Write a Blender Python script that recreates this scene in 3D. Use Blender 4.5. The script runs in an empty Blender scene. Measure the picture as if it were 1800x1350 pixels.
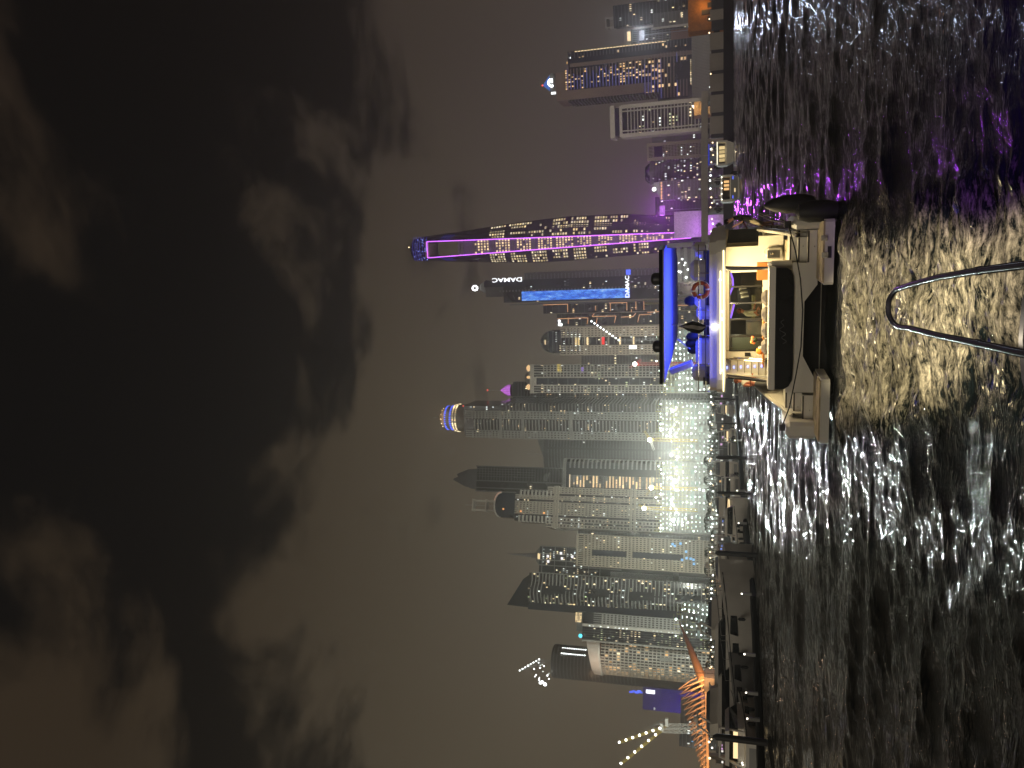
import bpy, math, random
import numpy as np
from mathutils import Vector, Matrix
R = math.radians
sin, cos, pi = math.sin, math.cos, math.pi
random.seed(7)
scene = bpy.context.scene
COL = scene.collection

# ------------------------------------------------------------------ camera (phone held sideways: world up is picture left)
F, CX, CY, EYE = 1352.0, 900.0, 675.0, 3.3
PITCH = math.atan((1270 - CX) / F)
cp, sp = cos(PITCH), sin(PITCH)
cam_d = bpy.data.cameras.new('camera'); cam = bpy.data.objects.new('camera', cam_d); COL.objects.link(cam)
cam_d.sensor_fit = 'HORIZONTAL'; cam_d.sensor_width = 36; cam_d.lens = F / 1800 * 36
cam_d.clip_start = 0.05; cam_d.clip_end = 9000
U = Vector((0, -sp, cp)); Dv = Vector((0, cp, sp)); Rv = Vector((1, 0, 0))
cam.matrix_world = Matrix(((-U.x, Rv.x, -Dv.x, 0), (-U.y, Rv.y, -Dv.y, 0), (-U.z, Rv.z, -Dv.z, EYE), (0, 0, 0, 1)))
scene.camera = cam

# ------------------------------------------------------------------ night sky
world = bpy.data.worlds.new('World'); scene.world = world; world.use_nodes = True
def build_world():
    nt = world.node_tree; n = nt.nodes; L = nt.links; n.clear()
    def N(t, **k):
        x = n.new(t)
        for a, b in k.items(): setattr(x, a, b)
        return x
    def mth(op, a, b=None, clamp=False):
        x = N('ShaderNodeMath', operation=op, use_clamp=clamp)
        for i, v in enumerate((a, b)):
            if v is None: continue
            if isinstance(v, (int, float)): x.inputs[i].default_value = v
            else: L.new(v, x.inputs[i])
        return x.outputs[0]
    def mixc(f, a, b):
        x = N('ShaderNodeMix', data_type='RGBA')
        if isinstance(f, (int, float)): x.inputs[0].default_value = f
        else: L.new(f, x.inputs[0])
        for i, v in ((6, a), (7, b)):
            if isinstance(v, tuple): x.inputs[i].default_value = (*v, 1)
            else: L.new(v, x.inputs[i])
        return x.outputs[2]
    tc = N('ShaderNodeTexCoord'); sep = N('ShaderNodeSeparateXYZ'); L.new(tc.outputs['Generated'], sep.inputs[0])
    z = mth('MAXIMUM', sep.outputs[2], 0.0)
    den = mth('ADD', z, 0.16)
    cu = mth('DIVIDE', sep.outputs[0], den); cv = mth('DIVIDE', sep.outputs[1], den)
    comb = N('ShaderNodeCombineXYZ'); L.new(cu, comb.inputs[0]); L.new(cv, comb.inputs[1]); comb.inputs[2].default_value = SKY_SEED
    nz = N('ShaderNodeTexNoise'); nz.inputs['Scale'].default_value = 2.3; nz.inputs['Detail'].default_value = 8
    nz.inputs['Roughness'].default_value = .56; nz.inputs['Distortion'].default_value = .25
    L.new(comb.outputs[0], nz.inputs['Vector'])
    # a low cloud deck, a clear gap above it and thinner cloud overhead
    x = sep.outputs[0]
    lower = mth('MULTIPLY', mth('SUBTRACT', .60, z), 3.2, True)
    zu = mth('ADD', mth('SUBTRACT', .76, mth('MULTIPLY', mth('ABSOLUTE', x), .47)), mth('MULTIPLY', x, .12))
    upper = mth('MULTIPLY', mth('MULTIPLY', mth('SUBTRACT', z, zu), 5.0, True), .75)
    upper = mth('MULTIPLY', upper, mth('SUBTRACT', 1.0, mth('MULTIPLY', mth('SUBTRACT', z, .80), 6.0, True)))
    c = mth('ADD', mth('MULTIPLY', nz.outputs['Fac'], 1.6), mth('MULTIPLY', mth('MAXIMUM', lower, upper), .46))
    ramp = N('ShaderNodeValToRGB'); ramp.color_ramp.elements[0].position = .80; ramp.color_ramp.elements[1].position = 1.0
    ramp.color_ramp.interpolation = 'EASE'
    c = mth('MULTIPLY', c, .86)
    c = mth('ADD', c, mth('MULTIPLY', mth('MULTIPLY', mth('SUBTRACT', .36, z), 5.0, True), .3))
    L.new(c, ramp.inputs[0])
    low = mth('POWER', mth('SUBTRACT', 1.0, mth('MULTIPLY', z, 1.55), True), 1.3)          # 1 at horizon
    cloud = mixc(low, (.030, .0215, .0155), (.150, .129, .103))
    clear = mixc(mth('POWER', low, 1.8), (.0020, .0023, .0034), (.064, .056, .050))
    sky = mixc(ramp.outputs[0], clear, cloud)
    # the city glow is greener to the west (left) and pinker by the violet tower
    side = mth('MULTIPLY', mth('ADD', sep.outputs[0], .02), 2.4, True)
    tint = mixc(side, (1.03, 1.0, .86), (.64, .59, .605))
    mul = N('ShaderNodeMix', data_type='RGBA', blend_type='MULTIPLY'); mul.inputs[0].default_value = 1
    L.new(sky, mul.inputs[6]); L.new(tint, mul.inputs[7])
    bg = N('ShaderNodeBackground'); bg.inputs[1].default_value = 1.0; L.new(mul.outputs[2], bg.inputs[0])
    out = N('ShaderNodeOutputWorld'); L.new(bg.outputs[0], out.inputs[0])
SKY_SEED = 3.7
build_world()

# faint, very soft glow of the city behind the camera and the veiled moon, as one weak sun
sun_d = bpy.data.lights.new('moon_glow', 'SUN'); sun_d.energy = 0.38; sun_d.angle = R(25); sun_d.color = (1, .9, .74)
sun = bpy.data.objects.new('moon_glow', sun_d); COL.objects.link(sun)
sun.rotation_euler = (R(62), 0, R(-22))

vs = scene.view_settings; scene.display_settings.display_device = 'sRGB'
vs.view_transform = 'Standard'; vs.look = 'None'; vs.exposure = 0; vs.gamma = 1; vs.use_curve_mapping = False
cy = scene.cycles
cy.use_denoising = True; cy.max_bounces = 6; cy.diffuse_bounces = 2; cy.glossy_bounces = 3; cy.transmission_bounces = 4
cy.transparent_max_bounces = 6; cy.volume_bounces = 0; cy.sample_clamp_indirect = 4; cy.sample_clamp_direct = 0
cy.caustics_reflective = True; cy.caustics_refractive = False
try: cy.use_light_tree = True
except Exception: pass

# ------------------------------------------------------------------ helpers
def ray(px, py):
    xc = (CY - py) / F; yc = (CX - px) / F
    return Vector((xc, cp - sp * yc, sp + cp * yc))
def at(px, py, D):                       # point on the upright plane Y = D behind photo pixel (px, py)
    r = ray(px, py); return Vector((0, 0, EYE)) + r * (D / r.y)
def onz(px, py, z=0):                    # point on the level plane Z = z
    r = ray(px, py); return Vector((0, 0, EYE)) + r * ((z - EYE) / r.z)

class MB:
    def __init__(s): s.v = []; s.f = []; s.m = []
    def add(s, vs, fs, mi=0):
        o = len(s.v); s.v.extend([tuple(p) for p in vs])
        for f in fs: s.f.append(tuple(i + o for i in f)); s.m.append(mi)
        return s
    def bx(s, x0, x1, y0, y1, z0, z1, mi=0):
        v = [(x, y, z) for z in (z0, z1) for y in (y0, y1) for x in (x0, x1)]
        return s.add(v, [(0, 2, 3, 1), (4, 5, 7, 6), (0, 1, 5, 4), (2, 6, 7, 3), (0, 4, 6, 2), (1, 3, 7, 5)], mi)
    def box(s, c, d, rz=0, mi=0):
        v = []
        for z in (-.5, .5):
            for y in (-.5, .5):
                for x in (-.5, .5):
                    a, b = x * d[0], y * d[1]
                    v.append((c[0] + a * cos(rz) - b * sin(rz), c[1] + a * sin(rz) + b * cos(rz), c[2] + z * d[2]))
        return s.add(v, [(0, 2, 3, 1), (4, 5, 7, 6), (0, 1, 5, 4), (2, 6, 7, 3), (0, 4, 6, 2), (1, 3, 7, 5)], mi)
    def extr(s, pts, vec, mi=0):         # polygon extruded along vec
        n = len(pts); p = [Vector(a) for a in pts]; q = [a + Vector(vec) for a in p]
        fs = [tuple(range(n))[::-1], tuple(range(n, 2 * n))] + [(i, (i + 1) % n, n + (i + 1) % n, n + i) for i in range(n)]
        return s.add(p + q, fs, mi)
    def prism(s, pts, z0, z1, mi=0):
        return s.extr([(a[0], a[1], z0) for a in pts], (0, 0, z1 - z0), mi)
    def loft(s, rings, mi=0, caps=True, closed=True):
        n = len(rings[0]); o = []; fs = []
        for r in rings: o.extend(r)
        for k in range(len(rings) - 1):
            for i in range(n if closed else n - 1):
                j = (i + 1) % n
                fs.append((k * n + i, k * n + j, (k + 1) * n + j, (k + 1) * n + i))
        if caps and closed: fs.append(tuple(range(n))[::-1]); fs.append(tuple(range((len(rings) - 1) * n, len(rings) * n)))
        return s.add(o, fs, mi)
    def tube(s, pts, r, n=6, mi=0, closed=False):
        P = [Vector(p) for p in pts]; rings = []
        m = len(P)
        for i, p in enumerate(P):
            if closed: t = P[(i + 1) % m] - P[i - 1]
            else: t = P[min(i + 1, m - 1)] - P[max(i - 1, 0)]
            t.normalize()
            a = Vector((0, 0, 1)) if abs(t.z) < .9 else Vector((1, 0, 0))
            u = t.cross(a).normalized(); w = t.cross(u)
            rr = r[i] if isinstance(r, (list, tuple)) else r
            rings.append([p + (u * cos(2 * pi * k / n) + w * sin(2 * pi * k / n)) * rr for k in range(n)])
        if closed: rings.append(rings[0])
        return s.loft(rings, mi, caps=not closed)
    def lathe(s, prof, n=16, c=(0, 0, 0), mi=0, sx=1, sy=1):
        rings = [[(c[0] + r * sx * cos(2 * pi * k / n), c[1] + r * sy * sin(2 * pi * k / n), c[2] + z) for k in range(n)] for r, z in prof]
        return s.loft(rings, mi)
    def ball(s, c, r, n=8, mi=0, sz=1):
        pr = [(max(.001, r * sin(pi * i / n)), -r * sz * cos(pi * i / n)) for i in range(n + 1)]
        return s.lathe(pr, n + 2, c, mi)
    def quad(s, a, b, c, d, mi=0): return s.add([a, b, c, d], [(0, 1, 2, 3)], mi)
    def mesh(s, name, mats, smooth=False):
        me = bpy.data.meshes.new(name); me.from_pydata(s.v, [], s.f)
        for m in (mats if isinstance(mats, (list, tuple)) else [mats]): me.materials.append(m)
        if len(me.materials) > 1: me.polygons.foreach_set('material_index', s.m)
        if smooth:
            me.polygons.foreach_set('use_smooth', [True] * len(me.polygons))
        me.update(); return me
    def build(s, name, mats, parent=None, smooth=False, fix=False):
        me = s.mesh(name, mats, smooth)
        if fix:
            import bmesh
            b = bmesh.new(); b.from_mesh(me); bmesh.ops.recalc_face_normals(b, faces=b.faces); b.to_mesh(me); b.free()
        if smooth and hasattr(me, 'set_sharp_from_angle'): me.set_sharp_from_angle(angle=R(38))
        return link(name, me, parent)

def link(name, me, parent=None, loc=None):
    o = bpy.data.objects.new(name, me); COL.objects.link(o)
    if parent is not None: o.parent = parent
    if loc is not None: o.location = loc
    return o
def tag(o, label=None, cat=None, group=None, kind=None):
    for k, v in (('label', label), ('category', cat), ('group', group), ('kind', kind)):
        if v: o[k] = v
    return o
def thing(name, label, cat, loc=(0, 0, 0), rz=0, group=None):
    o = bpy.data.objects.new(name, None); COL.objects.link(o); o.location = loc; o.rotation_euler = (0, 0, rz)
    o.empty_display_size = .5
    return tag(o, label, cat, group)
CH = {}
def copy_tree(o, parent=None):
    c = o.copy(); COL.objects.link(c)
    if parent is not None: c.parent = parent
    for ch in list(o.children): copy_tree(ch, c)
    return c

def lamp(name, kind, loc, energy, color, size=.2, size_y=None, target=None, spot=None, blend=.5, parent=None, round_=False, spread=None):
    d = bpy.data.lights.new(name, kind); d.energy = energy; d.color = color
    if kind == 'AREA':
        d.size = size
        if spread: d.spread = R(spread)
        if size_y: d.shape = 'ELLIPSE' if round_ else 'RECTANGLE'; d.size_y = size_y
    else: d.shadow_soft_size = size
    if kind == 'SPOT': d.spot_size = R(spot or 90); d.spot_blend = blend
    o = bpy.data.objects.new(name, d); COL.objects.link(o); o.location = loc
    if target is not None:
        o.rotation_euler = (Vector(target) - Vector(loc)).to_track_quat('-Z', 'Y').to_euler()
    if parent: o.parent = parent
    return o

# ------------------------------------------------------------------ materials
def M(name, col, rough=.6, metal=0, var=.18, scale=.6, bump=0, bscale=30, spec=None, coord='Object'):
    m = bpy.data.materials.new(name); m.use_nodes = True; nt = m.node_tree; n = nt.nodes; L = nt.links
    b = n['Principled BSDF']; b.inputs['Roughness'].default_value = rough; b.inputs['Metallic'].default_value = metal
    if spec is not None: b.inputs['Specular IOR Level'].default_value = spec
    tc = n.new('ShaderNodeTexCoord')
    nz = n.new('ShaderNodeTexNoise'); nz.inputs['Scale'].default_value = scale; nz.inputs['Detail'].default_value = 5
    L.new(tc.outputs[coord], nz.inputs['Vector'])
    mx = n.new('ShaderNodeMix'); mx.data_type = 'RGBA'
    mx.inputs[6].default_value = (*[c * (1 - var) for c in col], 1); mx.inputs[7].default_value = (*[min(1, c * (1 + var)) for c in col], 1)
    rp = n.new('ShaderNodeMapRange'); rp.inputs[1].default_value = .3; rp.inputs[2].default_value = .7
    L.new(nz.outputs['Fac'], rp.inputs[0]); L.new(rp.outputs[0], mx.inputs[0]); L.new(mx.outputs[2], b.inputs['Base Color'])
    if bump:
        n2 = n.new('ShaderNodeTexNoise'); n2.inputs['Scale'].default_value = bscale; n2.inputs['Detail'].default_value = 4
        L.new(tc.outputs[coord], n2.inputs['Vector'])
        bp = n.new('ShaderNodeBump'); bp.inputs['Strength'].default_value = bump; bp.inputs['Distance'].default_value = .02
        L.new(n2.outputs['Fac'], bp.inputs['Height']); L.new(bp.outputs[0], b.inputs['Normal'])
    return m
def E(name, col, strength, sample=False, spread=0.0, col2=None):
    m = bpy.data.materials.new(name); m.use_nodes = True; nt = m.node_tree; n = nt.nodes; L = nt.links; n.clear()
    e = n.new('ShaderNodeEmission'); e.inputs[0].default_value = (*col, 1); e.inputs[1].default_value = strength
    o = n.new('ShaderNodeOutputMaterial'); L.new(e.outputs[0], o.inputs[0])
    if spread or col2:
        g = n.new('ShaderNodeNewGeometry')
        mr = n.new('ShaderNodeMapRange'); mr.inputs[3].default_value = strength * (1 - spread); mr.inputs[4].default_value = strength * (1 + spread)
        pw = n.new('ShaderNodeMath'); pw.operation = 'POWER'; pw.inputs[1].default_value = 1.6
        L.new(g.outputs['Random Per Island'], pw.inputs[0]); L.new(pw.outputs[0], mr.inputs[0]); L.new(mr.outputs[0], e.inputs[1])
        if col2:
            mx = n.new('ShaderNodeMix'); mx.data_type = 'RGBA'; mx.inputs[6].default_value = (*col, 1); mx.inputs[7].default_value = (*col2, 1)
            fr = n.new('ShaderNodeMath'); fr.operation = 'MULTIPLY'; fr.inputs[1].default_value = 7.31
            f2 = n.new('ShaderNodeMath'); f2.operation = 'FRACT'
            L.new(g.outputs['Random Per Island'], fr.inputs[0]); L.new(fr.outputs[0], f2.inputs[0]); L.new(f2.outputs[0], mx.inputs[0])
            L.new(mx.outputs[2], e.inputs[0])
    m.cycles.emission_sampling = 'FRONT_BACK' if sample else 'NONE'
    return m

beige = M('beige_render', (.46, .42, .35), .8, scale=.05)
beige2 = M('sand_render', (.42, .37, .28), .8, scale=.05)
greyc = M('grey_concrete', (.34, .34, .32), .85, scale=.08)
palec = M('pale_concrete', (.55, .53, .48), .8, scale=.05)
darkc = M('dark_cladding', (.10, .10, .105), .6, scale=.05)
midc = M('weathered_cladding', (.19, .19, .18), .7, scale=.05)
brownc = M('brown_render', (.27, .205, .175), .85, scale=.04)
glassd = M('dark_curtain_glass', (.012, .016, .024), .18, scale=.06, var=.4)
glassb = M('blue_curtain_glass', (.012, .018, .035), .15, scale=.06, var=.4)
glassv = M('violet_tinted_glass', (.02, .012, .05), .2, scale=.06, var=.4)
white_paint = M('white_paint', (.75, .74, .7), .5, scale=.2, var=.06)
steel = M('galvanised_steel', (.4, .4, .4), .4, metal=.7, scale=.5)
yellow_paint = M('yellow_crane_paint', (.62, .45, .06), .5, scale=.3)
red_paint = M('red_crane_paint', (.5, .06, .05), .5, scale=.3)
asph = M('paving', (.09, .085, .08), .9, scale=.05)
win_warm = E('lit_room_warm', (1, .70, .32), 1.5, spread=.75, col2=(1, .85, .55))
win_amber = E('lit_room_amber', (1, .55, .2), 1.05, spread=.5, col2=(1, .7, .35))
win_cool = E('lit_room_cool', (.85, .95, 1), 1.4, spread=.8, col2=(.95, 1, .9))
win_green = E('lit_room_greenish', (.75, 1, .45), .7, spread=.6, col2=(1, .95, .6))
win_blue = E('lit_room_blue', (.25, .6, 1), 1.0, spread=.4)
win_dim = E('lit_room_dim', (.8, .6, .4), .16, spread=.7, col2=(.6, .65, .7))
led_blue = E('blue_led', (.10, .16, 1), 1.6, spread=.3)
led_copper = E('copper_led', (1, .48, .22), .75)
led_violet = E('violet_led', (.62, .14, 1), 2.6, sample=True)
led_magenta = E('magenta_flood', (.8, .2, 1), .9)
lamp_white = E('white_lamp', (.95, 1, .97), 9, spread=.5)
lamp_spot = E('strong_floodlamp', (.95, 1, .9), 40)
lamp_warm = E('warm_street_lamp', (1, .7, .36), 5, spread=.6, col2=(1, .85, .6))
lamp_red = E('red_beacon', (1, .08, .05), 3)
sign_white = E('white_sign_light', (.95, .97, 1), 2.2)
# ------------------------------------------------------------------ yacht frame: local x to starboard, y forward, z up from the waterline
class _Y: pass
YA = _Y()
_r = onz(1465, 385, .15); _l = onz(1453, 782, .15)
_s = (_r - _l); _s.z = 0; YA.width = _s.length; _s.normalize(); YA.s = _s; YA.n = Vector((-_s.y, _s.x, 0)); YA.O = (_r + _l) / 2; YA.O.z = 0
YA.rz = math.atan2(_s.y, _s.x)
def P(px, py, y):                        # yacht-local point seen at photo pixel (px, py) on the yacht plane y
    r = ray(px, py); o = Vector((0, 0, EYE)); t = (y - (o - YA.O).dot(YA.n)) / r.dot(YA.n); w = o + r * t - YA.O
    return Vector((w.dot(YA.s), w.dot(YA.n), w.z))
def Pz(px, py, z):
    w = onz(px, py, z) - YA.O; return Vector((w.dot(YA.s), w.dot(YA.n), z))
# ------------------------------------------------------------------ ground and far land
land = MB()
LZ = 2.2
sh = [onz(1345, 1420, 0), onz(1345, 1350, 0)]
land_pts = [(-1600, 300), (-160, 300), (-70, 300), (20, 300), (70, 296), (260, 280), (1600, 280), (1600, 2600), (-1600, 2600)]
land.prism(land_pts, -3.0, LZ)
tag(land.build('ground', asph), 'low built up shore of paved land behind the marina', kind='structure')

# ------------------------------------------------------------------ tower kit
def frame_of(D, top, l, r, ref):
    a = at(ref, l, D); b = at(ref, r, D)          # l: larger py (photo lower side = world left)
    w = b.x - a.x; x = (a.x + b.x) / 2
    h = at(top, (l + r) / 2, D).z
    return x, w, h
def zof(px, D, py=675): return at(px, py, D).z

def lit_windows(root, w, d, z0, z1, fh, cols, dens, mats, seed=0, faces='f', wf=.62, hf=.55, y0=None, x0=None, x1=None, name='lit_window', run=0.35, taper=None):
    """rooms with the light on, as small panes just proud of the glass; several colours"""
    rnd = random.Random(seed); bufs = [MB() for _ in mats]
    rows = max(1, int((z1 - z0) / fh)); tot = sum(m[1] for m in mats)
    xa = -w / 2 if x0 is None else x0; xb = w / 2 if x1 is None else x1
    yy = -d / 2 if y0 is None else y0
    for fc in faces:
        n = cols if fc == 'f' else max(2, int(cols * d / max(w, .1)))
        prevm = 0; on = False
        for i in range(rows):
            rowd = dens * rnd.choice((.3, .7, 1, 1.3, 1.9))
            for j in range(n):
                if rnd.random() < (run if on else 0) or rnd.random() < rowd:
                    if not on:
                        t = rnd.random() * tot
                        for prevm, m in enumerate(mats):
                            t -= m[1]
                            if t <= 0: break
                    on = True
                    zc = z0 + (i + .5) * fh; hh = fh * hf / 2
                    ww = (xb - xa) / n * wf * rnd.uniform(.6, 1.0) / 2
                    k = taper(zc) if taper else 1
                    if fc == 'f':
                        xc = (xa + (xb - xa) * (j + .5) / n) * k; y = yy * k - .06
                        bufs[prevm].quad((xc - ww, y, zc - hh), (xc + ww, y, zc - hh), (xc + ww, y, zc + hh), (xc - ww, y, zc + hh))
                    else:
                        sx = -1 if fc == 'l' else 1
                        yc = (-d / 2 + d * (j + .5) / n) * k; x = sx * (w / 2 * k + .06); ww2 = d / n * wf / 2
                        bufs[prevm].quad((x, yc - ww2, zc - hh), (x, yc + ww2, zc - hh), (x, yc + ww2, zc + hh), (x, yc - ww2, zc + hh))
                else: on = False
    for b, m in zip(bufs, mats):
        if b.v: tag(b.build(name, m[0], root), kind='stuff')

def repeat(root, name, me, locs):
    for l in locs:
        o = bpy.data.objects.new(name, me); COL.objects.link(o); o.parent = root; o.location = l

def slabs(root, w, d, z0, z1, fh, t, out, m, name='floor_slab', x=0, y=0, shape=None):
    mb = MB()
    if shape: mb.prism(shape, 0, t)
    else: mb.bx(-w / 2 - out, w / 2 + out, -d / 2 - out, d / 2 + out, 0, t)
    me = mb.mesh(name, m); n = int((z1 - z0) / fh) + 1
    repeat(root, name, me, [(x, y, z0 + i * fh) for i in range(n)])
def piers(root, xs, pw, pd, z0, z1, y, m, name='pier'):
    me = MB().bx(-pw / 2, pw / 2, -pd / 2, pd / 2, z0, z1).mesh(name, m)
    repeat(root, name, me, [(x, y, 0) for x in xs])

def tower(name, label, D, top, l, r, ref, depth=None, yaw=0, core=glassd, cat='skyscraper'):
    x, w, h = frame_of(D, top, l, r, ref)
    d = depth or w
    root = thing(name, label, cat, (x, D + d / 2, 0), -math.atan2(x, D) * .85 + R(yaw))
    return root, w, d, h

def simple(name, label, D, top, l, r, ref, depth=None, yaw=0, core=glassd, fh=3.5, slab=(.5, .5, midc), np_=0, pw=1., pm=None, cols=10, dens=.06,
           mats=((win_warm, 3), (win_cool, 2)), seed=1, faces='f', z0=0, roof=None, crop=0):
    root, w, d, h = tower(name, label, D, top, l, r, ref, depth, yaw, core)
    h2 = h - crop
    MB().bx(-w / 2, w / 2, -d / 2, d / 2, 0, h2).build('glazed_core', core, root)
    if slab: slabs(root, w, d, z0, h2, fh, slab[0], slab[1], slab[2])
    if np_: piers(root, [-w / 2 + w * i / (np_ - 1) for i in range(np_)], pw, .8, z0, h2, -d / 2 - .3, pm or slab[2])
    if dens: lit_windows(root, w, d, z0, h2 - fh, fh, cols, dens, mats, seed, faces, y0=-d / 2)
    return root, w, d, h

def text(body, m, size, root, loc, rot, name='sign', align='CENTER', extr=.15, font_scale=1, shear=0):
    c = bpy.data.curves.new(name, 'FONT'); c.body = body; c.size = size; c.extrude = extr; c.align_x = align; c.align_y = 'CENTER'; c.offset = size * .012; c.shear = shear
    o = bpy.data.objects.new('tmp', c); COL.objects.link(o)
    dg = bpy.context.evaluated_depsgraph_get(); me = bpy.data.meshes.new_from_object(o.evaluated_get(dg))
    bpy.data.objects.remove(o); me.materials.clear(); me.materials.append(m)
    q = link(name, me, root, loc); q.rotation_euler = rot; return q

# ------------------------------------------------------------------ violet tower with a hole near its top
def violet_tower():
    D = 850
    zT = zof(722, D, 438); z755 = zof(755, D, 440); z807 = zof(807, D, 440); zb = zof(1185, D, 400)
    xa = at(1000, 412, D).x
    root = thing('skyscraper', 'tallest skyscraper outlined in violet light with an opening near its top', 'skyscraper', (at(1185, 411, D).x, D, 0), -math.atan2(at(1185, 411, D).x, D) * .9)
    x0 = root.location.x
    def X(px, py): return at(px, py, D).x - x0
    # outline of body in front view: (px, left py, right py)
    prof = [(1240, 440, 388), (1185, 442, 380), (1100, 449, 376), (1000, 458, 380), (950, 461, 386), (900, 461.5, 392), (850, 461, 400), (800, 460, 408), (760, 459, 413), (740, 459, 416), (722, 456.5, 421)]
    # band (recess strip) edges
    def band(px):
        t = (px - 752) / (1215 - 752); return 453 + (418 - 453) * t, 425 + (408 - 425) * t
    left = MB(); right = MB(); back = MB(); dp = 30
    ringsL = []; ringsR = []
    for px, l, r in prof:
        z = zof(px, D, 438); bl, br = band(min(max(px, 752), 1240))
        xl, xr, bl, br = X(px, l), X(px, r), X(px, bl), X(px, br)
        if px < 752: bl = br = (bl + br) / 2
        ringsL.append([(bl, -2, z), (xl * .55 + bl * .45, .8, z), (xl, 7, z), (xl, 25, z), (bl, 30, z)])
        ringsR.append([(br, -2, z), (xr * .5 + br * .5, 2.5, z), (xr, 12, z), (xr, 27, z), (br, 30, z)])
    left.loft(ringsL); right.loft(ringsR)
    left.build('west_wing', glassv, root, fix=True); right.build('east_wing', glassv, root, fix=True)
    # band infill below the opening
    bl8, br8 = band(807); bl12, br12 = band(1215)
    zc = z807
    f = MB()
    f.loft([[(X(1215, bl12), 0, zb - 10), (X(1215, br12), 0, zb - 10), (X(1215, br12), 28, zb - 10), (X(1215, bl12), 28, zb - 10)],
            [(X(807, bl8), 0, zc), (X(807, br8), 0, zc), (X(807, br8), 28, zc), (X(807, bl8), 28, zc)]])
    f.build('atrium_wall', M('violet_atrium_panel', (.22, .14, .30), .5), root)
    # lintel over the opening
    bt = band(755); g = MB()
    g.bx(X(755, bt[0]), X(755, bt[1]), -1.8, 29, z755, zof(748, D, 438)); g.build('lintel', M('tower_lintel', (.45, .36, .33), .7), root)
    # glowing edge strips
    for k in (0, 1):
        s = MB(); pts = []
        for px in (752, 1215): b = band(px)[k]; pts.append((X(px, b), -2.6, zof(px, D, b)))
        s.tube(pts, .55, 5).build('light_strip', led_violet, root)
    s = MB(); b = band(752); s.tube([(X(752, b[0]), -2.6, zof(752, D, b[0])), (X(757, b[1]), -2.6, zof(752, D, b[1]))], .5, 5).build('light_strip', led_violet, root)
    # cross beams in the band
    segs = [807, 812, 832, 866, 902, 938, 974, 1010, 1046, 1082, 1122, 1172, 1187]
    mbeam = M('band_beam', (.22, .17, .25), .6)
    for px in segs:
        b = band(px); q = MB(); z = zof(px, D, 440)
        q.bx(X(px, b[0]), X(px, b[1]), -1.6, -.1, z - 1.6, z + 1.0).build('cross_beam', mbeam, root)
    # lit rooms in the band (grid of panes)
    rnd = random.Random(5); w1 = MB(); w2 = MB()
    px = 836.0
    while px < 1205:
        b = band(px); z = zof(px, D, 440); n = 5
        for j in range(n):
            t0 = (j + .18) / n; t1 = (j + .84) / n
            xa_, xb_ = X(px, b[0] + (b[1] - b[0]) * t0), X(px, b[0] + (b[1] - b[0]) * t1)
            gap = any(abs(px - q) < 4 for q in segs)
            if gap: continue
            p = 1.0 if 848 < px < 965 else (.92 if px < 1130 else .6)
            if rnd.random() < p: (w1 if rnd.random() < .8 else w2).quad((xa_, -.12, z - 1.0), (xb_, -.12, z - 1.0), (xb_, -.12, z + 1.0), (xa_, -.12, z + 1.0))
        px += 5.3
    tag(w1.build('lit_window', E('atrium_room', (1, .72, .38), 1.3, spread=.4), root), kind='stuff'); tag(w2.build('lit_window', win_dim, root), kind='stuff')
    # lit rooms on both wings in loose blocks
    w3 = MB(); px = 862.0
    def face(ring_l, px, t):
        z = zof(px, D, 438)
        for a, b2 in zip(prof[:-1], prof[1:]):
            if b2[0] <= px <= a[0]: k = (px - a[0]) / (b2[0] - a[0]); l = a[1] + (b2[1] - a[1]) * k; r = a[2] + (b2[2] - a[2]) * k
        bl, br = band(px)
        if ring_l:
            xl, b3 = X(px, l), X(px, bl)
            P = [(b3, -2), (xl * .55 + b3 * .45, .8), (xl, 7)]
        else:
            xr, b3 = X(px, r), X(px, br)
            P = [(b3, -2), (xr * .5 + b3 * .5, 2.5), (xr, 12)]
        q = t * 2; i = min(1, int(q)); u = q - i
        return P[i][0] + (P[i + 1][0] - P[i][0]) * u, P[i][1] + (P[i + 1][1] - P[i][1]) * u - .12, z
    blockL = [[rnd.random() < .6 for _ in range(4)] for _ in range(12)]; blockR = [[rnd.random() < .7 for _ in range(5)] for _ in range(12)]
    i = 0
    while px < 1180:
        bi = int((px - 862) / 36); inb = ((px - 862) % 36) < 26
        for side, nb, B in ((True, 4, blockL), (False, 5, blockR)):
            for j in range(nb):
                rr = .93 if B[min(bi, 11)][j] else .10
                if (inb or side is False and rnd.random() < .3) and rnd.random() < rr * (1 if px < 1080 else .6):
                    t0, t1 = .08 + .9 * (j + .12) / nb, .08 + .9 * (j + .74) / nb
                    a = face(side, px, t0); b_ = face(side, px, t1)
                    w3.quad((a[0], a[1], a[2] - 1), (b_[0], b_[1], b_[2] - 1), (b_[0], b_[1], b_[2] + 1), (a[0], a[1], a[2] + 1))
        px += 4.6
    tag(w3.build('lit_window', E('hotel_room', (1, .74, .33), .95, spread=.55, col2=(1, .86, .6)), root), kind='stuff')
    # blue light rings of the crown and shoulders
    for px in (726, 730, 734, 738, 743, 748):
        q = MB(); z = zof(px, D, 438); l = X(px, 458.3); r = X(px, 416.5)
        q.tube([(l, 5, z), (l * .5 + r * .5 - 6, -1.2, z - .3), (l * .5 + r * .5, -2.8, z - .5), (l * .5 + r * .5 + 6, -1, z - .3), (r, 6, z)], .2, 4).build('crown_ring', E('crown_ring_light', (.12, .10, 1), .55) if px == 726 else bpy.data.materials['crown_ring_light'], root)
    q2 = MB(); rr = random.Random(3)
    for _ in range(60):
        px = rr.uniform(727, 752); py = rr.uniform(420, 457); q2.box((X(px, py), -3 + abs(py - 438) * .25, zof(px, D, py)), (.5, .4, .5))
    tag(q2.build('crown_spark', E('crown_spark_light', (.3, .35, 1), 2.2, spread=.6), root), kind='stuff')
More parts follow.
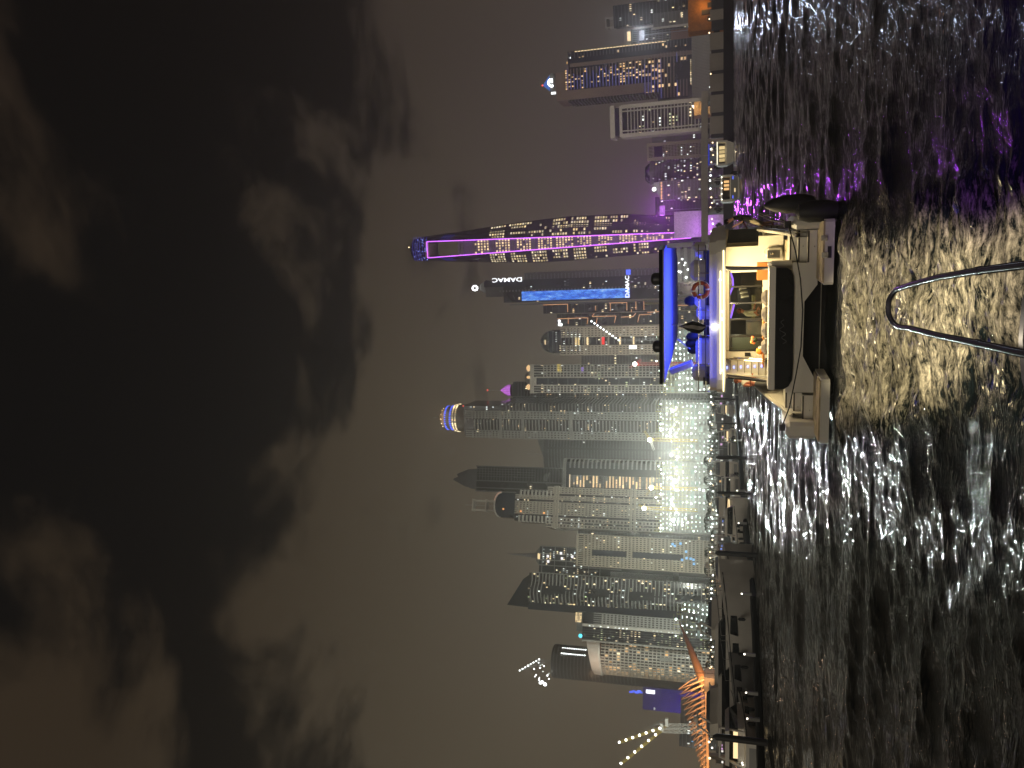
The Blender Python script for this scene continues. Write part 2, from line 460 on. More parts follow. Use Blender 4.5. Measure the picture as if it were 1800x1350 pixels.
    for px0 in (776, 781, 786, 791):
        for sgn in (0, 1):
            q = MB(); pts = []
            for k in range(5):
                t = k / 4; px = px0 + 8 * t * t
                b = band(px)[sgn]; e = 459 if sgn == 0 else 411
                py = b + (e - b) * (.1 + .75 * t); pts.append((X(px, py), -2.4 + 5 * t, zof(px, D, py)))
            q.tube(pts, .2, 4).build('shoulder_ring', bpy.data.materials['crown_ring_light'], root)
    q = MB(); q.bx(X(1240, 416), X(1185, 374), -6, 24, 0, zb - .4).build('podium', M('violet_lit_podium', (.62, .58, .6), .7), root)
    q = MB(); q.tube([(0, 10, zT - 2), (0, 10, zT + 6)], .25, 4).build('mast', steel, root)
    MB().ball((0, 10, zT + 6.4), .7).build('beacon', lamp_warm, root)
    lamp('violet_wash', 'AREA', (root.location.x - 4, D - 26, 12), 14000, (.55, .12, 1), 12, 4, (root.location.x + 3, D + 2, 60))
def added_lamp(label, p, *a, **k):  # housing and pole around a lamp added only to make water glitter
    t = thing('floodlight', label, 'floodlight', p, 0); l = lamp('floodlight_beam', 'AREA', p, *a, **k); l.parent = t; l.location = (0, -.8, 0)
    MB().box((0, .2, 0), (k.get('hw', 3), 1.2, 2)).build('lamp_head', steel, t) if False else MB().box((0, .2, 0), (a[2] * .8, 1.2, a[3] * .8)).build('lamp_head', steel, t)
    MB().tube([(0, .6, 0), (0, .6, LZ - p.z)], .3, 5).build('pole', steel, t)
added_lamp('added violet glitter light beside the foot of the violet tower', at(1164, 370, 835), 15000, (.5, .07, 1), 13, 7, (10, 20, 0), round_=True, spread=80)  # unseen violet source, added for its glitter on the water
violet_tower()

# ------------------------------------------------------------------ dark tower with the big blue screen
def screen_tower():
    D = 880
    root, w, d, h = tower('skyscraper', 'dark skyscraper with tall blue video screen and white signs', D, 862, 530, 477, 1000, depth=34)
    x0 = root.location.x
    def X(px, py): return at(px, py, D).x - x0
    Z = lambda px: zof(px, D, 505)
    MB().bx(X(1000, 526), X(1000, 497), -d / 2, d / 2, 0, Z(885)).build('west_block', glassd, root)
    MB().bx(X(1000, 497), X(1000, 486), -d / 2 + 2, d / 2, 0, Z(850)).build('middle_block', glassb, root)
    f = MB(); f.bx(X(1000, 486), X(1000, 474), -d / 2 + 6, d / 2, 0, Z(920)).build('rounded_flank', darkc, root)
    slabs(root, 0, 0, 8, Z(925), 4.2, .9, 0, midc, 'balcony', shape=[(X(1000, 486) + .1, -d / 2 + 5.2), (X(1000, 478), -d / 2 + 5), (X(1000, 474) + .8, -d / 2 + 9), (X(1000, 474) + .8, d / 2), (X(1000, 486) + .1, d / 2)])
    # stepped glazed crown
    MB().loft([[(X(850, 514), -8, Z(851)), (X(850, 489), -8, Z(851)), (X(850, 489), 8, Z(851)), (X(850, 514), 8, Z(851))],
               [(X(836, 507), -4, Z(838)), (X(836, 498), -4, Z(838)), (X(836, 498), 4, Z(838)), (X(836, 507), 4, Z(838))]]).build('crown', midc, root)
    MB().bx(X(870, 519), X(870, 490), -9, 9, Z(885), Z(850)).build('crown_base', darkc, root)
    # logo ring
    q = MB(); c = (X(830, 504), -6, Z(830)); pts = [(c[0] + 2.9 * cos(a) * (1 if cos(a) > 0 else .8), c[1], c[2] + 2.9 * sin(a)) for a in [k * pi / 8 for k in range(16)]]
    q.tube(pts, 1.05, 6, closed=True); q.build('logo', E('crown_logo_light', (.95, .97, 1), 6), root)
    # upper sign reads upwards
    t = text('DAMAC', sign_white, 6.8, root, (X(890, 489), -d / 2 - .6, Z(892)), (R(90), R(-90), 0)); t.scale = (1.55, 1.0, 1)
    # video wall
    m = bpy.data.materials.new('video_wall'); m.use_nodes = True; n = m.node_tree.nodes; L = m.node_tree.links; n.clear()
    tc = n.new('ShaderNodeTexCoord'); mp = n.new('ShaderNodeMapping'); mp.inputs['Scale'].default_value = (1.1, 1, .32); mp.inputs['Rotation'].default_value = (0, R(22), 0)
    nz = n.new('ShaderNodeTexNoise'); nz.inputs['Scale'].default_value = .42; nz.inputs['Detail'].default_value = 6; nz.inputs['Roughness'].default_value = .75
    rp = n.new('ShaderNodeValToRGB'); el = rp.color_ramp.elements
    el[0].position = .33; el[0].color = (.012, .035, .32, 1); el[1].position = .72; el[1].color = (.75, .85, 1, 1)
    e1 = el.new(.47); e1.color = (.03, .15, .8, 1); e2 = el.new(.57); e2.color = (.14, .4, 1, 1)
    em = n.new('ShaderNodeEmission'); em.inputs[1].default_value = 1.15; o = n.new('ShaderNodeOutputMaterial')
    L.new(tc.outputs['Object'], mp.inputs[0]); L.new(mp.outputs[0], nz.inputs['Vector']); L.new(nz.outputs['Fac'], rp.inputs[0]); L.new(rp.outputs[0], em.inputs[0]); L.new(em.outputs[0], o.inputs[0])
    m.cycles.emission_sampling = 'NONE'
    MB().bx(X(1000, 523.5), X(1000, 507), -d / 2 - .8, -d / 2 - .1, Z(1107), Z(917)).build('video_screen', m, root)
    text('DAMAC', sign_white, 7.2, root, (X(1103, 501), -d / 2 - .8, Z(1103)), (R(90), 0, 0)).scale = (.98, .9, 1)
    MB().bx(X(1103, 480), X(1103, 471), -d / 2 + 3.4, -d / 2 + 4.2, Z(1108), Z(1100)).build('blue_sign', led_blue, root)
    # mullion line of small lit fins beside the screen
    b = MB()
    for k in range(64):
        z = 10 + k * (Z(875) - 10) / 64; b.bx(X(1000, 507) , X(1000, 503.5), -d / 2 - .5, -d / 2 - .1, z, z + 1.9)
    tag(b.build('fin', midc, root), kind='stuff')
    lit_windows(root, w, d, 8, Z(900), 3.7, 16, .05, ((win_warm, 3), (win_cool, 3), (win_dim, 4)), 3, y0=-d / 2, x0=X(1000, 526), x1=X(1000, 488))
    MB().tube([(X(1000, 530), -d / 2, 0), (X(1000, 530), -d / 2, Z(895))], .7, 4).build('edge_pier', midc, root)
screen_tower()

# ------------------------------------------------------------------ pair of dark towers drawn with copper light lines
def copper_tower(label, D, top, l, r, lines, seed):
    root, w, d, h = tower('apartment_tower', label, D, top, l, r, 1060, depth=24)
    MB().bx(-w / 2, w / 2, -d / 2, d / 2, 0, h).build('glazed_core', glassd, root)
    slabs(root, w, d, 6, h, 7.2, .4, .2, darkc)
    x0 = root.location.x
    for (a, b) in lines:
        q = MB(); P = []
        for (px, py) in (a, b): P.append((at(px, py, D).x - x0, -d / 2 - .7, zof(px, D, py)))
        q.tube(P, .42, 4).build('light_line', led_copper, root)
    lit_windows(root, w, d, 6, h - 4, 3.6, 6, .07, ((win_warm, 4), (win_amber, 2), (win_cool, 1), (win_dim, 3)), seed, y0=-d / 2)
    return root, w, d, h
copper_tower('dark tower drawn with copper light lines beside the screen tower', 840, 955, 547, 531, [((955, 534.5), (998, 533)), ((998, 533), (998, 547)), ((1047, 536), (1047, 544)), ((1071, 531), (1102, 530)), ((1073, 531), (1073, 545)), ((1102, 530), (1102, 544)), ((1118, 528), (1118, 543)), ((1132, 528), (1132, 543)), ((1110, 542), (1110, 550)), ((1160, 530), (1160, 541)), ((1147, 549), (1180, 548)), ((1190, 535), (1212, 535))], 21)
r_, w_, d_, h_ = copper_tower('dark tower drawn with copper light lines next to domed tower', 820, 979, 570, 549, [((980, 559), (1034, 557)), ((999, 557), (999, 568)), ((1034, 557), (1032, 568)), ((1041, 555), (1083, 554)), ((1041, 555), (1045, 549)), ((1050, 557), (1048, 568)), ((1083, 554), (1080, 566)), ((1092, 556), (1113, 555)), ((1113, 555), (1118, 549)), ((1124, 552), (1145, 551)), ((1124, 552), (1121, 565)), ((1138, 548), (1165, 546))], 22)
b = MB()
for px, py in ((983, 563), (983, 569), (986, 569)): p = at(px, py, 819); b.box((p.x - r_.location.x, -d_ / 2 - 1, p.z), (2.4, .6, 2.0))
tag(b.build('roof_lamp', lamp_white, r_), kind='stuff')

# ------------------------------------------------------------------ beige tower with dark dome
def domed_tower():
    D = 760
    root, w, d, h = tower('apartment_tower', 'beige tower with dark ribbed dome and red lit panel', D, 985, 623, 572, 1080, depth=30)
    x0 = root.location.x; X = lambda px, py: at(px, py, D).x - x0; Z = lambda px: zof(px, D, 598)
    MB().bx(-w / 2, w / 2, -d / 2, d / 2, 0, h).build('glazed_core', glassd, root)
    for a, b_ in ((X(1080, 621.5), X(1080, 606)), (X(1080, 589.5), X(1080, 573.5))):
        n = 5; piers(root, [a + (b_ - a) * i / (n - 1) for i in range(n)], 1.35, 1.2, 0, h, -d / 2 - .5, beige)
        q = MB()
        me = MB().bx(a, b_, -d / 2 - .9, -d / 2 + .2, -.75, .75).mesh('spandrel', beige)
        repeat(root, 'spandrel', me, [(0, 0, 4 + i * 3.5) for i in range(int((h - 4) / 3.5))])
    c0, c1 = X(1080, 605), X(1080, 590.5)
    me = MB().bx(c0 + 1.2, c1 - 1.2, -d / 2 - .5, -d / 2 - .02, -.5, .5).mesh('balcony', midc)
    repeat(root, 'balcony', me, [(0, 0, 5 + i * 3.5) for i in range(int((h - 8) / 3.5)) if i % 5])
    for px, m, hh in ((1015, E('amber_panel', (1, .72, .3), .9), 2.4), (1033, win_warm, .9), (1090, win_warm, .8), (1114, win_warm, .8)):
        MB().bx(c0 + .3, c1 - .3, -d / 2 - 1.1, -d / 2 - .6, Z(px) - hh, Z(px) + hh).build('lit_panel', m, root)
    MB().bx(c0 + .5, c1 - .2, -d / 2 - 1.1, -d / 2 - .6, Z(1063), Z(1058)).build('red_panel', E('red_panel_light', (1, .03, .03), 1.1), root)
    for px in (1007, 1028, 1057, 1070): MB().bx(-w / 2, w / 2, -d / 2 - 1.0, -d / 2 - .3, Z(px) - .6, Z(px) + .6).build('belt_course', beige, root)
    # stepped glass shoulders, dome and ribs
    MB().bx(-w * .36, w * .36, -d / 2 - 1.2, d / 2, h - 1, Z(965)).build('glass_shoulder', glassb, root)
    slabs(root, w * .72, d, h - 18, Z(966), 4.2, .6, 1.6, darkc, 'shoulder_slab')
    dm = MB(); zc = Z(966); hh = Z(945) - zc
    dm.lathe([(w * .40 * cos(t), hh * sin(t)) for t in [k * pi / 2 / 7 for k in range(7)]] + [(.3, hh)], 16, (0, 0, zc)).build('dome', M('dome_glass', (.07, .075, .085), .4), root, smooth=True)
    for k in range(8):
        a = 2 * pi * k / 8; MB().tube([(w * .405 * cos(t) * cos(a), w * .405 * cos(t) * sin(a), zc + hh * 1.01 * sin(t)) for t in [j * pi / 2 / 6 for j in range(7)]], .3, 4).build('dome_rib', midc, root)
    lit_windows(root, w * .7, d, h - 22, Z(968), 4, 9, .35, ((win_cool, 3), (win_warm, 1)), 9, y0=-d / 2 - 1.3, hf=.3, wf=.4)
    b2 = MB()
    b2.bx(-w * .1, w * .06, -d * .4 - 1, -d * .4, Z(958), Z(956.5))
    b2.build('dome_lamp', win_warm, root)
    lit_windows(root, w, d, 4, h - 20, 3.5, 12, .10, ((win_cool, 2), (win_warm, 3)), 4, y0=-d / 2)
    MB().bx(X(1110, 612), X(1110, 606), -d / 2 - 1.6, -d / 2 - 1, Z(1119), Z(1106)).build('white_sign', sign_white, root)
domed_tower()

# narrow tower behind, mostly hidden
simple('apartment_tower', 'narrow dim tower between domed tower and framed tower', 900, 1022, 645, 622, 1090, depth=20, core=midc, slab=(.5, .3, greyc), cols=5, dens=.05, seed=8)

# ------------------------------------------------------------------ framed tower with golden lamps at its crown
def framed_tower():
    D = 780
    root, w, d, h = tower('apartment_tower', 'framed tower with golden crown lamps and dark glass centre', D, 932, 691, 640, 1050, depth=30)
    x0 = root.location.x; X = lambda px, py: at(px, py, D).x - x0; Z = lambda px: zof(px, D, 668)
    MB().bx(-w / 2, w / 2, -d / 2, d / 2, 0, h - 4).build('glazed_core', glassb, root)
    zones = ((X(1050, 690), X(1050, 677.5), 4), (X(1050, 662.5), X(1050, 654), 3), (X(1050, 652.5), X(1050, 641), 4))
    for a, b_, n in zones:
        piers(root, [a + (b_ - a) * i / (n - 1) for i in range(n)], .7, 1.2, 0, h - 4, -d / 2 - .5, palec)
        me = MB().bx(a, b_, -d / 2 - .9, -d / 2 + .1, -.45, .45).mesh('floor_slab', palec)
        repeat(root, 'floor_slab', me, [(0, 0, 4 + i * 3.5) for i in range(int((h - 12) / 3.5))])
    me = MB().bx(X(1050, 677), X(1050, 663), -d / 2 - .3, -d / 2 + .1, -.18, .18).mesh('mullion', midc)
    repeat(root, 'mullion', me, [(0, 0, 10 + i * 10.5) for i in range(int((h - 14) / 10.5))])
    for py in (677.2, 662.8): MB().bx(X(1050, py) - .7, X(1050, py) + .7, -d / 2 - 1.4, -d / 2, 0, Z(942)).build('frame_post', palec, root)
    MB().bx(X(1050, 678), X(1050, 662), -d / 2 - 1.4, -d / 2, Z(943), Z(939)).build('frame_beam', palec, root)
    MB().bx(-w / 2 - .4, w / 2 + .4, -d / 2 - 1.2, d / 2, h - 4, h).build('cornice', palec, root)
    for py, sz in ((647, 3.4), (680, 3.0), (663, 1.5)):
        MB().lathe([(sz * .5, 0), (sz, 1.4), (sz, 2.6), (sz * .5, 4)], 10, (X(930, py), -d / 2 + 1, h)).build('crown_lamp', E('golden_lamp_%d' % py, (1, .62, .28), 1.1), root)
    MB().lathe([(w * .42, 0), (w * .36, 3), (w * .2, 7), (w * .12, 9)], 14, (X(930, 664), 0, h)).build('roof_cap', midc, root)
    lit_windows(root, w, d, 4, h - 8, 3.5, 15, .12, ((win_warm, 4), (win_cool, 3), (win_green, 1), (win_dim, 3)), 31, y0=-d / 2)
    q = MB(); zz = Z(983)
    for i, py in enumerate((641, 645, 649, 653)): q.bx(X(1050, py + 1.6), X(1050, py - 1.6), -d / 2 - .5, -d / 2 - .06, zz - 2 - i * .2, zz + 2)
    tag(q.build('yellow_lit_room', E('yellow_room', (1, .72, .1), .9, spread=.5), root), kind='stuff')
    MB().bx(X(1050, 655), X(1050, 644.5), -d / 2 - 1.0, -d / 2 - .92, Z(1026), Z(1022)).build('violet_lit_balcony', E('violet_room', (.4, .2, .9), .7), root)
framed_tower()

# ------------------------------------------------------------------ dark tower with magenta crown
def magenta_tower():
    D = 860
    root, w, d, h = tower('skyscraper', 'dark tower with magenta lit crown and thin antenna', D, 902, 702, 671, 1000, depth=30)
    Z = lambda px: zof(px, D, 686)
    MB().bx(-w / 2, w / 2, -d / 2, d / 2, 0, h).build('glazed_core', glassd, root)
    slabs(root, w, d, 4, h - 3, 3.6, .9, .3, darkc)
    piers(root, [-w / 2, -w / 2 + 3, w / 2], .6, .8, 0, h, -d / 2 - .5, midc)
    cx = 0
    MB().lathe([(w * .36, 0), (w * .38, 2), (w * .36, 6)], 18, (cx, 0, h)).build('drum', darkc, root)
    zc = h + 6
    MB().lathe([(w * .3, 0), (w * .3, 4), (w * .2, 8.5), (w * .1, 11), (.25, 13.5)], 16, (cx, 0, zc)).build('crown', led_magenta, root)
    for k in range(14):
        a = 2 * pi * k / 14; MB().tube([(w * .33 * cos(a), w * .33 * sin(a), zc), (w * .33 * cos(a), w * .33 * sin(a), zc + 4.5), (w * .2 * cos(a), w * .2 * sin(a), zc + 9.4)], .28, 4).build('crown_fin', M('crown_fin', (.6, .25, .6), .5) if k == 0 else bpy.data.materials['crown_fin'], root)
    Z = lambda px: zof(px, D + 15, 686)
    MB().tube([(cx, 0, zc + 13), (cx, 0, Z(857))], .22, 4).build('antenna', steel, root)
    MB().ball((cx, 0, Z(857)), .7).build('beacon', lamp_red, root)
    lit_windows(root, w, d, 4, h, 3.6, 9, .09, ((win_warm, 4), (win_amber, 1), (win_cool, 3)), 41, y0=-d / 2, hf=.4)
magenta_tower()

# ------------------------------------------------------------------ tallest of the grey residential towers: blue ringed dome
def blue_dome_tower():
    D = 800
    root, w, d, h = tower('skyscraper', 'tall grey tower with blue ringed pointed dome', D, 815, 768, 705, 960, depth=46, yaw=-9)
    x0 = root.location.x; X = lambda px, py: at(px, py, D).x - x0; Z = lambda px: zof(px, D, 736)
    z1 = Z(880)
    MB().bx(-w / 2, w / 2, -d / 2, d / 2, 0, z1).build('glazed_core', glassd, root)
    MB().bx(-w * .44, w * .42, -d / 2 + 1, d / 2 - 3, z1, h).build('upper_core', glassd, root)
    cs = (-w * .5, -w * .27, w * .06, w * .29)       # left wing, centre, right wing, return face
    for (a, b_) in ((cs[0], cs[1]), (cs[2], cs[3])):
        n = 4
        piers(root, [a + .6 + (b_ - a - 1.2) * i / (n - 1) for i in range(n)], 1.15, 1.4, 0, z1, -d / 2 - .6, greyc)
        me = MB().bx(a, b_, -d / 2 - 1.15, -d / 2 + .1, -.85, .85).mesh('spandrel', greyc)
        repeat(root, 'spandrel', me, [(0, 0, 4 + i * 3.6) for i in range(int((h - 10) / 3.6))])
        piers(root, [a + 1.4 + (b_ - a - 2) * i / (n - 1) for i in range(n)], 1.15, 1.4, z1, h - 2, -d / 2 + .5, greyc)
    me = MB().bx(cs[1] + .8, cs[2] - .8, -d / 2 - 1.8, -d / 2 - .05, -.55, .55).mesh('balcony', greyc)
    repeat(root, 'balcony', me, [(0, 0, 5 + i * 3.6) for i in range(int((h - 12) / 3.6))])
    me = MB().bx(cs[3] + .4, w / 2 + .4, -d / 2 - .8, d / 2, -.5, .5).mesh('side_balcony', midc)
    repeat(root, 'side_balcony', me, [(0, 0, 5 + i * 3.6) for i in range(int((z1 - 8) / 3.6))])
    for px in (880, 919, 1004): MB().bx(-w / 2 - .3, w * .3, -d / 2 - 1.5, d / 2, Z(px) - 1.5, Z(px) + 1.5).build('belt_course', greyc, root)
    # drums and dome
    Z0 = Z; Z = lambda px: zof(px, D + 24, 736)
    MB().lathe([(w * .40, h - 2), (w * .40, Z(806)), (w * .36, Z(802)), (w * .345, Z(790)), (w * .33, Z(788))], 24, (-1, 0, 0)).build('drum', midc, root)
    zc = Z(789); ht = Z(773) - zc
    MB().lathe([(w * .335, 0), (w * .32, ht * .25), (w * .25, ht * .55), (w * .15, ht * .8), (w * .05, ht * .96), (.2, ht * 1.05)], 24, (-1, 0, zc)).build('dome', M('lit_dome', (.6, .47, .34), .5), root, smooth=True)
    MB().tube([(-1, 0, zc + ht), (-1, 0, Z(763))], .3, 4).build('spire', steel, root)
    for px, rr, m, nn, sz in ((798, .352, led_blue, 40, 1.0), (789, .342, led_blue, 36, .9), (803, .385, win_warm, 44, .7), (808, .405, win_warm, 44, .7)):
        q = MB()
        for k in range(nn):
            a = 2 * pi * k / nn; q.box((-1 + w * rr * cos(a), w * rr * sin(a), Z(px)), (1.2, 1.2, sz * 2), a)
        tag(q.build('light_ring', m, root), kind='stuff')
    q = MB()
    for k in range(12):
        a = 2 * pi * k / 12; q.ball((-1 + w * .28 * cos(a), w * .28 * sin(a), zc + ht * .5), .36, 5)
    tag(q.build('dome_lamp', lamp_warm, root), kind='stuff')
    for sx in (-1, 1): lamp('dome_wash', 'POINT', (sx * 9, -w * .5 - 4, zc + 3), 2600, (1, .72, .42), .5, parent=root)
    lit_windows(root, w, d, 4, z1, 3.6, 18, .17, ((win_warm, 4), (win_cool, 4), (win_dim, 3)), 51, y0=-d / 2 - .1, hf=.45)
    lit_windows(root, w * .84, d, 4 + 3.6 * math.ceil((z1 - 1) / 3.6), h - 4, 3.6, 14, .16, ((win_warm, 4), (win_cool, 3), (win_amber, 1)), 52, y0=-d / 2 + .9, hf=.45)
    MB().ball((w * .42, -d / 2, h), .6).build('beacon', lamp_red, root)
blue_dome_tower()

# ------------------------------------------------------------------ rounded dim residential tower
def rounded(name, label, D, top, l, r, ref, depth, slabm, core, fh, t, cols, dens, mats, seed, slope=0, waves=0, split=None):
    root, w, d, h = tower(name, label, D, top, l, r, ref, depth)
    n = 14
    def outline(o, ph=0):
        pts = []
        for i in range(n + 1):
            u = i / n; x = -w / 2 - o + (w + 2 * o) * u
            y = -d / 2 - o - (sin(pi * u) * d * .18) + (waves * sin(2 * pi * u * 1.6 + ph))
            pts.append((x, y))
        return pts + [(w / 2 + o, d / 2), (-w / 2 - o, d / 2)]
    MB().prism(outline(0), 0, h - slope).build('glazed_core', core, root)
    rows = int((h - slope - 4) / fh)
    mes = [MB().prism(outline(.9, p * .5), 0, t).mesh('balcony', slabm) for p in range(4)]
    for i in range(rows):
        o = link('balcony', mes[(i // 3) % 4 if waves else 0], root, (0, 0, 4 + i * fh))
    if split:
        for s in split: MB().bx(s * w - 1.1, s * w + 1.1, -d * .72, -d / 2 + 2, 0, h - slope).build('recess', core, root)
    if dens:
        rnd = random.Random(seed); bufs = [MB() for _ in mats]; tot = sum(m[1] for m in mats)
        ol = outline(.1)
        for i in range(rows):
            k = rnd.choice((.4, 1, 1.6))
            for j in range(cols):
                if rnd.random() < dens * k:
                    tt = rnd.random() * tot
                    for mi, m in enumerate(mats):
                        tt -= m[1]
                        if tt <= 0: break
                    u = (j + .5) / cols; q = u * n; a = min(n - 1, int(q)); fr = q - a
                    x = ol[a][0] + (ol[a + 1][0] - ol[a][0]) * fr; y = ol[a][1] + (ol[a + 1][1] - ol[a][1]) * fr - .1
                    z = 4 + i * fh + t + .3; hw = w / cols * .3
                    bufs[mi].quad((x - hw, y, z), (x + hw, y, z), (x + hw, y, z + fh * .5), (x - hw, y, z + fh * .5))
        for b, m in zip(bufs, mats):
            if b.v: tag(b.build('lit_window', m[0], root), kind='stuff')
    return root, w, d, h
r_, w_, d_, h_ = rounded('apartment_tower', 'dim unlit tower of curved balconies with sloping top', 880, 957, 826, 768, 1050, 30, midc, darkc, 3.6, 1.1, 12, .006, ((win_warm, 1), (win_cool, 1)), 61, split=(.1,))
MB().extr([(-w_ * .5, -9, h_ - 3), (w_ * .5, -9, h_ - 3), (w_ * .44, -9, h_ + 11), (w_ * .2, -9, h_ + 8), (-w_ * .3, -9, h_ + 1)], (0, 18, 0)).build('sloping_crown', midc, r_)
MB().tube([(-w_ * .1, 0, h_ + 4), (-w_ * .1, 0, h_ + 24)], .3, 4).build('mast', steel, r_)

# ------------------------------------------------------------------ unlit tower with a pointed crown
def pointed_tower():
    D = 980
    root, w, d, h = tower('skyscraper', 'tall unlit tower with sharp pointed crown', D, 838, 868, 824, 900, depth=40)
    x0 = root.location.x; X = lambda px, py: at(px, py, D).x - x0; Z = lambda px: zof(px, D, 846)
    m = M('slate_cladding', (.10, .105, .115), .6)
    MB().bx(-w / 2, w / 2, -d / 2, d / 2, 0, h).build('glazed_core', glassd, root)
    slabs(root, w * .5, d, 60, h, 4, .9, .3, m, x=w * .2)
    piers(root, [-w / 2, -w * .36, -w * .08, w / 2], 1.5, 1.5, 0, h + 2, -d / 2 - .5, midc)
    piers(root, [w * .1, w * .2, w * .3, w * .4], .5, 1, h - 80, h, -d / 2 - .6, midc)
    Z = lambda px: zof(px, D + 20, 846)
    c = MB(); z1 = Z(836)
    for (k, xx, ww, top) in ((0, -.08, .34, 797), (1, .12, .28, 803), (2, -.22, .24, 815)):
        zt = Z(top)
        MB().loft([[(w * (xx - ww), -d * .4, h), (w * (xx + ww), -d * .4, h), (w * (xx + ww), d * .4, h), (w * (xx - ww), d * .4, h)],
                   [(w * (xx - ww * .8), -d * .34, h + (zt - h) * .45), (w * (xx + ww * .8), -d * .34, h + (zt - h) * .45), (w * (xx + ww * .8), d * .34, h + (zt - h) * .45), (w * (xx - ww * .8), d * .34, h + (zt - h) * .45)],
                   [(w * xx - .6, -.6, zt), (w * xx + .6, -.6, zt), (w * xx + .6, .6, zt), (w * xx - .6, .6, zt)]]).build('crown_blade', m, root)
    lit_windows(root, w, d, 60, h, 4, 10, .008, ((win_warm, 1),), 71, y0=-d / 2)
pointed_tower()

# ------------------------------------------------------------------ dark curved corner tower with a stripe of lit floors
def stripe_tower():
    D = 790
    root, w, d, h = tower('office_tower', 'dark curved tower with golden stripe of lit floors', D, 995, 864, 812, 1080, depth=34)
    x0 = root.location.x; X = lambda px, py: at(px, py, D).x - x0; Z = lambda px: zof(px, D, 838)
    ol = [(-w / 2, -d / 2), (w * .22, -d / 2)] + [(w * .22 + w * .28 * sin(a), -d / 2 + 9 - 9 * cos(a)) for a in [k * pi / 2 / 6 for k in range(1, 7)]] + [(w / 2, d / 2), (-w / 2, d / 2)]
    MB().prism(ol, 0, h).build('glazed_core', glassb, root)
    slo = [(w * .2, -d / 2 - .5)] + [(w * .22 + (w * .28 + .9) * sin(a), -d / 2 + 9 - 9.9 * cos(a)) for a in [k * pi / 2 / 6 for k in range(1, 7)]] + [(w / 2 + .9, d / 2), (w * .2, d / 2)]
    slabs(root, 0, 0, 4, h - 4, 4.6, 1.7, 0, greyc, 'balcony', shape=slo)
    crown = [(-w / 2 - 1, -d / 2 - 1), (w * .22, -d / 2 - 1)] + [(w * .22 + (w * .28 + 1) * sin(a), -d / 2 + 9 - 10 * cos(a)) for a in [k * pi / 2 / 6 for k in range(1, 7)]] + [(w / 2 + 1, d / 2), (-w / 2 - 1, d / 2)]
    MB().prism(crown, h, h + 3.5).build('parapet', greyc, root)
    a, b_ = X(1080, 861), X(1080, 840)
    MB().bx(a, b_, -d / 2 - .5, -d / 2 - .05, 8, Z(1004)).build('stripe_frame', midc, root)
    q = MB(); q2 = MB(); rnd = random.Random(4); fl = 3.4; z = 12
    while z < Z(1006):
        u = 0
        while u < 1:
            st = rnd.choice((.2, .35, .6, 1)); e = min(1, u + st)
            if rnd.random() < .93: (q if rnd.random() < .75 else q2).bx(a + (b_ - a) * u + .1, a + (b_ - a) * e - .25, -d / 2 - .75, -d / 2 - .55, z, z + 1.7)
            u = e
        z += fl
    tag(q.build('lit_floor', E('golden_floor', (1, .70, .36), 1.05, spread=.35), root), kind='stuff'); tag(q2.build('lit_floor', win_dim, root), kind='stuff')
    MB().bx(a - .5, b_ + .5, -d / 2 - 1.4, -d / 2 - .8, Z(1003), Z(1001)).build('lit_canopy', E('canopy_light', (1, .8, .5), .8), root)
stripe_tower()

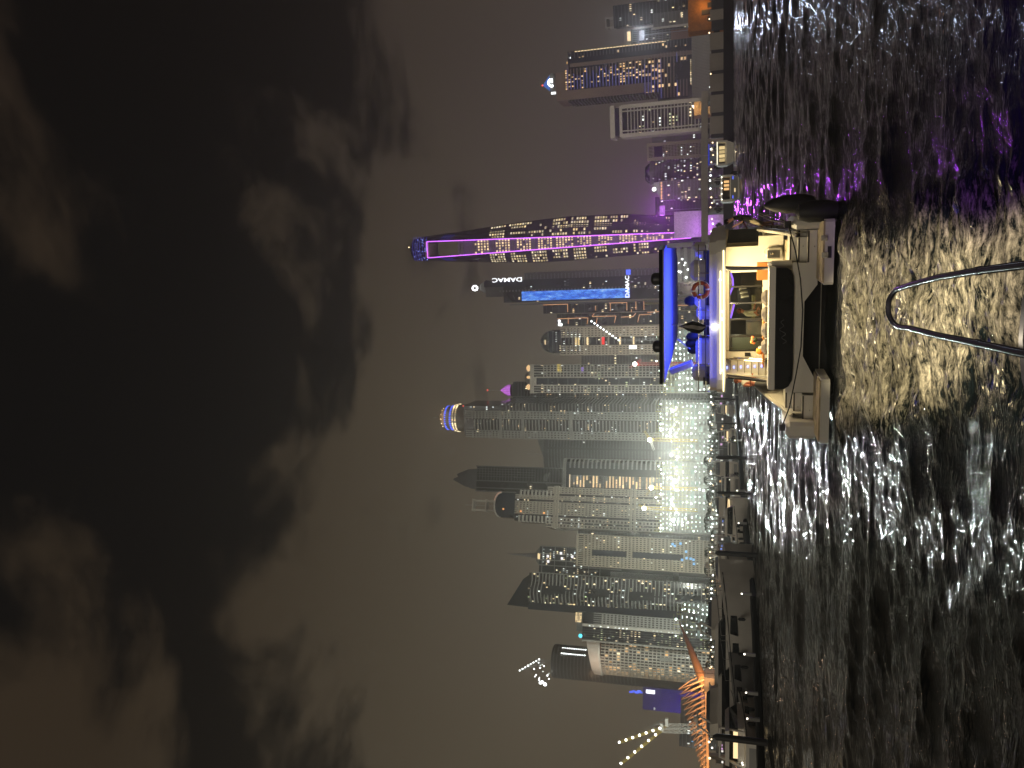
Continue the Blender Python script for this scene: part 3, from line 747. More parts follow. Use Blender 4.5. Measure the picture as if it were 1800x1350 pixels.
# ------------------------------------------------------------------ ornate beige tower with arched dark crown and lantern
def lantern_tower():
    D = 745
    root, w, d, h = tower('skyscraper', 'ornate beige tower with arched dark crown and lantern', D, 868, 940, 868, 1060, depth=40, yaw=6)
    x0 = root.location.x; X = lambda px, py: at(px, py, D).x - x0; Z = lambda px: zof(px, D, 900)
    zt = Z(905)
    MB().bx(-w / 2, w / 2, -d / 2, d / 2, 0, Z(960)).build('glazed_core', glassd, root)
    wu = w * .74
    MB().bx(-wu / 2, wu / 2, -d / 2 + 1, d / 2, Z(961), zt).build('upper_core', glassd, root)
    zones = ((-.5, -.40, 2), (-.36, -.25, 2), (-.20, .12, 7), (.17, .28, 3), (.33, .5, 4))
    for a, b_, n in zones:
        piers(root, [w * a + .6 + (w * (b_ - a) - 1.2) * i / (n - 1) for i in range(n)], 1.05, 1.3, 0, Z(961) if abs(a + b_) > .5 else zt, -d / 2 - .55, beige)
        me = MB().bx(w * a, w * b_, -d / 2 - 1.0, -d / 2 + .1, -.8, .8).mesh('spandrel', beige)
        top = Z(963) if abs(a + b_) > .5 else zt
        repeat(root, 'spandrel', me, [(0, 0, 4 + i * 3.5) for i in range(int((top - 4) / 3.5))])
    for px in (975, 980, 1109, 1116): MB().bx(-w / 2 - .8, w / 2 + .8, -d / 2 - 1.6, d / 2, Z(px) - 1.1, Z(px) + 1.1).build('belt_course', beige, root)
    me = MB().bx(-w * .385, -w * .355, -d / 2 - 1.5, -d / 2, -.5, .5).mesh('bracket', beige)
    for xx in (0, w * .66): repeat(root, 'bracket', me, [(xx, 0, 10 + i * 9.5) for i in range(int((Z(985) - 10) / 9.5))])
    # balconies stepping out at the shoulders
    for sx in (-1, 1):
        me = MB().bx(-3.2, 3.2, -d / 2 - 2, -d / 2 + 6, -.7, .7).mesh('shoulder_balcony', palec)
        repeat(root, 'shoulder_balcony', me, [(sx * wu * .43, 0, Z(914) - i * 3.9) for i in range(9)])
    # arched dark glass crown
    arch = [(-wu * .42, zt - 4), (wu * .42, zt - 4), (wu * .42, Z(880))] + [(wu * .42 * cos(a), Z(880) + (h - Z(880)) * sin(a)) for a in [k * pi / 10 for k in range(1, 10)]] + [(-wu * .42, Z(880))]
    MB().extr([(x, -d / 2 + 1.2, z) for x, z in arch], (0, 14, 0)).build('arched_crown', glassb, root)
    pts = [(x, -d / 2 + .6, z) for x, z in arch[2:]]
    MB().tube(pts, .8, 5).build('arch_rim', palec, root)
    MB().tube([(p[0] * 1.03, p[1] - 1, p[2] + .4) for p in pts[:5]], .22, 4).build('rim_light', E('rim_light', (1, .5, .35), .8), root)
    zl = h; Z = lambda px: zof(px, D + 20, 900)
    MB().loft([[(-w * .22, -6, zl - 2), (w * .22, -6, zl - 2), (w * .22, 6, zl - 2), (-w * .22, 6, zl - 2)], [(-w * .13, -4, zl + 5), (w * .13, -4, zl + 5), (w * .13, 4, zl + 5), (-w * .13, 4, zl + 5)]]).build('lantern_base', greyc, root)
    zz = zl + 5; lt = Z(831)
    for sx in (-1, 1):
        for sy in (-1, 1): MB().bx(sx * w * .12 - .7, sx * w * .12 + .7, sy * 3 - .6, sy * 3 + .6, zz, lt).build('lantern_post', palec, root)
    for k in (.35, .95): MB().bx(-w * .16, w * .16, -4.2, 4.2, zz + (lt - zz) * k - .7, zz + (lt - zz) * k + .7).build('lantern_ring', palec, root)
    MB().tube([(0, 0, zz), (0, 0, Z(818))], .3, 4).build('finial', steel, root)
    lit_windows(root, w, d, 4, Z(965), 3.5, 22, .15, ((win_warm, 5), (win_cool, 3), (win_dim, 3)), 81, y0=-d / 2 - .1, hf=.42)
    lit_windows(root, wu * .8, d, 4 + 3.5 * math.ceil((Z(955) - 4) / 3.5), zt, 3.5, 14, .16, ((win_warm, 5), (win_cool, 3)), 82, y0=-d / 2 + .9, hf=.42)
    q = MB()
    for px, py in ((895, 904), (925, 908), (965, 911)): q.box((X(px, py), -d / 2 - 1.5, Z(px)), (1.6, .5, 1.6))
    tag(q.build('aviation_lamp', E('orange_lamp', (1, .4, .12), 1.6), root), kind='stuff')
lantern_tower()

# ------------------------------------------------------------------ beige apartment slab
def grid_tower(name, label, D, top, l, r, ref, depth, wallm, cols, fh, pw, sw, dens, mats, seed, core=glassd, yaw=0):
    root, w, d, h = tower(name, label, D, top, l, r, ref, depth, yaw)
    MB().bx(-w / 2, w / 2, -d / 2, d / 2, 0, h - .2).build('glazed_core', core, root)
    me = MB().bx(-w / 2 - .3, w / 2 + .3, -d / 2 - .8, d / 2, -sw / 2, sw / 2).mesh('spandrel', wallm)
    repeat(root, 'spandrel', me, [(0, 0, 3 + i * fh) for i in range(int((h - 2) / fh))])
    piers(root, [-w / 2 + w * i / cols for i in range(cols + 1)], pw, 1.1, 0, h, -d / 2 - .6, wallm)
    MB().bx(-w / 2 - .7, w / 2 + .7, -d / 2 - 1.4, d / 2 + .5, h - .2, h + 1.4).build('parapet', wallm, root)
    lit_windows(root, w, d, 3, h - fh, fh, cols, dens, mats, seed, y0=-d / 2, wf=.55, hf=.42)
    return root, w, d, h
r_, w_, d_, h_ = grid_tower('apartment_tower', 'sandy yellow apartment block with dark central window bays', 715, 1016, 1004, 950, 1120, 26, beige2, 16, 3.4, .9, 1.5, .05, ((win_warm, 4), (win_cool, 3)), 91)
for x_ in (-w_ * .06,):
    for za, zb_ in ((.28, .62), (.66, .9)): MB().bx(x_ - 2.6, x_ + 2.6, -d_ / 2 - 1.4, -d_ / 2 - .9, h_ * za, h_ * zb_).build('window_bay', glassb, r_)
for px, py in ((1182, 962), (1186, 965), (1196, 961), (1206, 975), (1207, 986), (1214, 987), (1219, 989), (1220, 996), (1199, 989)):
    p = at(px, py, 714); MB().box((p.x - r_.location.x, -d_ / 2 - 1.6, p.z), (2.2, .4, 2.2)).build('blue_lit_window', win_blue, r_)
simple('apartment_tower', 'grey plain tower half hidden right of the sandy block', 800, 1016, 952, 935, 1120, depth=20, core=midc, slab=(.4, .2, greyc), cols=6, dens=.03, seed=19)

# ------------------------------------------------------------------ glass topped tower with a spire
def spire_tower():
    D = 770
    root, w, d, h = tower('skyscraper', 'glass topped tower with needle spire above white slab', D, 948, 1016, 966, 1000, depth=30)
    x0 = root.location.x; X = lambda px, py: at(px, py, D).x - x0; Z = lambda px: zof(px, D, 985)
    z0 = Z(1075)
    MB().bx(X(1000, 1014), X(1000, 968), -d / 2, d / 2, 0, h).build('glazed_core', glassb, root)
    for py in (1014.5, 1001, 992, 981, 968): MB().bx(X(1000, py) - .5, X(1000, py) + .5, -d / 2 - .9, -d / 2 + .1, z0 - 10, h).build('mullion', greyc, root)
    for px in (953, 975, 995, 1015, 1035, 1055): MB().bx(X(1000, 1014), X(1000, 968), -d / 2 - .6, -d / 2 - .05, Z(px) - .35, Z(px) + .35).build('transom', greyc, root)
    me = MB().bx(X(1000, 1021), X(1000, 1014.6), -d / 2 - .4, d / 2, -.3, .3).mesh('balcony', palec)
    repeat(root, 'balcony', me, [(0, 0, Z(960) - i * 3.6) for i in range(18)])
    MB().bx(X(1120, 1028), X(1120, 1013), -d / 2 - 7, d / 2, 0, Z(1075)).build('white_slab', M('white_render', (.62, .63, .66), .8), root)
    q = MB()
    for i in range(int(Z(1080) / 3.4)):
        q.bx(X(1120, 1026.5), X(1120, 1024.5), -d / 2 - 7.15, -d / 2 - 7.02, 4 + i * 3.4, 5.6 + i * 3.4)
    tag(q.build('slab_window', glassd, root), kind='stuff')
    MB().bx(X(1190, 1028), X(1190, 1012), -d / 2 - 7.4, -d / 2 - 7.05, Z(1194), Z(1184)).build('recess', darkc, root)
    cxp = X(948, 983)
    MB().loft([[(cxp - 11, -8, h), (cxp + 11, -8, h), (cxp + 11, 8, h), (cxp - 11, 8, h)], [(cxp - 5, -4, Z(938)), (cxp + 5, -4, Z(938)), (cxp + 5, 4, Z(938)), (cxp - 5, 4, Z(938))]]).build('roof_cap', midc, root)
    MB().tube([(cxp, 0, Z(940)), (cxp, 0, Z(915)), (cxp, 0, Z(884))], [3.4, 1.5, .3], 8).build('spire', M('spire_metal', (.2, .19, .2), .5), root)
    q = MB(); q.bx(X(948, 988), X(948, 978), -d / 2 - .8, -d / 2 - .2, Z(949), Z(945)); q.build('crown_lamp', win_warm, root)
    lit_windows(root, 0, d, Z(1050), Z(952), 3.6, 14, .2, ((win_warm, 4), (win_cool, 4)), 101, y0=-d / 2, x0=X(1000, 1013), x1=X(1000, 969), hf=.4)
    for px, py in ((963, 983), (964, 992), (986, 978), (988, 987), (1006, 984)): MB().box((X(px, py), -d / 2 - 1.1, Z(px)), (2.6, .3, 2.4)).build('bright_window', E('bright_room', (1, .95, .95), 1.3) if px == 963 else bpy.data.materials['bright_room'], root)
spire_tower()

# ------------------------------------------------------------------ slanted dark tower with wavy balconies
def slanted_tower():
    D = 730
    root, w, d, h = rounded('apartment_tower', 'dark tower with wavy balconies and slanted roof', D, 905, 1086, 1024, 1080, 30, greyc, glassd, 3.5, .9, 17, .13, ((win_warm, 5), (win_cool, 2), (win_green, 1)), 111, slope=14, waves=2.2)
    x0 = root.location.x; X = lambda px, py: at(px, py, D).x - x0; Z = lambda px: zof(px, D, 1050)
    MB().extr([(-w / 2, -8, h - 15), (w / 2, -8, h - 15), (w * .3, -8, h - 6), (-w / 2 + 1, -8, h + 9)], (0, 20, 0)).build('slanted_roof', glassb, root)
    MB().loft([[(-w / 2 - 1, -d / 2 - 3, 0), (-w * .24, -d * .7, 0), (-w * .24, 0, 0), (-w / 2 - 1, 0, 0)], [(-w / 2 - 1, -d / 2 - 3, h - 15), (-w * .34, -d * .7, h - 15), (-w * .34, 0, h - 15), (-w / 2 - 1, 0, h - 15)]]).build('glass_flank', glassb, root)
    q = MB(); rnd = random.Random(13)
    for i in range(46):
        z = 10 + rnd.random() * (h - 40); x = -w * .44 + rnd.random() * w * .12
        q.bx(x, x + 2.0, -d / 2 - 3.9, -d / 2 - 3.5, z, z + 1.7)
    tag(q.build('lit_window', win_warm, root), kind='stuff')
slanted_tower()

# ------------------------------------------------------------------ tower with lit crown box and cyan lamp
def cyan_tower():
    D = 700
    root, w, d, h = tower('office_tower', 'slim tower with glowing roof box and cyan lamp', D, 1024, 1140, 1092, 1120, depth=28)
    x0 = root.location.x; X = lambda px, py: at(px, py, D).x - x0; Z = lambda px: zof(px, D, 1115)
    MB().bx(-w / 2, w / 2, -d / 2, d / 2, 0, h).build('glazed_core', glassd, root)
    a, b_ = w * .12, w * .5
    me = MB().bx(a, b_, -d / 2 - .9, -d / 2 + .1, -.7, .7).mesh('spandrel', greyc)
    repeat(root, 'spandrel', me, [(0, 0, 4 + i * 3.4) for i in range(int((h - 16) / 3.4))])
    piers(root, [a + (b_ - a) * i / 5 for i in range(6)], .7, 1, 0, h - 10, -d / 2 - .5, greyc)
    MB().bx(w * .0, w * .1, -d / 2 - 1.4, -d / 2 + .1, 0, h).build('fin_wall', palec, root)
    MB().bx(-w * .53, -w * .47, -d / 2 - 1.0, d / 2, 0, h).build('edge_pier', greyc, root)
    for i in range(5): MB().bx(-w * .45 + i * w * .085, -w * .45 + i * w * .085 + .35, -d / 2 - .5, -d / 2 - .02, 0, h).build('mullion', darkc, root)
    MB().bx(-w * .2, w * .5, -d / 2 + 4, d / 2, h, Z(1012)).build('roof_box', midc, root)
    q = MB()
    for i in range(4):
        for j in range(6): q.bx(w * .12 + j * w * .06, w * .12 + j * w * .06 + w * .05, -d / 2 + 3.8, -d / 2 + 3.95, Z(1020) + i * 1.5, Z(1020) + i * 1.5 + 1.1)
    tag(q.build('roof_glow', E('roof_glow', (1, .75, .4), 1.2, spread=.4), root), kind='stuff')
    MB().ball((X(1021, 1124), -d / 2 - .5, Z(1021)), 1.7, 8).build('cyan_lamp', E('cyan_lamp', (.1, .8, 1), 2.2), root)
    lit_windows(root, 0, d, 6, h - 6, 3.4, 6, .38, ((win_green, 5), (win_warm, 3), (win_cool, 1)), 121, y0=-d / 2 - .05, x0=-w * .46, x1=-w * .02, hf=.5, wf=.42, run=.3)
    q = MB()
    for i in range(int(h / 3.4) - 3):
        if random.random() < .7: q.bx(w * .02, w * .05, -d / 2 - 1.6, -d / 2 - 1.45, 8 + i * 3.4, 9.3 + i * 3.4)
    tag(q.build('stair_lamp', win_cool, root), kind='stuff')
cyan_tower()

# ------------------------------------------------------------------ round gridded tower with tilted white ring, dark round tower behind it
def gridded_round():
    D = 690
    root, w, d, h = tower('office_tower', 'round gridded tower with tilted white ring roof', D, 1052, 1212, 1138, 1130, depth=60)
    x0 = root.location.x; X = lambda px, py: at(px, py, D).x - x0; Z = lambda px: zof(px, D, 1175)
    n = 44; r = w / 2
    MB().lathe([(r - 1, 0), (r - 1, h)], n).build('glazed_core', glassd, root, smooth=True)
    pier_me = MB().bx(-.5, .5, -r - .2, -r + 1, 0, h).mesh('pier', palec)
    for k in range(n):
        o = link('pier', pier_me, root); o.rotation_euler = (0, 0, 2 * pi * k / n)
    ring = MB().lathe([(r - .9, -.5), (r + .05, -.5), (r + .05, .5), (r - .9, .5)], n).mesh('floor_slab', palec)
    repeat(root, 'floor_slab', ring, [(0, 0, 3 + i * 3.6) for i in range(int(h / 3.6))])
    # tilted ring roof
    zr = Z(1043); tl = R(11); pts = []
    mk = MB(); rings = []
    for k in range(40):
        a = 2 * pi * k / 40; c, s = cos(a), sin(a); rr = r * 1.03
        base = [(rr * c, rr * s, -1.5), (rr * c * 1.05, rr * s * 1.05, 0), (rr * c, rr * s, 9.5 + 2.5 * c), (rr * c * .86, rr * s * .86, 9), (rr * c * .9, rr * s * .9, -1)]
        rings.append([(p[0], p[1], p[2] + h + 2 + (rr * c) * .10) for p in base])
    rings.append(rings[0]); mk.loft(rings, caps=False).build('ring_roof', white_paint, root, smooth=True)
    MB().lathe([(r * .84, h), (r * .84, h + 7)], 30).build('roof_drum', M('copper_lit_drum', (.4, .25, .18), .7), root)
    rnd = random.Random(8); q = MB(); q2 = MB()
    for i in range(int(h / 3.6) - 1):
        for k in range(n):
            a = 2 * pi * (k + .5) / n
            if sin(a) > .1: continue
            p = .2 + (.42 if cos(a) < -.55 else 0)
            if rnd.random() < p:
                c, s = cos(a), sin(a); rr = r - .7; t = 1.3
                z = 3.7 + i * 3.6
                P = [(rr * c + t * s, rr * s - t * c, z), (rr * c - t * s, rr * s + t * c, z), (rr * c - t * s, rr * s + t * c, z + 2.4), (rr * c + t * s, rr * s - t * c, z + 2.4)]
                (q if rnd.random() < .8 else q2).quad(*P)
    tag(q.build('lit_window', win_amber, root), kind='stuff'); tag(q2.build('lit_window', win_warm, root), kind='stuff')
    for kk in (.46, .5): MB().bx(-1.6, 1.6, -r - .6, -r + .4, h * .42, h * .52).build('plant_louvre', greyc, root); break
    lamp('ring_wash', 'POINT', (root.location.x - r * .3, D - 12, h + 3), 9000, (1, .62, .4), 1)
    # dark tower behind
    D2 = 800
    r2, w2, d2, h2 = tower('skyscraper', 'dark round tower topped by a lit crane', D2, 966, 1208, 1150, 1000, depth=50)
    MB().lathe([(w2 / 2, 0), (w2 / 2, h2), (w2 * .46, h2 + 1)], 32).build('glazed_core', darkc, r2, smooth=True)
    rg = MB().lathe([(w2 / 2 - .3, -.5), (w2 / 2 + .5, -.5), (w2 / 2 + .5, .5), (w2 / 2 - .3, .5)], 32).mesh('floor_slab', midc)
    repeat(r2, 'floor_slab', rg, [(0, 0, h2 - 2 - i * 3.8) for i in range(24)])
    q = MB(); Z2 = lambda px: zof(px, D2, 1180)
    for i in range(11):
        px = 983 + i * 4.1
        for a in (-1.05, -.62):
            q.ball((w2 * .5 * cos(a) + .2, w2 * .52 * sin(a), Z2(px)), .55, 5)
    tag(q.build('hoist_lamp', lamp_white, r2), kind='stuff')
    # the crane on it
    c0 = Vector((r2.location.x, D2 + 20, h2)); cr = thing('tower_crane', 'crane strung with white lamps on the dark round tower', 'crane', c0, 0)
    mast = MB()
    def lattice(mb, a, b2, s, nseg):
        a = Vector(a); b2 = Vector(b2); t = (b2 - a).normalized(); u = t.cross(Vector((0, 1, 0))).normalized(); v = t.cross(u)
        cs = [u * s + v * s, -u * s + v * s, -u * s - v * s, u * s - v * s]
        for c in cs: mb.tube([a + c, b2 + c], s * .16, 4)
        for i in range(nseg):
            p = a + (b2 - a) * (i / nseg); q_ = a + (b2 - a) * ((i + 1) / nseg)
            for k in range(4): mb.tube([p + cs[k], q_ + cs[(k + 1) % 4]], s * .1, 3)
    lattice(mast, (0, 0, -2), (0, 0, 20), 1.2, 8); mast.build('mast', steel, cr)
    j = MB(); tip = at(914, 1178, D2 + 20) - c0; lattice(j, (-4, 0, 14), tip, .8, 12); j.build('jib', steel, cr)
    q = MB(); rnd = random.Random(2)
    for i in range(8):
        t = i / 7; p = Vector((2, 0, 16)) * (1 - t) + Vector(tip) * t; q.ball(p + Vector((0, -1, 0)), .8, 5)
    for i in range(16):
        px = rnd.uniform(938, 965); py = rnd.uniform(1160, 1195); p = at(px, py, D2 + 20) - c0; q.ball(p, rnd.uniform(.3, .8), 5)
    for px, py in ((950, 1200), (958, 1203), (953, 1199)): p = at(px, py, D2) - c0; q.ball(p, 1.7, 6)
    tag(q.build('jib_lamp', lamp_white, cr), kind='stuff')
    return lattice
lattice = gridded_round()

# violet washed block and low dark blocks on the left
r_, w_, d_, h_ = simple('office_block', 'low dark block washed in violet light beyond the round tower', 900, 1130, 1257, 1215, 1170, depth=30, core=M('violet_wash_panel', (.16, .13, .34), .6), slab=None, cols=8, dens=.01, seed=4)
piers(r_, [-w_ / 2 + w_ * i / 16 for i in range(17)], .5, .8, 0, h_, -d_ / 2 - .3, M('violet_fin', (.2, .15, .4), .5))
Zl = lambda px: zof(px, 900, 1230)
q = MB()
for px, py in ((1109, 1225), (1114, 1224), (1119, 1226), (1123, 1224), (1126, 1226)): p = at(px, py, 899); q.bx(p.x - r_.location.x - 1, p.x - r_.location.x + 1, -d_ / 2 - 1.2, -d_ / 2 - .7, p.z - 2, p.z + 2)
tag(q.build('blue_lamp', led_blue, r_), kind='stuff')
p = at(1143, 1225, 899); MB().bx(p.x - r_.location.x - 2, p.x - r_.location.x + 2, -d_ / 2 - 1.5, -d_ / 2 - .8, p.z - 5, p.z + 5).build('white_sign', sign_white, r_)
lamp('violet_block_wash', 'AREA', (r_.location.x, 850, 20), 26000, (.25, .15, 1), 20, 6, (r_.location.x, 890, 60))
simple('office_block', 'low dark block behind the lit cranes, seen over the orange bridge', 760, 1196, 1292, 1240, 1210, depth=30, core=darkc, slab=(.5, .3, midc), cols=9, dens=.05, seed=5)
simple('office_block', 'low dark block leftmost in the skyline with cool lit windows', 720, 1194, 1322, 1293, 1210, depth=26, core=glassd, slab=(.5, .3, darkc), cols=7, dens=.09, mats=((win_cool, 3), (win_blue, 1)), seed=6)

# two luffing cranes with lamps along their jibs
for k, (base, tip, n, lab) in enumerate((((1172, 1276), (1091, 1304), 7, 'lit luffing crane with the shorter jib, nearer the violet block'), ((1163, 1284), (1094, 1341), 6, 'lit luffing crane with jib leaning farthest out, leftmost crane'))):
    D = 640; b0 = at(1250, base[1] - 4, D); cr = thing('luffing_crane', lab, 'crane', (b0.x, D, 0))
    pb = at(*base, D) - Vector((b0.x, D, 0)); pt = at(*tip, D) - Vector((b0.x, D, 0))
    mb = MB(); lattice(mb, (pb.x * .2, 0, 0), (pb.x, 0, pb.z), 1.3, 12); mb.build('mast', white_paint, cr)
    mb = MB(); lattice(mb, pb, pt, .7, 16); mb.build('jib', yellow_paint, cr)
    MB().box((pb.x + 3, 0, pb.z), (6, 2.4, 2.6)).build('machine_cab', white_paint, cr)
    MB().tube([pb + Vector((2, 0, 8)), pb * .3 + pt * .7], .12, 3).build('pendant_line', steel, cr)
    MB().tube([pb, pb + Vector((2, 0, 9)), pb + Vector((6, 0, 0))], .4, 4).build('back_frame', steel, cr)
    for i in range(n):
        t = i / (n - 1); q = pb + (pt - pb) * (.12 + .88 * t)
        MB().ball(q + Vector((0, -1, 1)), .95, 6).build('jib_lamp', lamp_white, cr)

# ------------------------------------------------------------------ right hand group
def blue_balcony_tower():
    D = 760
    root = thing('skyscraper', 'stepped tower with blue lit balconies and small glowing blue pyramid', 'skyscraper', (at(1100, 125, D).x, D + 18, 0), -math.atan2(at(1100, 125, D).x, D) * .85 + R(8))
    x0 = root.location.x; X = lambda px, py: (at(px, py, D).x - x0); Z = lambda px: zof(px, D, 125)
    wm = brownc; d = 36
    w0, w1 = X(1100, 166), X(1100, 84)
    MB().bx(X(1100, 160), X(1100, 88), -d / 2, d / 2, 0, Z(1000)).build('glazed_core', glassb, root)
    MB().bx(X(1100, 172), X(1100, 150), -d / 2 + 2, d / 2, 0, Z(1155)).build('low_wing', glassb, root)
    MB().bx(X(1100, 158), X(1100, 142), -d / 2 - 1.2, d / 2, Z(1145), Z(978)).build('stair_wall', wm, root)
    MB().bx(X(1100, 103), X(1100, 97), -d / 2 - 1.2, d / 2, 0, Z(1003)).build('corner_pier', wm, root)
    MB().bx(X(1100, 96), X(1100, 74), -d / 2 + 6, d / 2, 0, Z(1004)).build('side_slab', glassb, root)
    MB().bx(X(1100, 150), X(1100, 108), -d / 2 + 4, d / 2 - 6, Z(1002), Z(975)).build('attic', wm, root)
    MB().bx(X(1100, 140), X(1100, 116), -d / 2 + 6, d / 2 - 10, Z(976), Z(970)).build('attic_cap', greyc, root)
    # pyramid
    cxp = X(1000, 133); zb, zt = Z(963), Z(948)
    MB().loft([[(cxp - 8, -8, zb), (cxp + 8, -8, zb), (cxp + 8, 8, zb), (cxp - 8, 8, zb)], [(cxp - .4, -.4, zt), (cxp + .4, -.4, zt), (cxp + .4, .4, zt), (cxp - .4, .4, zt)]]).build('pyramid', E('pyramid_blue', (.12, .3, 1), .55), root)
    MB().bx(cxp - 9, cxp + 9, -9, 9, Z(972), zb).build('pyramid_base', midc, root)
    MB().ball((cxp, 0, zt + .8), .8).build('beacon', lamp_red, root)
    pts = [(cxp + 3.6 * cos(a), -10, Z(967) + 3.6 * sin(a)) for a in [k * pi / 8 + .4 for k in range(14)]]
    lg = MB(); lg.tube(pts, 1.0, 5); lg.bx(cxp, cxp + 3.6, -10.5, -9.5, Z(967) - .8, Z(967) + .8); lg.build('logo', E('roof_logo', (.9, .95, 1), 6), root)
    MB().box((X(1000, 152), -12, Z(971)), (2.2, .8, 6)).build('lit_fin', sign_white, root)
    MB().box((X(1000, 95), -8, Z(1006)), (2.2, .8, 7)).build('lit_fin', sign_white, root)
    # blue edged balconies, stepping out towards the base
    rows = [(1207 - i * 5.65) for i in range(38)]
    led = MB(); lit = MB(); rnd = random.Random(17)
    for px in rows:
        if px > 1160: l, r = 170, 96
        elif px > 1128: l, r = 160, 98
        elif px > 1070: l, r = 142, 104
        else: l, r = 141, 106
        if 1180 < px and False: continue
        z = Z(px); xa, xb = X(1100, l), X(1100, r)
        MB().bx(xa, xb, -d / 2 - 2.0, -d / 2 - .05, z - .5, z + .45).build('balcony', wm, root)
        if px < 1165 or rnd.random() < .25: led.bx(xa, xa + (xb - xa) * rnd.uniform(.5, 1), -d / 2 - 2.15, -d / 2 - 2.02, z - .28, z + .22)
        n = 9
        for j in range(n):
            if rnd.random() < (.5 if 1090 < px < 1165 or px < 1000 else .2):
                u = xa + (xb - xa) * (j + .2) / n; lit.quad((u, -d / 2 - .1, z + .6), (u + (xb - xa) / n * .6, -d / 2 - .1, z + .6), (u + (xb - xa) / n * .6, -d / 2 - .1, z + 2.4), (u, -d / 2 - .1, z + 2.4))
    tag(led.build('blue_edge_light', E('blue_edge', (.18, .24, 1), .38), root), kind='stuff'); tag(lit.build('lit_window', win_amber, root), kind='stuff')
    lit2 = MB()
    for px in rows:
        if rnd.random() < .45: xa = X(1100, 95 - rnd.random() * 14); lit2.quad((xa, -d / 2 + 5.9, Z(px)), (xa + 2.4, -d / 2 + 5.9, Z(px)), (xa + 2.4, -d / 2 + 5.9, Z(px) + 1.9), (xa, -d / 2 + 5.9, Z(px) + 1.9))
    tag(lit2.build('lit_window', win_amber, root), kind='stuff')
    e = MB(); e.tube([(X(1100, 75), -d / 2 + 5.6, Z(1170)), (X(1100, 75), -d / 2 + 5.6, Z(1010))], .4, 4); e.build('edge_light', win_warm, root)
    me = MB().bx(X(1100, 96), X(1100, 74), -d / 2 + 5.3, d / 2, -.4, .4).mesh('side_floor', darkc)
    repeat(root, 'side_floor', me, [(0, 0, Z(px)) for px in rows])
    for px in rows[8:]:
        MB().bx(X(1100, 162), X(1100, 157), -d / 2, d / 2 - 8, Z(px) - .5, Z(px) + .4).build('rear_balcony', midc, root)
    MB().bx(X(1100, 143), X(1100, 114), -d / 2 - 2.4, -d / 2 - 2.1, Z(1214), Z(1186)).build('blank_screen', glassd, root)
    # finned parking podium
    xa, xb = X(1235, 172), X(1235, 40)
    MB().bx(xa, xb, -d / 2 - 14, d / 2 - 20, 0, Z(1218)).build('podium', darkc, root)
    me = MB().bx(-.45, .45, -d / 2 - 14.9, -d / 2 - 13.9, 0, Z(1218) + .6).mesh('podium_fin', greyc)
    repeat(root, 'podium_fin', me, [(xa + (xb - xa) * i / 54, 0, 0) for i in range(55)])
    q = MB()
    for i in range(14): q.box((X(1216, 144 - i * 3), -d / 2 - 14.6, Z(1217) + .9), (1.0, .5, .7))
    tag(q.build('podium_lamp', win_warm, root), kind='stuff')
blue_balcony_tower()

r_, w_, d_, h_ = grid_tower('apartment_tower', 'slender tower with pale lit roof box at the right edge', 820, 1112, 70, 42, 1150, 24, midc, 9, 3.6, .8, .8, .05, ((win_warm, 4), (win_cool, 1)), 131)
MB().bx(-w_ * .48, w_ * .48, -d_ / 2, d_ / 2 - 4, h_ + 1.4, zof(1097, 820, 55)).build('roof_box', palec, r_)
MB().bx(-w_ * .1, w_ * .44, -d_ / 2 - .3, -d_ / 2 - .02, h_ + 2, h_ + 5.5).build('roof_glow', win_warm, r_)
MB().bx(-w_ * .45, w_ * .2, -d_ / 2 - 9, -d_ / 2 - 2, 0, zof(1180, 820, 55)).build('brown_wing', M('terracotta_wall', (.36, .17, .11), .85, scale=.05), r_)
added_lamp('added cool white glitter light before the slender tower with roof box', at(1128, 62, 790), 11000, (.68, .78, 1), 12, 6, (0, 20, 0), round_=True, spread=80)  # added lamp that gives the right-hand water its bluish glitter
r_, w_, d_, h_ = simple('apartment_tower', 'dark tower with square roof frame, rightmost in the skyline', 780, 1078, 28, -8, 1150, depth=30, core=glassd, slab=(.5, .3, darkc), cols=11, dens=.10, mats=((win_warm, 4), (win_cool, 4), (win_amber, 1)), seed=141)
f = MB(); zz = h_ + .3; zt_ = zof(1065, 780, 15)
for sx in (-.45, -.02):
    for sy in (-.4, .4): f.bx(sx * w_ - .7, sx * w_ + .7, sy * d_ - .7, sy * d_ + .7, zz, zt_)
f.build('roof_frame_post', palec, r_); MB().bx(-w_ * .48, w_ * .02, -d_ * .45, d_ * .45, zt_, zt_ + 1.3).build('roof_frame', palec, r_)
r_, w_, d_, h_ = simple('apartment_tower', 'dark low tower with pale corner edge beside the rightmost tower', 740, 1148, 34, 10, 1200, depth=24, core=darkc, slab=(.4, .2, midc), cols=8, dens=.08, seed=151)
MB().bx(-w_ / 2 - .8, -w_ / 2 + .9, -d_ / 2 - .9, -d_ / 2 + 1, 0, h_ + 2).build('corner_pier', palec, r_)

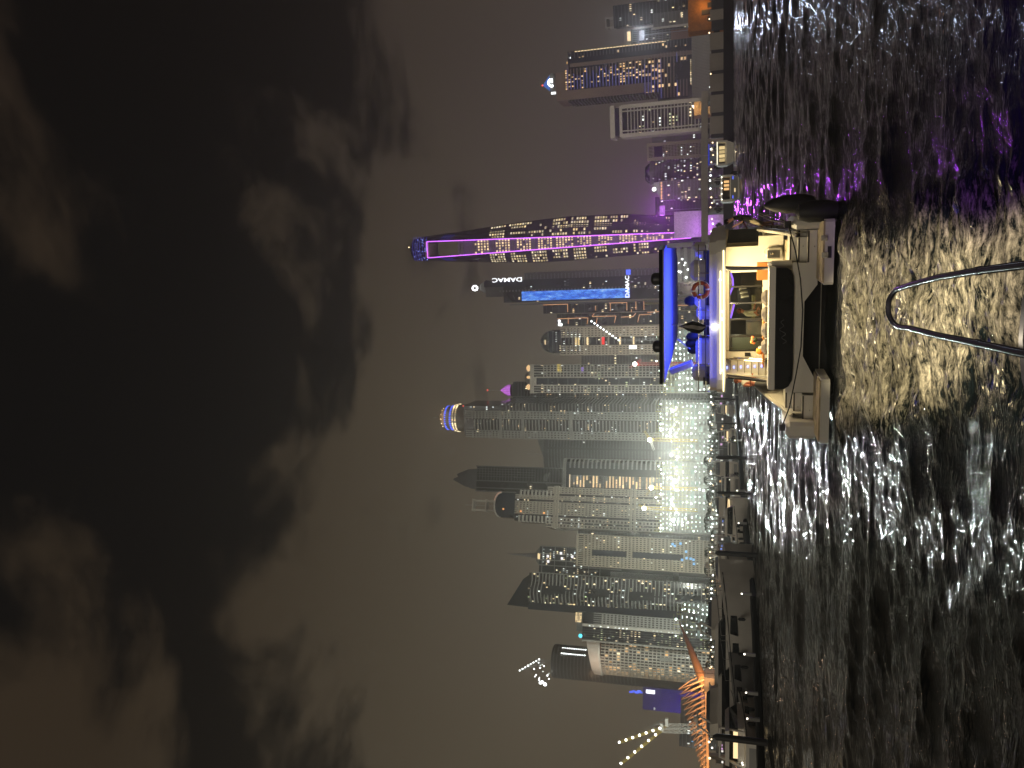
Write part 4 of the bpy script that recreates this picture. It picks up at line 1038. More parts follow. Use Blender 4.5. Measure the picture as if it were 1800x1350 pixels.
# pale framed slab block
def framed_slab():
    D = 720
    root, w, d, h = tower('apartment_tower', 'pale framed slab block with thick flat roof', D, 1094, 229, 180, 1150, depth=20, yaw=4)
    Z = lambda px: zof(px, D, 205)
    MB().bx(-w / 2, w / 2, -d / 2, d / 2, 0, h).build('glazed_core', glassd, root)
    me = MB().bx(-w / 2, w / 2, -d / 2 - 1.4, d / 2, -.38, .38).mesh('floor_slab', palec)
    repeat(root, 'floor_slab', me, [(0, 0, Z(1240) + i * 3.05) for i in range(int((h - Z(1240)) / 3.05))])
    for x, pw in ((-.5, 1.7), (.5, 1.7), (-.34, .5), (.34, .5)): MB().bx(x * w - pw, x * w + pw, -d / 2 - 1.9, d / 2, 0, h).build('frame_post', palec, root)
    MB().bx(-w * .54, w * .54, -d / 2 - 2.2, d / 2 + 2, h, h + 2.5).build('frame_beam', palec, root)
    MB().bx(-w * .48, w * .48, -d / 2, d / 2, h + 2.5, Z(1081)).build('attic', glassb, root)
    MB().bx(-w * .56, w * .56, -d / 2 - 3, d / 2 + 2, Z(1081), Z(1073)).build('roof_slab', palec, root)
    lit_windows(root, w, d, Z(1235), h - 3, 3.05, 9, .11, ((win_warm, 3), (win_green, 3), (win_cool, 2)), 161, y0=-d / 2 - .05)
    q = MB()
    for k in range(4): q.box((w * .22 + k * .9, -d / 2 - 1.5, Z(1224) + k * .5), (.6, .3, 5))
    tag(q.build('entrance_lamp', lamp_warm, root), kind='stuff')
framed_slab()
r_, w_, d_, h_ = simple('apartment_tower', 'dim slim tower between the framed slab and the tan block', 860, 1146, 243, 226, 1190, depth=18, core=midc, slab=(.4, .2, midc), cols=8, dens=.12, mats=((win_cool, 4), (win_warm, 3)), seed=171)
r_, w_, d_, h_ = grid_tower('apartment_tower', 'tan block with recessed dark top windows and pale frame', 800, 1140, 273, 244, 1190, 24, beige2, 12, 3.0, .6, .6, .09, ((win_cool, 4), (win_warm, 4)), 181)
MB().bx(-w_ * .3, w_ * .3, -d_ / 2 - 1.6, -d_ / 2 - 1, h_ - 14, h_ - 6).build('top_window', glassb, r_)
for s in (-.42, .42): MB().bx(s * w_ - 1.6, s * w_ + 1.6, -d_ / 2 - 1.9, -d_ / 2, 0, h_).build('frame_post', beige2, r_)
r_, w_, d_, h_ = rounded('apartment_tower', 'rounded dark tower speckled with small cool lights', 840, 1136, 316, 276, 1190, 26, darkc, midc, 3.3, .7, 18, .14, ((win_cool, 5), (win_warm, 3)), 191, slope=4)
MB().lathe([(w_ * .45, 0), (w_ * .42, 3), (w_ * .3, 6)], 18, (0, 0, h_ - 4)).build('roof_drum', glassb, r_)
r_, w_, d_, h_ = simple('apartment_tower', 'dim tower with lamp on its gabled roof, beside rounded tower', 820, 1160, 345, 312, 1200, depth=24, core=midc, slab=(.5, .3, greyc), np_=7, pw=.5, pm=midc, cols=10, dens=.10, mats=((win_cool, 3), (win_warm, 4)), seed=201)
MB().extr([(-w_ / 2, -6, h_), (w_ / 2, -6, h_), (w_ * .45, -6, h_ + 7)], (0, 10, 0)).build('gable', greyc, r_)
MB().bx(-w_ * .45, w_ * .45, -d_ / 2 - .5, -d_ / 2 - .05, h_ - 2.4, h_ - .8).build('eaves_light', win_amber, r_)
MB().ball((w_ * .1, -d_ / 2 - .3, h_ + 6), 1.9, 7).build('roof_lamp', lamp_white, r_)
r_, w_, d_, h_ = simple('apartment_tower', 'dim flat block at the foot of the violet tower', 870, 1152, 376, 340, 1200, depth=24, core=M('dusky_wall', (.12, .105, .12), .8), slab=(.4, .2, midc), cols=11, dens=.08, mats=((win_cool, 3), (win_warm, 4)), seed=211)
LANDMARKS = [(10, 'rightmost tower'), (55, 'slender tower with roof box'), (125, 'tower with blue pyramid'), (205, 'framed slab block'), (258, 'tan block'), (296, 'rounded dark tower'), (330, 'gabled tower'), (395, 'podium of the violet tower'), (500, 'blue screen tower'), (600, 'domed tower'), (668, 'golden lamped tower'), (690, 'magenta crowned tower'), (737, 'blue domed tower'), (795, 'dim curved tower'), (838, 'golden striped tower'), (900, 'lantern tower'), (945, 'plain grey tower'), (978, 'sandy block'), (1015, 'white slab of the spire tower'), (1055, 'slanted roof tower'), (1115, 'cyan lamped tower'), (1175, 'round gridded tower'), (1235, 'violet washed block'), (1265, 'lit cranes'), (1310, 'leftmost dark block')]
def near(py): return min(LANDMARKS, key=lambda a: abs(a[0] - py))[1]
# ------------------------------------------------------------------ construction site
site_m = M('raw_concrete', (.38, .39, .36), .85, scale=.2)
form_y = M('formwork_yellow', (.55, .5, .12), .7, scale=.3)
site_lamp = E('site_worklamp', (.80, 1, .93), 10, sample=True, spread=.7)
site_lamp_far = E('site_worklamp_dim', (.86, 1, .95), 3.4, spread=.8)
mesh_net = M('debris_net', (.3, .38, .36), .9, scale=.2)
def site_block(label, D, l, r, top, seed, fh=3.3, depth=28, dense=.5):
    a = at(1230, l, D).x; b = at(1230, r, D).x; w = b - a; x = (a + b) / 2
    root = thing('unfinished_building', label, 'building site', (x, D + depth / 2, LZ), -math.atan2(x, D) * .85)
    rnd = random.Random(seed); h = zof(top, D) - LZ; n = int(h / fh); d = depth
    me = MB().bx(-w / 2 - .6, w / 2 + .6, -d / 2 - .8, d / 2, -.2, .2).mesh('floor_slab', site_m)
    repeat(root, 'floor_slab', me, [(0, 0, fh * (i + 1)) for i in range(n)])
    nc = max(3, int(w / 4.3))
    cm = MB().bx(-.3, .3, -.3, .3, .21, fh * n).mesh('column', site_m)
    for i in range(nc + 1):
        for y in (-d / 2 + .4, -d / 2 + 9): link('column', cm, root, (-w / 2 + w * i / nc, y, 0))
    MB().bx(-w / 2, w / 2, -d / 2 + 13, -d / 2 + 13.4, 0, fh * n).build('core_wall', site_m, root)
    q = MB(); q2 = MB(); net = MB(); par = MB()
    for f in range(n):
        rowd = rnd.choice((.25, .5, .8, 1.3))
        for i in range(nc):
            x0 = -w / 2 + w * i / nc; x1 = x0 + w / nc; z = fh * (f + 1) - .9; xm = (x0 + x1) / 2 + rnd.uniform(-.8, .8)
            if rnd.random() < dense * rowd * .95: q.ball((xm, -d / 2 + rnd.uniform(.2, 2), z), rnd.uniform(.32, .66), 4)
            elif rnd.random() < .8: q2.box((xm, -d / 2 + rnd.uniform(.5, 6), z), (rnd.uniform(.6, 2.4), .3, .5))
            if rnd.random() < .12: net.bx(x0 + .3, x1 - .3, -d / 2 - .95, -d / 2 - .9, fh * f + .25, fh * f + rnd.uniform(1.2, fh - .3))
            if rnd.random() < .35: par.bx(x0 + .35, x1 - .35, -d / 2 + 6, -d / 2 + 6.3, fh * f + .25, fh * (f + 1) - .25)
    tag(q.build('work_lamp', site_lamp, root), kind='stuff'); tag(q2.build('tube_lamp', site_lamp_far, root), kind='stuff')
    if net.v: tag(net.build('debris_net', mesh_net, root), kind='stuff')
    if par.v: tag(par.build('partition', site_m, root), kind='stuff')
    # scaffold and formwork on top
    sc = MB(); zt = fh * n
    for i in range(int(w / 2.6)):
        x0 = -w / 2 + i * 2.6
        sc.bx(x0 - .09, x0 + .09, -d / 2 - 1.3, -d / 2 - 1.12, fh * max(0, n - 3), zt + rnd.uniform(2.5, 6.5))
        if i % 3 == 0: sc.bx(x0 - .2, x0 + .2, -d / 2 + 2, -d / 2 + 2.4, zt, zt + rnd.uniform(4, 7.5))
    for k in range(5): sc.bx(-w / 2, w / 2, -d / 2 - 1.36, -d / 2 - 1.24, zt - 4 + k * 2.2, zt - 3.85 + k * 2.2)
    tag(sc.build('scaffold', form_y, root), kind='stuff')
    rl = MB()
    for i in range(int(w / 3)):
        if rnd.random() < .75: rl.ball((-w / 2 + i * 3 + rnd.uniform(-.5, .5), -d / 2 - 1.0, zt + rnd.choice((.8, 1.2, 3.4, 5.4))), rnd.uniform(.35, .8), 4)
    tag(rl.build('roof_lamp', site_lamp, root), kind='stuff')
    for k in range(3): lamp('site_fill', 'POINT', (-w / 2 + w * (k + .5) / 3, -d / 2 - 5, zt * (.45 + .25 * (k % 2))), 900 * dense, (.86, 1, .93), .6, parent=root)  # unseen fill lights added in front to brighten the frame
    return root, w, d, zt
site_specs = [('unfinished concrete frame full of white work lamps, beneath the blue domed tower', 640, 770, 711, 1188, 301, .55),
              ('unfinished concrete frame with scaffolded upper floors, beneath the dim curved tower', 648, 812, 772, 1186, 302, .8),
              ('unfinished concrete frame with yellow formwork, beneath the golden striped tower', 640, 858, 818, 1190, 303, .45),
              ('brightest unfinished concrete frame, beneath the lantern tower', 636, 906, 860, 1186, 304, 1.0),
              ('low unfinished concrete frame with netting, left end of the lit site', 652, 936, 910, 1200, 305, .4),
              ('tall unfinished frame covered in lamps behind the yacht, beneath the framed tower', 650, 690, 640, 1170, 306, .9),
              ('unfinished frame behind the yacht flag, beneath the domed tower', 660, 634, 578, 1160, 307, .8),
              ('grey unfinished block with ladders of lamps behind the orange spar', 560, 1130, 1092, 1194, 308, .6),
              ('small unfinished block with lamps on its upper edge, next to the slanted tower', 600, 1090, 1070, 1200, 309, .6)]
SITES = []
for s in site_specs: SITES.append(site_block(s[0], s[1], s[2], s[3], s[4], s[5], dense=s[6]))
# second row of frames just behind, taller, closing the gap between sites and towers
for i, (D, l, r, top, lab) in enumerate(((690, 772, 705, 1162, 'taller unfinished frame standing behind, under the blue domed tower'), (695, 940, 815, 1164, 'long taller unfinished frame standing behind, under lantern and striped towers'))):
    site_block(lab, D, l, r, top, 320 + i, dense=.75)

# real floodlights of the site: they throw the long glitter on the water
def floodlight(px, py, D, energy, color, tgt, label, sz=3.2, sy=2.0):
    p = at(px, py, D); t = thing('floodlight', label, 'floodlight', p, 0, 'floodlights over the building site')
    a = lamp('floodlight_beam', 'AREA', (0, -.6, 0), energy, color, sz, sy)
    a.parent = t; a.data.spread = R(90); d_ = (Vector(tgt) - p).to_track_quat('-Z', 'Y').to_euler(); a.rotation_euler = d_
    hd = MB().box((0, 0, 0), (sz, .5, sy)).build('lamp_head', steel, t)
    MB().box((0, -.3, 0), (sz * .5, .1, sy * .5)).build('lamp_face', lamp_spot, hd)
    MB().tube([(0, .3, -1), (0, .3, -p.z + LZ)], .25, 5).build('pole', steel, t)
GLIT = .25
for i, (px, py) in enumerate(((1182, 722), (1178, 760), (1180, 800), (1184, 845), (1180, 880), (1184, 915))):
    floodlight(px, py, 628, 42000 * GLIT, (.86, 1, .97), (0, 20, 0), 'white floodlight on a tall pole over the lit frames below the %s' % near(py))
# unseen lamps on poles, added to brighten the faces of the towers
for i, (x, y, z, tx, tz, e) in enumerate(((-60, 560, 30, -40, 110, 80000), (10, 560, 30, 10, 110, 52000), (-190, 625, 36, -205, 90, 48000), (-300, 560, 26, -300, 80, 45000), (260, 560, 20, 300, 80, 45000), (100, 690, 40, 100, 140, 60000))):
    t = thing('uplight', 'added wide facade uplight on a pole below the %s' % ('blue domed tower', 'golden lamped tower', 'slanted roof tower', 'round gridded tower', 'framed slab block', 'violet tower')[i], 'floodlight', (x, y, z), 0, 'added facade uplights')
    a = lamp('added_uplight_beam', 'AREA', (0, 0, .4), e, ((.95, 1, .86) if x < 100 else (1, .84, .68)), 14, 4, None); a.parent = t
    a.rotation_euler = (Vector((tx, 800, tz)) - Vector((x, y, z))).to_track_quat('-Z', 'Y').to_euler()
    MB().bx(-1, 1, -.5, .5, -.6, .1).build('lamp_head', steel, t); MB().tube([(0, 0, -.6), (0, 0, LZ - z)], .2, 4).build('pole', steel, t)

# yellow tower cranes over the site
for i, (px, py, roof, jib, m, lab) in enumerate(((1143, 773, 1172, (1150, 792), yellow_paint, 'yellow tower crane with bright lamp left of the blue domed tower'),
        (1146, 857, 1172, (1147, 838), yellow_paint, 'yellow tower crane with bright lamp before the golden stripe'),
        (1133, 893, 1170, (1158, 899), yellow_paint, 'yellow tower crane with bright lamp before the lantern tower'),
        (1117, 640, 1170, (1127, 632), red_paint, 'red jibbed tower crane with bright lamp before the framed tower'))):
    D = 622; p = at(px, py, D); cr = thing('tower_crane', lab, 'crane', (p.x, D, LZ))
    mb = MB(); lattice(mb, (0, 0, 20), (0, 0, p.z - LZ), .9, 10); mb.build('mast', m, cr)
    q = at(jib[0], jib[1], D) - cr.location
    mb = MB(); lattice(mb, (0, 0, p.z - LZ), q, .6, 6); mb.build('jib', m if i == 3 else white_paint, cr)
    mb = MB(); lattice(mb, (0, 0, p.z - LZ), (-(q.x) * .8, 4, p.z - LZ + 5), .6, 5); mb.build('counter_jib', m, cr)
    MB().box((0, .5, p.z - LZ - 1.4), (2.2, 2, 2.4)).build('cab', m, cr)
    MB().ball((0, -1.4, p.z - LZ + .4), 1.5, 8).build('lamp', lamp_spot, cr)
# long lamp string crane in front of the domed tower
D = 622; cr = thing('tower_crane', 'crane jib dotted with white lamps across the domed tower', 'crane', (at(1170, 604, D).x, D, LZ))
a_, b_ = at(1040, 565, D) - cr.location, at(1088, 598, D) - cr.location; c_ = at(1150, 606, D) - cr.location
mb = MB(); lattice(mb, a_, b_, .5, 14); mb.build('jib', steel, cr); mb = MB(); lattice(mb, b_, (b_.x, 0, 10), .7, 12); mb.build('mast', steel, cr)
for i in range(10): MB().ball(a_ + (b_ - a_) * (i / 9) + Vector((0, -1, 0)), .62, 5).build('jib_lamp', lamp_white, cr)

# ------------------------------------------------------------------ promenade: quay wall, elevated road, trees, street lamps
quay_m = M('quay_stone', (.045, .042, .042), .9, scale=.15, bump=.4, bscale=1.2)
qa = onz(1287, -160, 0); 
q = MB(); pts = [(onz(1286, -300, 0).x, onz(1286, -300, 0).y), (onz(1286, 60, 0).x, onz(1286, 60, 0).y), (onz(1287, 240, 0).x, onz(1287, 240, 0).y), (120, 285), (320, 400)]
ql = [Vector((220, 268)), Vector((122, 268)), Vector((84, 262)), Vector((40, 285)), Vector((-30, 300)), Vector((-170, 300))]
def strip(mb, line, y0, th, z0, z1):
    for a, b in zip(line[:-1], line[1:]):
        t = (b - a).normalized(); n = Vector((t.y, -t.x)); 
        if n.y > 0: n = -n
        p0, p1 = a + n * y0, b + n * y0; p2, p3 = b + n * (y0 - th), a + n * (y0 - th)
        mb.prism([p0, p1, p2, p3], z0, z1)
strip(q, ql, 0, 1.2, -1.5, 3.0); tag(q.build('quay_wall', quay_m), 'low dark stone quay wall along the far shore', 'wall')
quay_m2 = quay_m; pw_ = thing('promenade_wall', 'pale concrete promenade wall of panels at the right hand shore', 'wall', (0, 0, 0)); pwm = (M('promenade_concrete', (.46, .42, .38), .85, scale=.1, bump=.3, bscale=1.5))
for a, b in zip(ql[:2], ql[1:3]):
    n_ = max(2, int((b - a).length / 7)); rr_ = random.Random(5)
    for k in range(n_):
        q = MB(); t0, t1 = k / n_, (k + 1) / n_ - .035; strip(q, [a + (b - a) * t0, a + (b - a) * t1], -6 - rr_.uniform(0, .15), .8, 2.0, 7.3 + rr_.uniform(0, .25)); q.build('wall_panel', pwm, pw_)
q = MB(); strip(q, ql[:3], -6.2, .6, 2.0, 7.0); q.build('wall_core', bpy.data.materials['dark_cladding'], pw_)
q = MB(); bx0, bx1 = at(1243, 432, 334).x, at(1243, 166, 334).x; q.bx(bx0, bx1, 330, 338, 9.2, 11.8); 
br = thing('road_bridge', 'long pale concrete road bridge crossing above the right hand shore', 'bridge', (0, 0, 0))
q.build('deck', M('bridge_concrete', (.44, .41, .37), .8, scale=.08), br)
for k in range(6): MB().bx(bx0 + 2 + k * (bx1 - bx0 - 6) / 5, bx0 + 4 + k * (bx1 - bx0 - 6) / 5, 331, 337, LZ, 9.2).build('bridge_pier', greyc, br)
for zz in (12.0, 12.7): MB().tube([(bx0, 330.3, zz), (bx1, 330.3, zz)], .08, 4).build('parapet_rail', steel, br)
MB().box((at(1228, 192, 640).x, 642, 14), (11, 8, 23)).build('lit_kiosk_wall', M('amber_render', (.5, .33, .14), .8)) and None
bpy.data.objects['lit_kiosk_wall'].name = 'entrance_pavilion'; tag(bpy.data.objects['entrance_pavilion'], 'small amber lit pavilion at the foot of the framed slab', 'pavilion')
lamp('pavilion_glow', 'POINT', (at(1228, 192, 640).x, 632, 22), 1500, (1, .6, .25), .5)
MB().box((at(1240, 16, 420).x, 424, 11.5), (21, 6, 19)).build('lit_pavilion', M('orange_render', (.55, .25, .08), .8)); tag(bpy.data.objects['lit_pavilion'], 'orange lit pavilion at the right edge of the shore', 'pavilion')
for k in range(3): MB().box((at(1240, 8 + k * 12, 420).x, 420.9, 8 + (k % 2) * 3), (2.6, .3, 6)).build('opening', darkc).parent = bpy.data.objects['lit_pavilion']
lamp('pavilion_glow', 'POINT', (at(1240, 10, 420).x, 417, 13), 650, (1, .5, .12), .5)

leaf_m = M('dark_foliage', (.035, .05, .025), .8, scale=2)
bark_m = M('palm_bark', (.12, .09, .06), .9)
def palm(loc, h, seed, label):
    rnd = random.Random(seed); t = thing('palm_tree', label, 'tree', loc, rnd.uniform(0, 6), 'trees along the promenade')
    MB().tube([(0, 0, 0), (.15, 0, h * .5), (.1, .1, h)], [.22, .16, .13], 6).build('trunk', bark_m, t)
    c = MB()
    for k in range(14):
        a = 2 * pi * k / 14 + rnd.uniform(-.2, .2); L_ = rnd.uniform(1.7, 2.4); up = rnd.uniform(.1, .9); P = []
        for j in range(5):
            s = j / 4; P.append(Vector((.1 + cos(a) * L_ * s, .1 + sin(a) * L_ * s, h + up * 1.4 * s - 1.9 * s * s)))
        sd = Vector((-sin(a), cos(a), 0))
        for j in range(4):
            wd = .34 * (1 - .6 * j / 4)
            for sg in (-1, 1): c.quad(P[j], P[j + 1], P[j + 1] + sd * sg * wd * .75 + Vector((0, 0, -.25)), P[j] + sd * sg * wd + Vector((0, 0, -.25)))
    c.build('crown', leaf_m, t)
def bushy(loc, h, seed, label):
    rnd = random.Random(seed); t = thing('broadleaf_tree', label, 'tree', loc, 0, 'trees along the promenade')
    MB().tube([(0, 0, 0), (.1, 0, h * .55)], [.2, .12], 6).build('trunk', bark_m, t); c = MB()
    for k in range(260):
        v = Vector((rnd.gauss(0, 1), rnd.gauss(0, 1), rnd.gauss(0, .8))); v = v.normalized() * (h * .34) * rnd.uniform(.45, 1.08) ; p = v + Vector((0, 0, h * .68))
        u = Vector((rnd.gauss(0, 1), rnd.gauss(0, 1), rnd.gauss(0, 1))).normalized() * rnd.uniform(.18, .36); w_ = u.cross(Vector((rnd.gauss(0, 1), rnd.gauss(0, 1), 1))).normalized() * .24
        c.quad(p - u, p + w_, p + u, p - w_)
    c.build('crown', leaf_m, t)
rnd = random.Random(77); k = 0
for i in range(46):
    py = 690 + i * 10.9 + rnd.uniform(-3, 3); D = rnd.uniform(318, 345); p = at(1255, py, D); h = rnd.uniform(5.5, 8.6)
    isp = rnd.random() < .6
    (palm if isp else bushy)((p.x, D, LZ), h, 500 + i, 'dark %s %s on the promenade below the %s' % ('tall' if h > 7.5 else ('short' if h < 6.4 else 'medium'), 'palm' if isp else 'round crowned tree', near(py)))
for i in range(12):
    py = 20 + i * 34 + rnd.uniform(-8, 8); p = at(1255, py, 322); bushy((p.x, 322, LZ), rnd.uniform(3.5, 5), 600 + i, 'low dark round tree at the road bridge, %s below the %s' % (('first', 'second')[(i + 1) % 2], near(20 + i * 34)))

# street lamps and lamp posts
pole_me = MB().tube([(0, 0, 0), (0, 0, 5.2)], .07, 5).mesh('pole', steel)
arm_me = MB().tube([(0, 0, 5.2), (0, -.5, 5.5), (0, -1, 5.5)], .05, 4).mesh('arm', steel)
head_me = {}
for nm, m in (('w', lamp_warm), ('c', lamp_white)): head_me[nm] = MB().ball((0, -1.0, 5.42), .27, 6).mesh('lamp_head', m)
for i in range(120):
    py = 24 + i * 10.8 + rnd.uniform(-6, 6)
    D = rnd.uniform(300, 335); p = at(1255, py, D)
    wl = rnd.random() < .62; t = thing('street_lamp', 'small promenade street lamp with %s head below the %s' % ('warm' if wl else 'white', near(py)), 'street lamp', (p.x, D, LZ + rnd.uniform(-.8, .6)), 0, 'street lamps along the promenade')
    link('pole', pole_me, t); link('arm', arm_me, t); link('lamp_head', head_me['w' if wl else 'c'], t)
# low shops and kiosks behind the pontoon with lit fronts
shop_lit = [E('shopfront_warm', (1, .62, .25), .9), E('shopfront_white', (1, .95, .85), 1.1), E('shopfront_blue', (.2, .35, 1), .9), E('shopfront_pink', (.9, .5, .9), .8)]
shop_txt = ['warm', 'white', 'blue', 'pink']
for i in range(26):
    py = 700 + i * 25 + rnd.uniform(-6, 6); D = 312 + rnd.uniform(-5, 5); p = at(1255, py, D); w = rnd.uniform(3.5, 8); h = rnd.uniform(2.2, 3.8); ci = rnd.choice((0, 0, 0, 1, 1, 2, 3))
    t = thing('kiosk', '%s promenade kiosk with %s lit front, below the %s' % ('wide' if w > 6 else 'narrow', shop_txt[ci], near(py)), 'kiosk', (p.x, D, LZ), 0, 'promenade kiosks with %s fronts' % shop_txt[ci])
    MB().bx(-w / 2, w / 2, 0, 3, 0, h).build('wall', darkc, t); MB().bx(-w / 2 - .3, w / 2 + .3, -.8, 3.2, h, h + .25).build('roof', greyc, t)
    n = max(2, int(w / 1.2))
    for j in range(n):
        if rnd.random() < .5: zb_ = rnd.uniform(.5, 1.4); MB().bx(-w / 2 + w * j / n + .3, -w / 2 + w * (j + 1) / n - .3, -.08, -.02, zb_, min(h - .2, zb_ + rnd.uniform(.4, 1.0))).build('lit_front', shop_lit[ci], t)

# ------------------------------------------------------------------ orange lit footbridge with ribs and inclined spar
def footbridge():
    root = thing('footbridge', 'orange lit footbridge with a row of curved ribs and tall inclined spar', 'bridge', (0, 0, 0))
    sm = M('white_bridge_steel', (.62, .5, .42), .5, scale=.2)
    D0 = 235
    A = at(1240, 1195, D0); B = at(1246, 1420, 215)
    n = 25
    dk = MB()
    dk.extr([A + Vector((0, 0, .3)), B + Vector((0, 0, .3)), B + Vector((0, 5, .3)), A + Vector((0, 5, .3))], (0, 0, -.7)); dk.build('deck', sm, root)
    tips = {1188: 1190, 1205: 1192, 1250: 1204, 1300: 1218, 1350: 1232, 1420: 1240}
    ks = sorted(tips)
    ribs = 24
    for i in range(ribs):
        t = i / (ribs - 1); b0 = A + (B - A) * t; py = 1195 + (1420 - 1195) * t
        pyb = py
        tp = pyb + 12 * (1 - t)
        for a, b in zip(ks[:-1], ks[1:]):
            if a <= min(tp, 1420) <= b: px = tips[a] + (tips[b] - tips[a]) * (min(tp, 1420) - a) / (b - a)
        tip = at(px, tp + 5 * (1 - t), b0.y + 2)
        mid = b0 * .5 + tip * .5 + Vector((0, -.4, .5))
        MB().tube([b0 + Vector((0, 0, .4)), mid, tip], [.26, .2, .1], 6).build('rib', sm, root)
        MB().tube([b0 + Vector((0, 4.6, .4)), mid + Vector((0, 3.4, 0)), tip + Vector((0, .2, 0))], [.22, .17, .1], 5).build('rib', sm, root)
    for dz, y in ((1.2, 0), (.8, 0), (1.2, 4.8)): MB().tube([A + Vector((0, y, dz)), B + Vector((0, y, dz))], .06, 4).build('handrail', sm, root)
    # inclined spar
    base = at(1236, 1197, D0 + 2); tip = at(1194, 1092, D0 + 40)
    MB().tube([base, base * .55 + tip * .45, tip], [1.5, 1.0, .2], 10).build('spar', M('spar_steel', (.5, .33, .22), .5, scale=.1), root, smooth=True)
    MB().bx(base.x - 2.5, base.x + 2.5, D0 - 2, D0 + 6, LZ - 3, base.z - .4).build('abutment', darkc, root)
    for i in range(5):
        t = .04 + i * .22; p = A + (B - A) * t
        MB().bx(p.x - .5, p.x + .5, D0 - i * 3 + 1, D0 - i * 3 + 3, -2, p.z - .4).build('bridge_pier', greyc, root)
    for i in range(9):
        p = A + (B - A) * (i / 8) + Vector((0, -.5, -.6)); MB().ball(p, .3, 6).build('deck_lamp', lamp_warm, root)
    for i in range(7):
        p = A + (B - A) * ((i + .3) / 7) + Vector((0, -1.6, .6))
        lamp('bridge_glow', 'POINT', p + Vector((0, -2.5, 1.6)), 700, (1, .42, .12), .25, parent=None)
    lamp('spar_glow', 'SPOT', base + Vector((8, -14, -1)), 40000, (1, .45, .15), .3, target=(base * .6 + tip * .4), spot=70)
footbridge()

# ------------------------------------------------------------------ floating dock, piles, moored boats
dockm = M('wet_dock_timber', (.045, .045, .05), .7, scale=.6)
dl = [onz(1346, 1400, 0), onz(1345, 1350, 0), onz(1331, 1050, 0), onz(1312, 900, 0), onz(1302, 760, 0), onz(1297, 690, 0), onz(1293, 560, 0)]
dk = thing('floating_dock', 'long dark floating dock in front of the moored boats', 'dock', (0, 0, 0))
for a, b in zip(dl[:-1], dl[1:]):
    a2, b2 = Vector((a.x, a.y)), Vector((b.x, b.y)); t = (b2 - a2).normalized(); n = Vector((-t.y, t.x))
    if n.y < 0: n = -n
    m = MB(); m.prism([a2, b2, b2 + n * 2.4, a2 + n * 2.4], .05, .55); m.build('dock_section', dockm, dk)
    m = MB(); m.prism([a2 - n * .12, b2 - n * .12, b2, a2], .12, .42); m.build('rubbing_strip', M('rubber_black', (.015, .015, .016), .6) if 'rubber_black' not in bpy.data.materials else bpy.data.materials['rubber_black'], dk)
rubber = bpy.data.materials['rubber_black']
pile_m = M('pile_black', (.02, .02, .022), .6)
for i, (px0, px1, py, r) in enumerate(((1256, 1297, 702, .24), (1262, 1310, 805, .28), (1262, 1329, 976, .26), (1260, 1352, 1306, .25), (1270, 1300, 745, .15), (1264, 1318, 868, .2))):
    b = onz(px1, py, 0); top = at(px0, py, b.y).z
    t = tag(MB().lathe([(r, -2), (r, top), (r * .3, top + .3)], 12, (b.x, b.y, 0)).build('mooring_pile', pile_m, smooth=True), '%s black mooring pile at the dock edge below the %s' % ('thick' if r > .21 else 'thin', near(py)), 'piling', 'mooring piles along the dock')

gelcoat = M('aged_gelcoat', (.78, .75, .68), .4, scale=.5, var=.08)
gelcoat2 = M('grey_gelcoat', (.36, .36, .35), .4, scale=.5, var=.08)
navy = M('navy_hull', (.02, .028, .05), .3)
tint = M('tinted_boat_glass', (.006, .007, .009), .08)
chrome = M('polished_steel', (.62, .62, .62), .16, metal=1, var=.05)
canvas = M('canvas_cover', (.12, .13, .16), .9)
boat_lamp = E('boat_lamp', (1, .93, .75), 6)
def hull_rings(L_, Bm, hs, hb, draft=.5, n=9):
    rings = []
    for i in range(n):
        t = i / (n - 1); y = L_ * t; k = 1 if t < .5 else max(.02, 1 - ((t - .5) / .5) ** 2.2); hw = Bm / 2 * k * (.92 + .08 * min(1, t * 3)); h = hs + (hb - hs) * t ** 1.5
        fl = .80 - .25 * max(0, t - .4)
        rings.append([(-hw, y, h), (-hw * .97, y, h * .55), (-hw * fl, y, .08), (-hw * .3 * (1 - t), y, -draft), (hw * .3 * (1 - t), y, -draft), (hw * fl, y, .08), (hw * .97, y, h * .55), (hw, y, h)])
    return rings
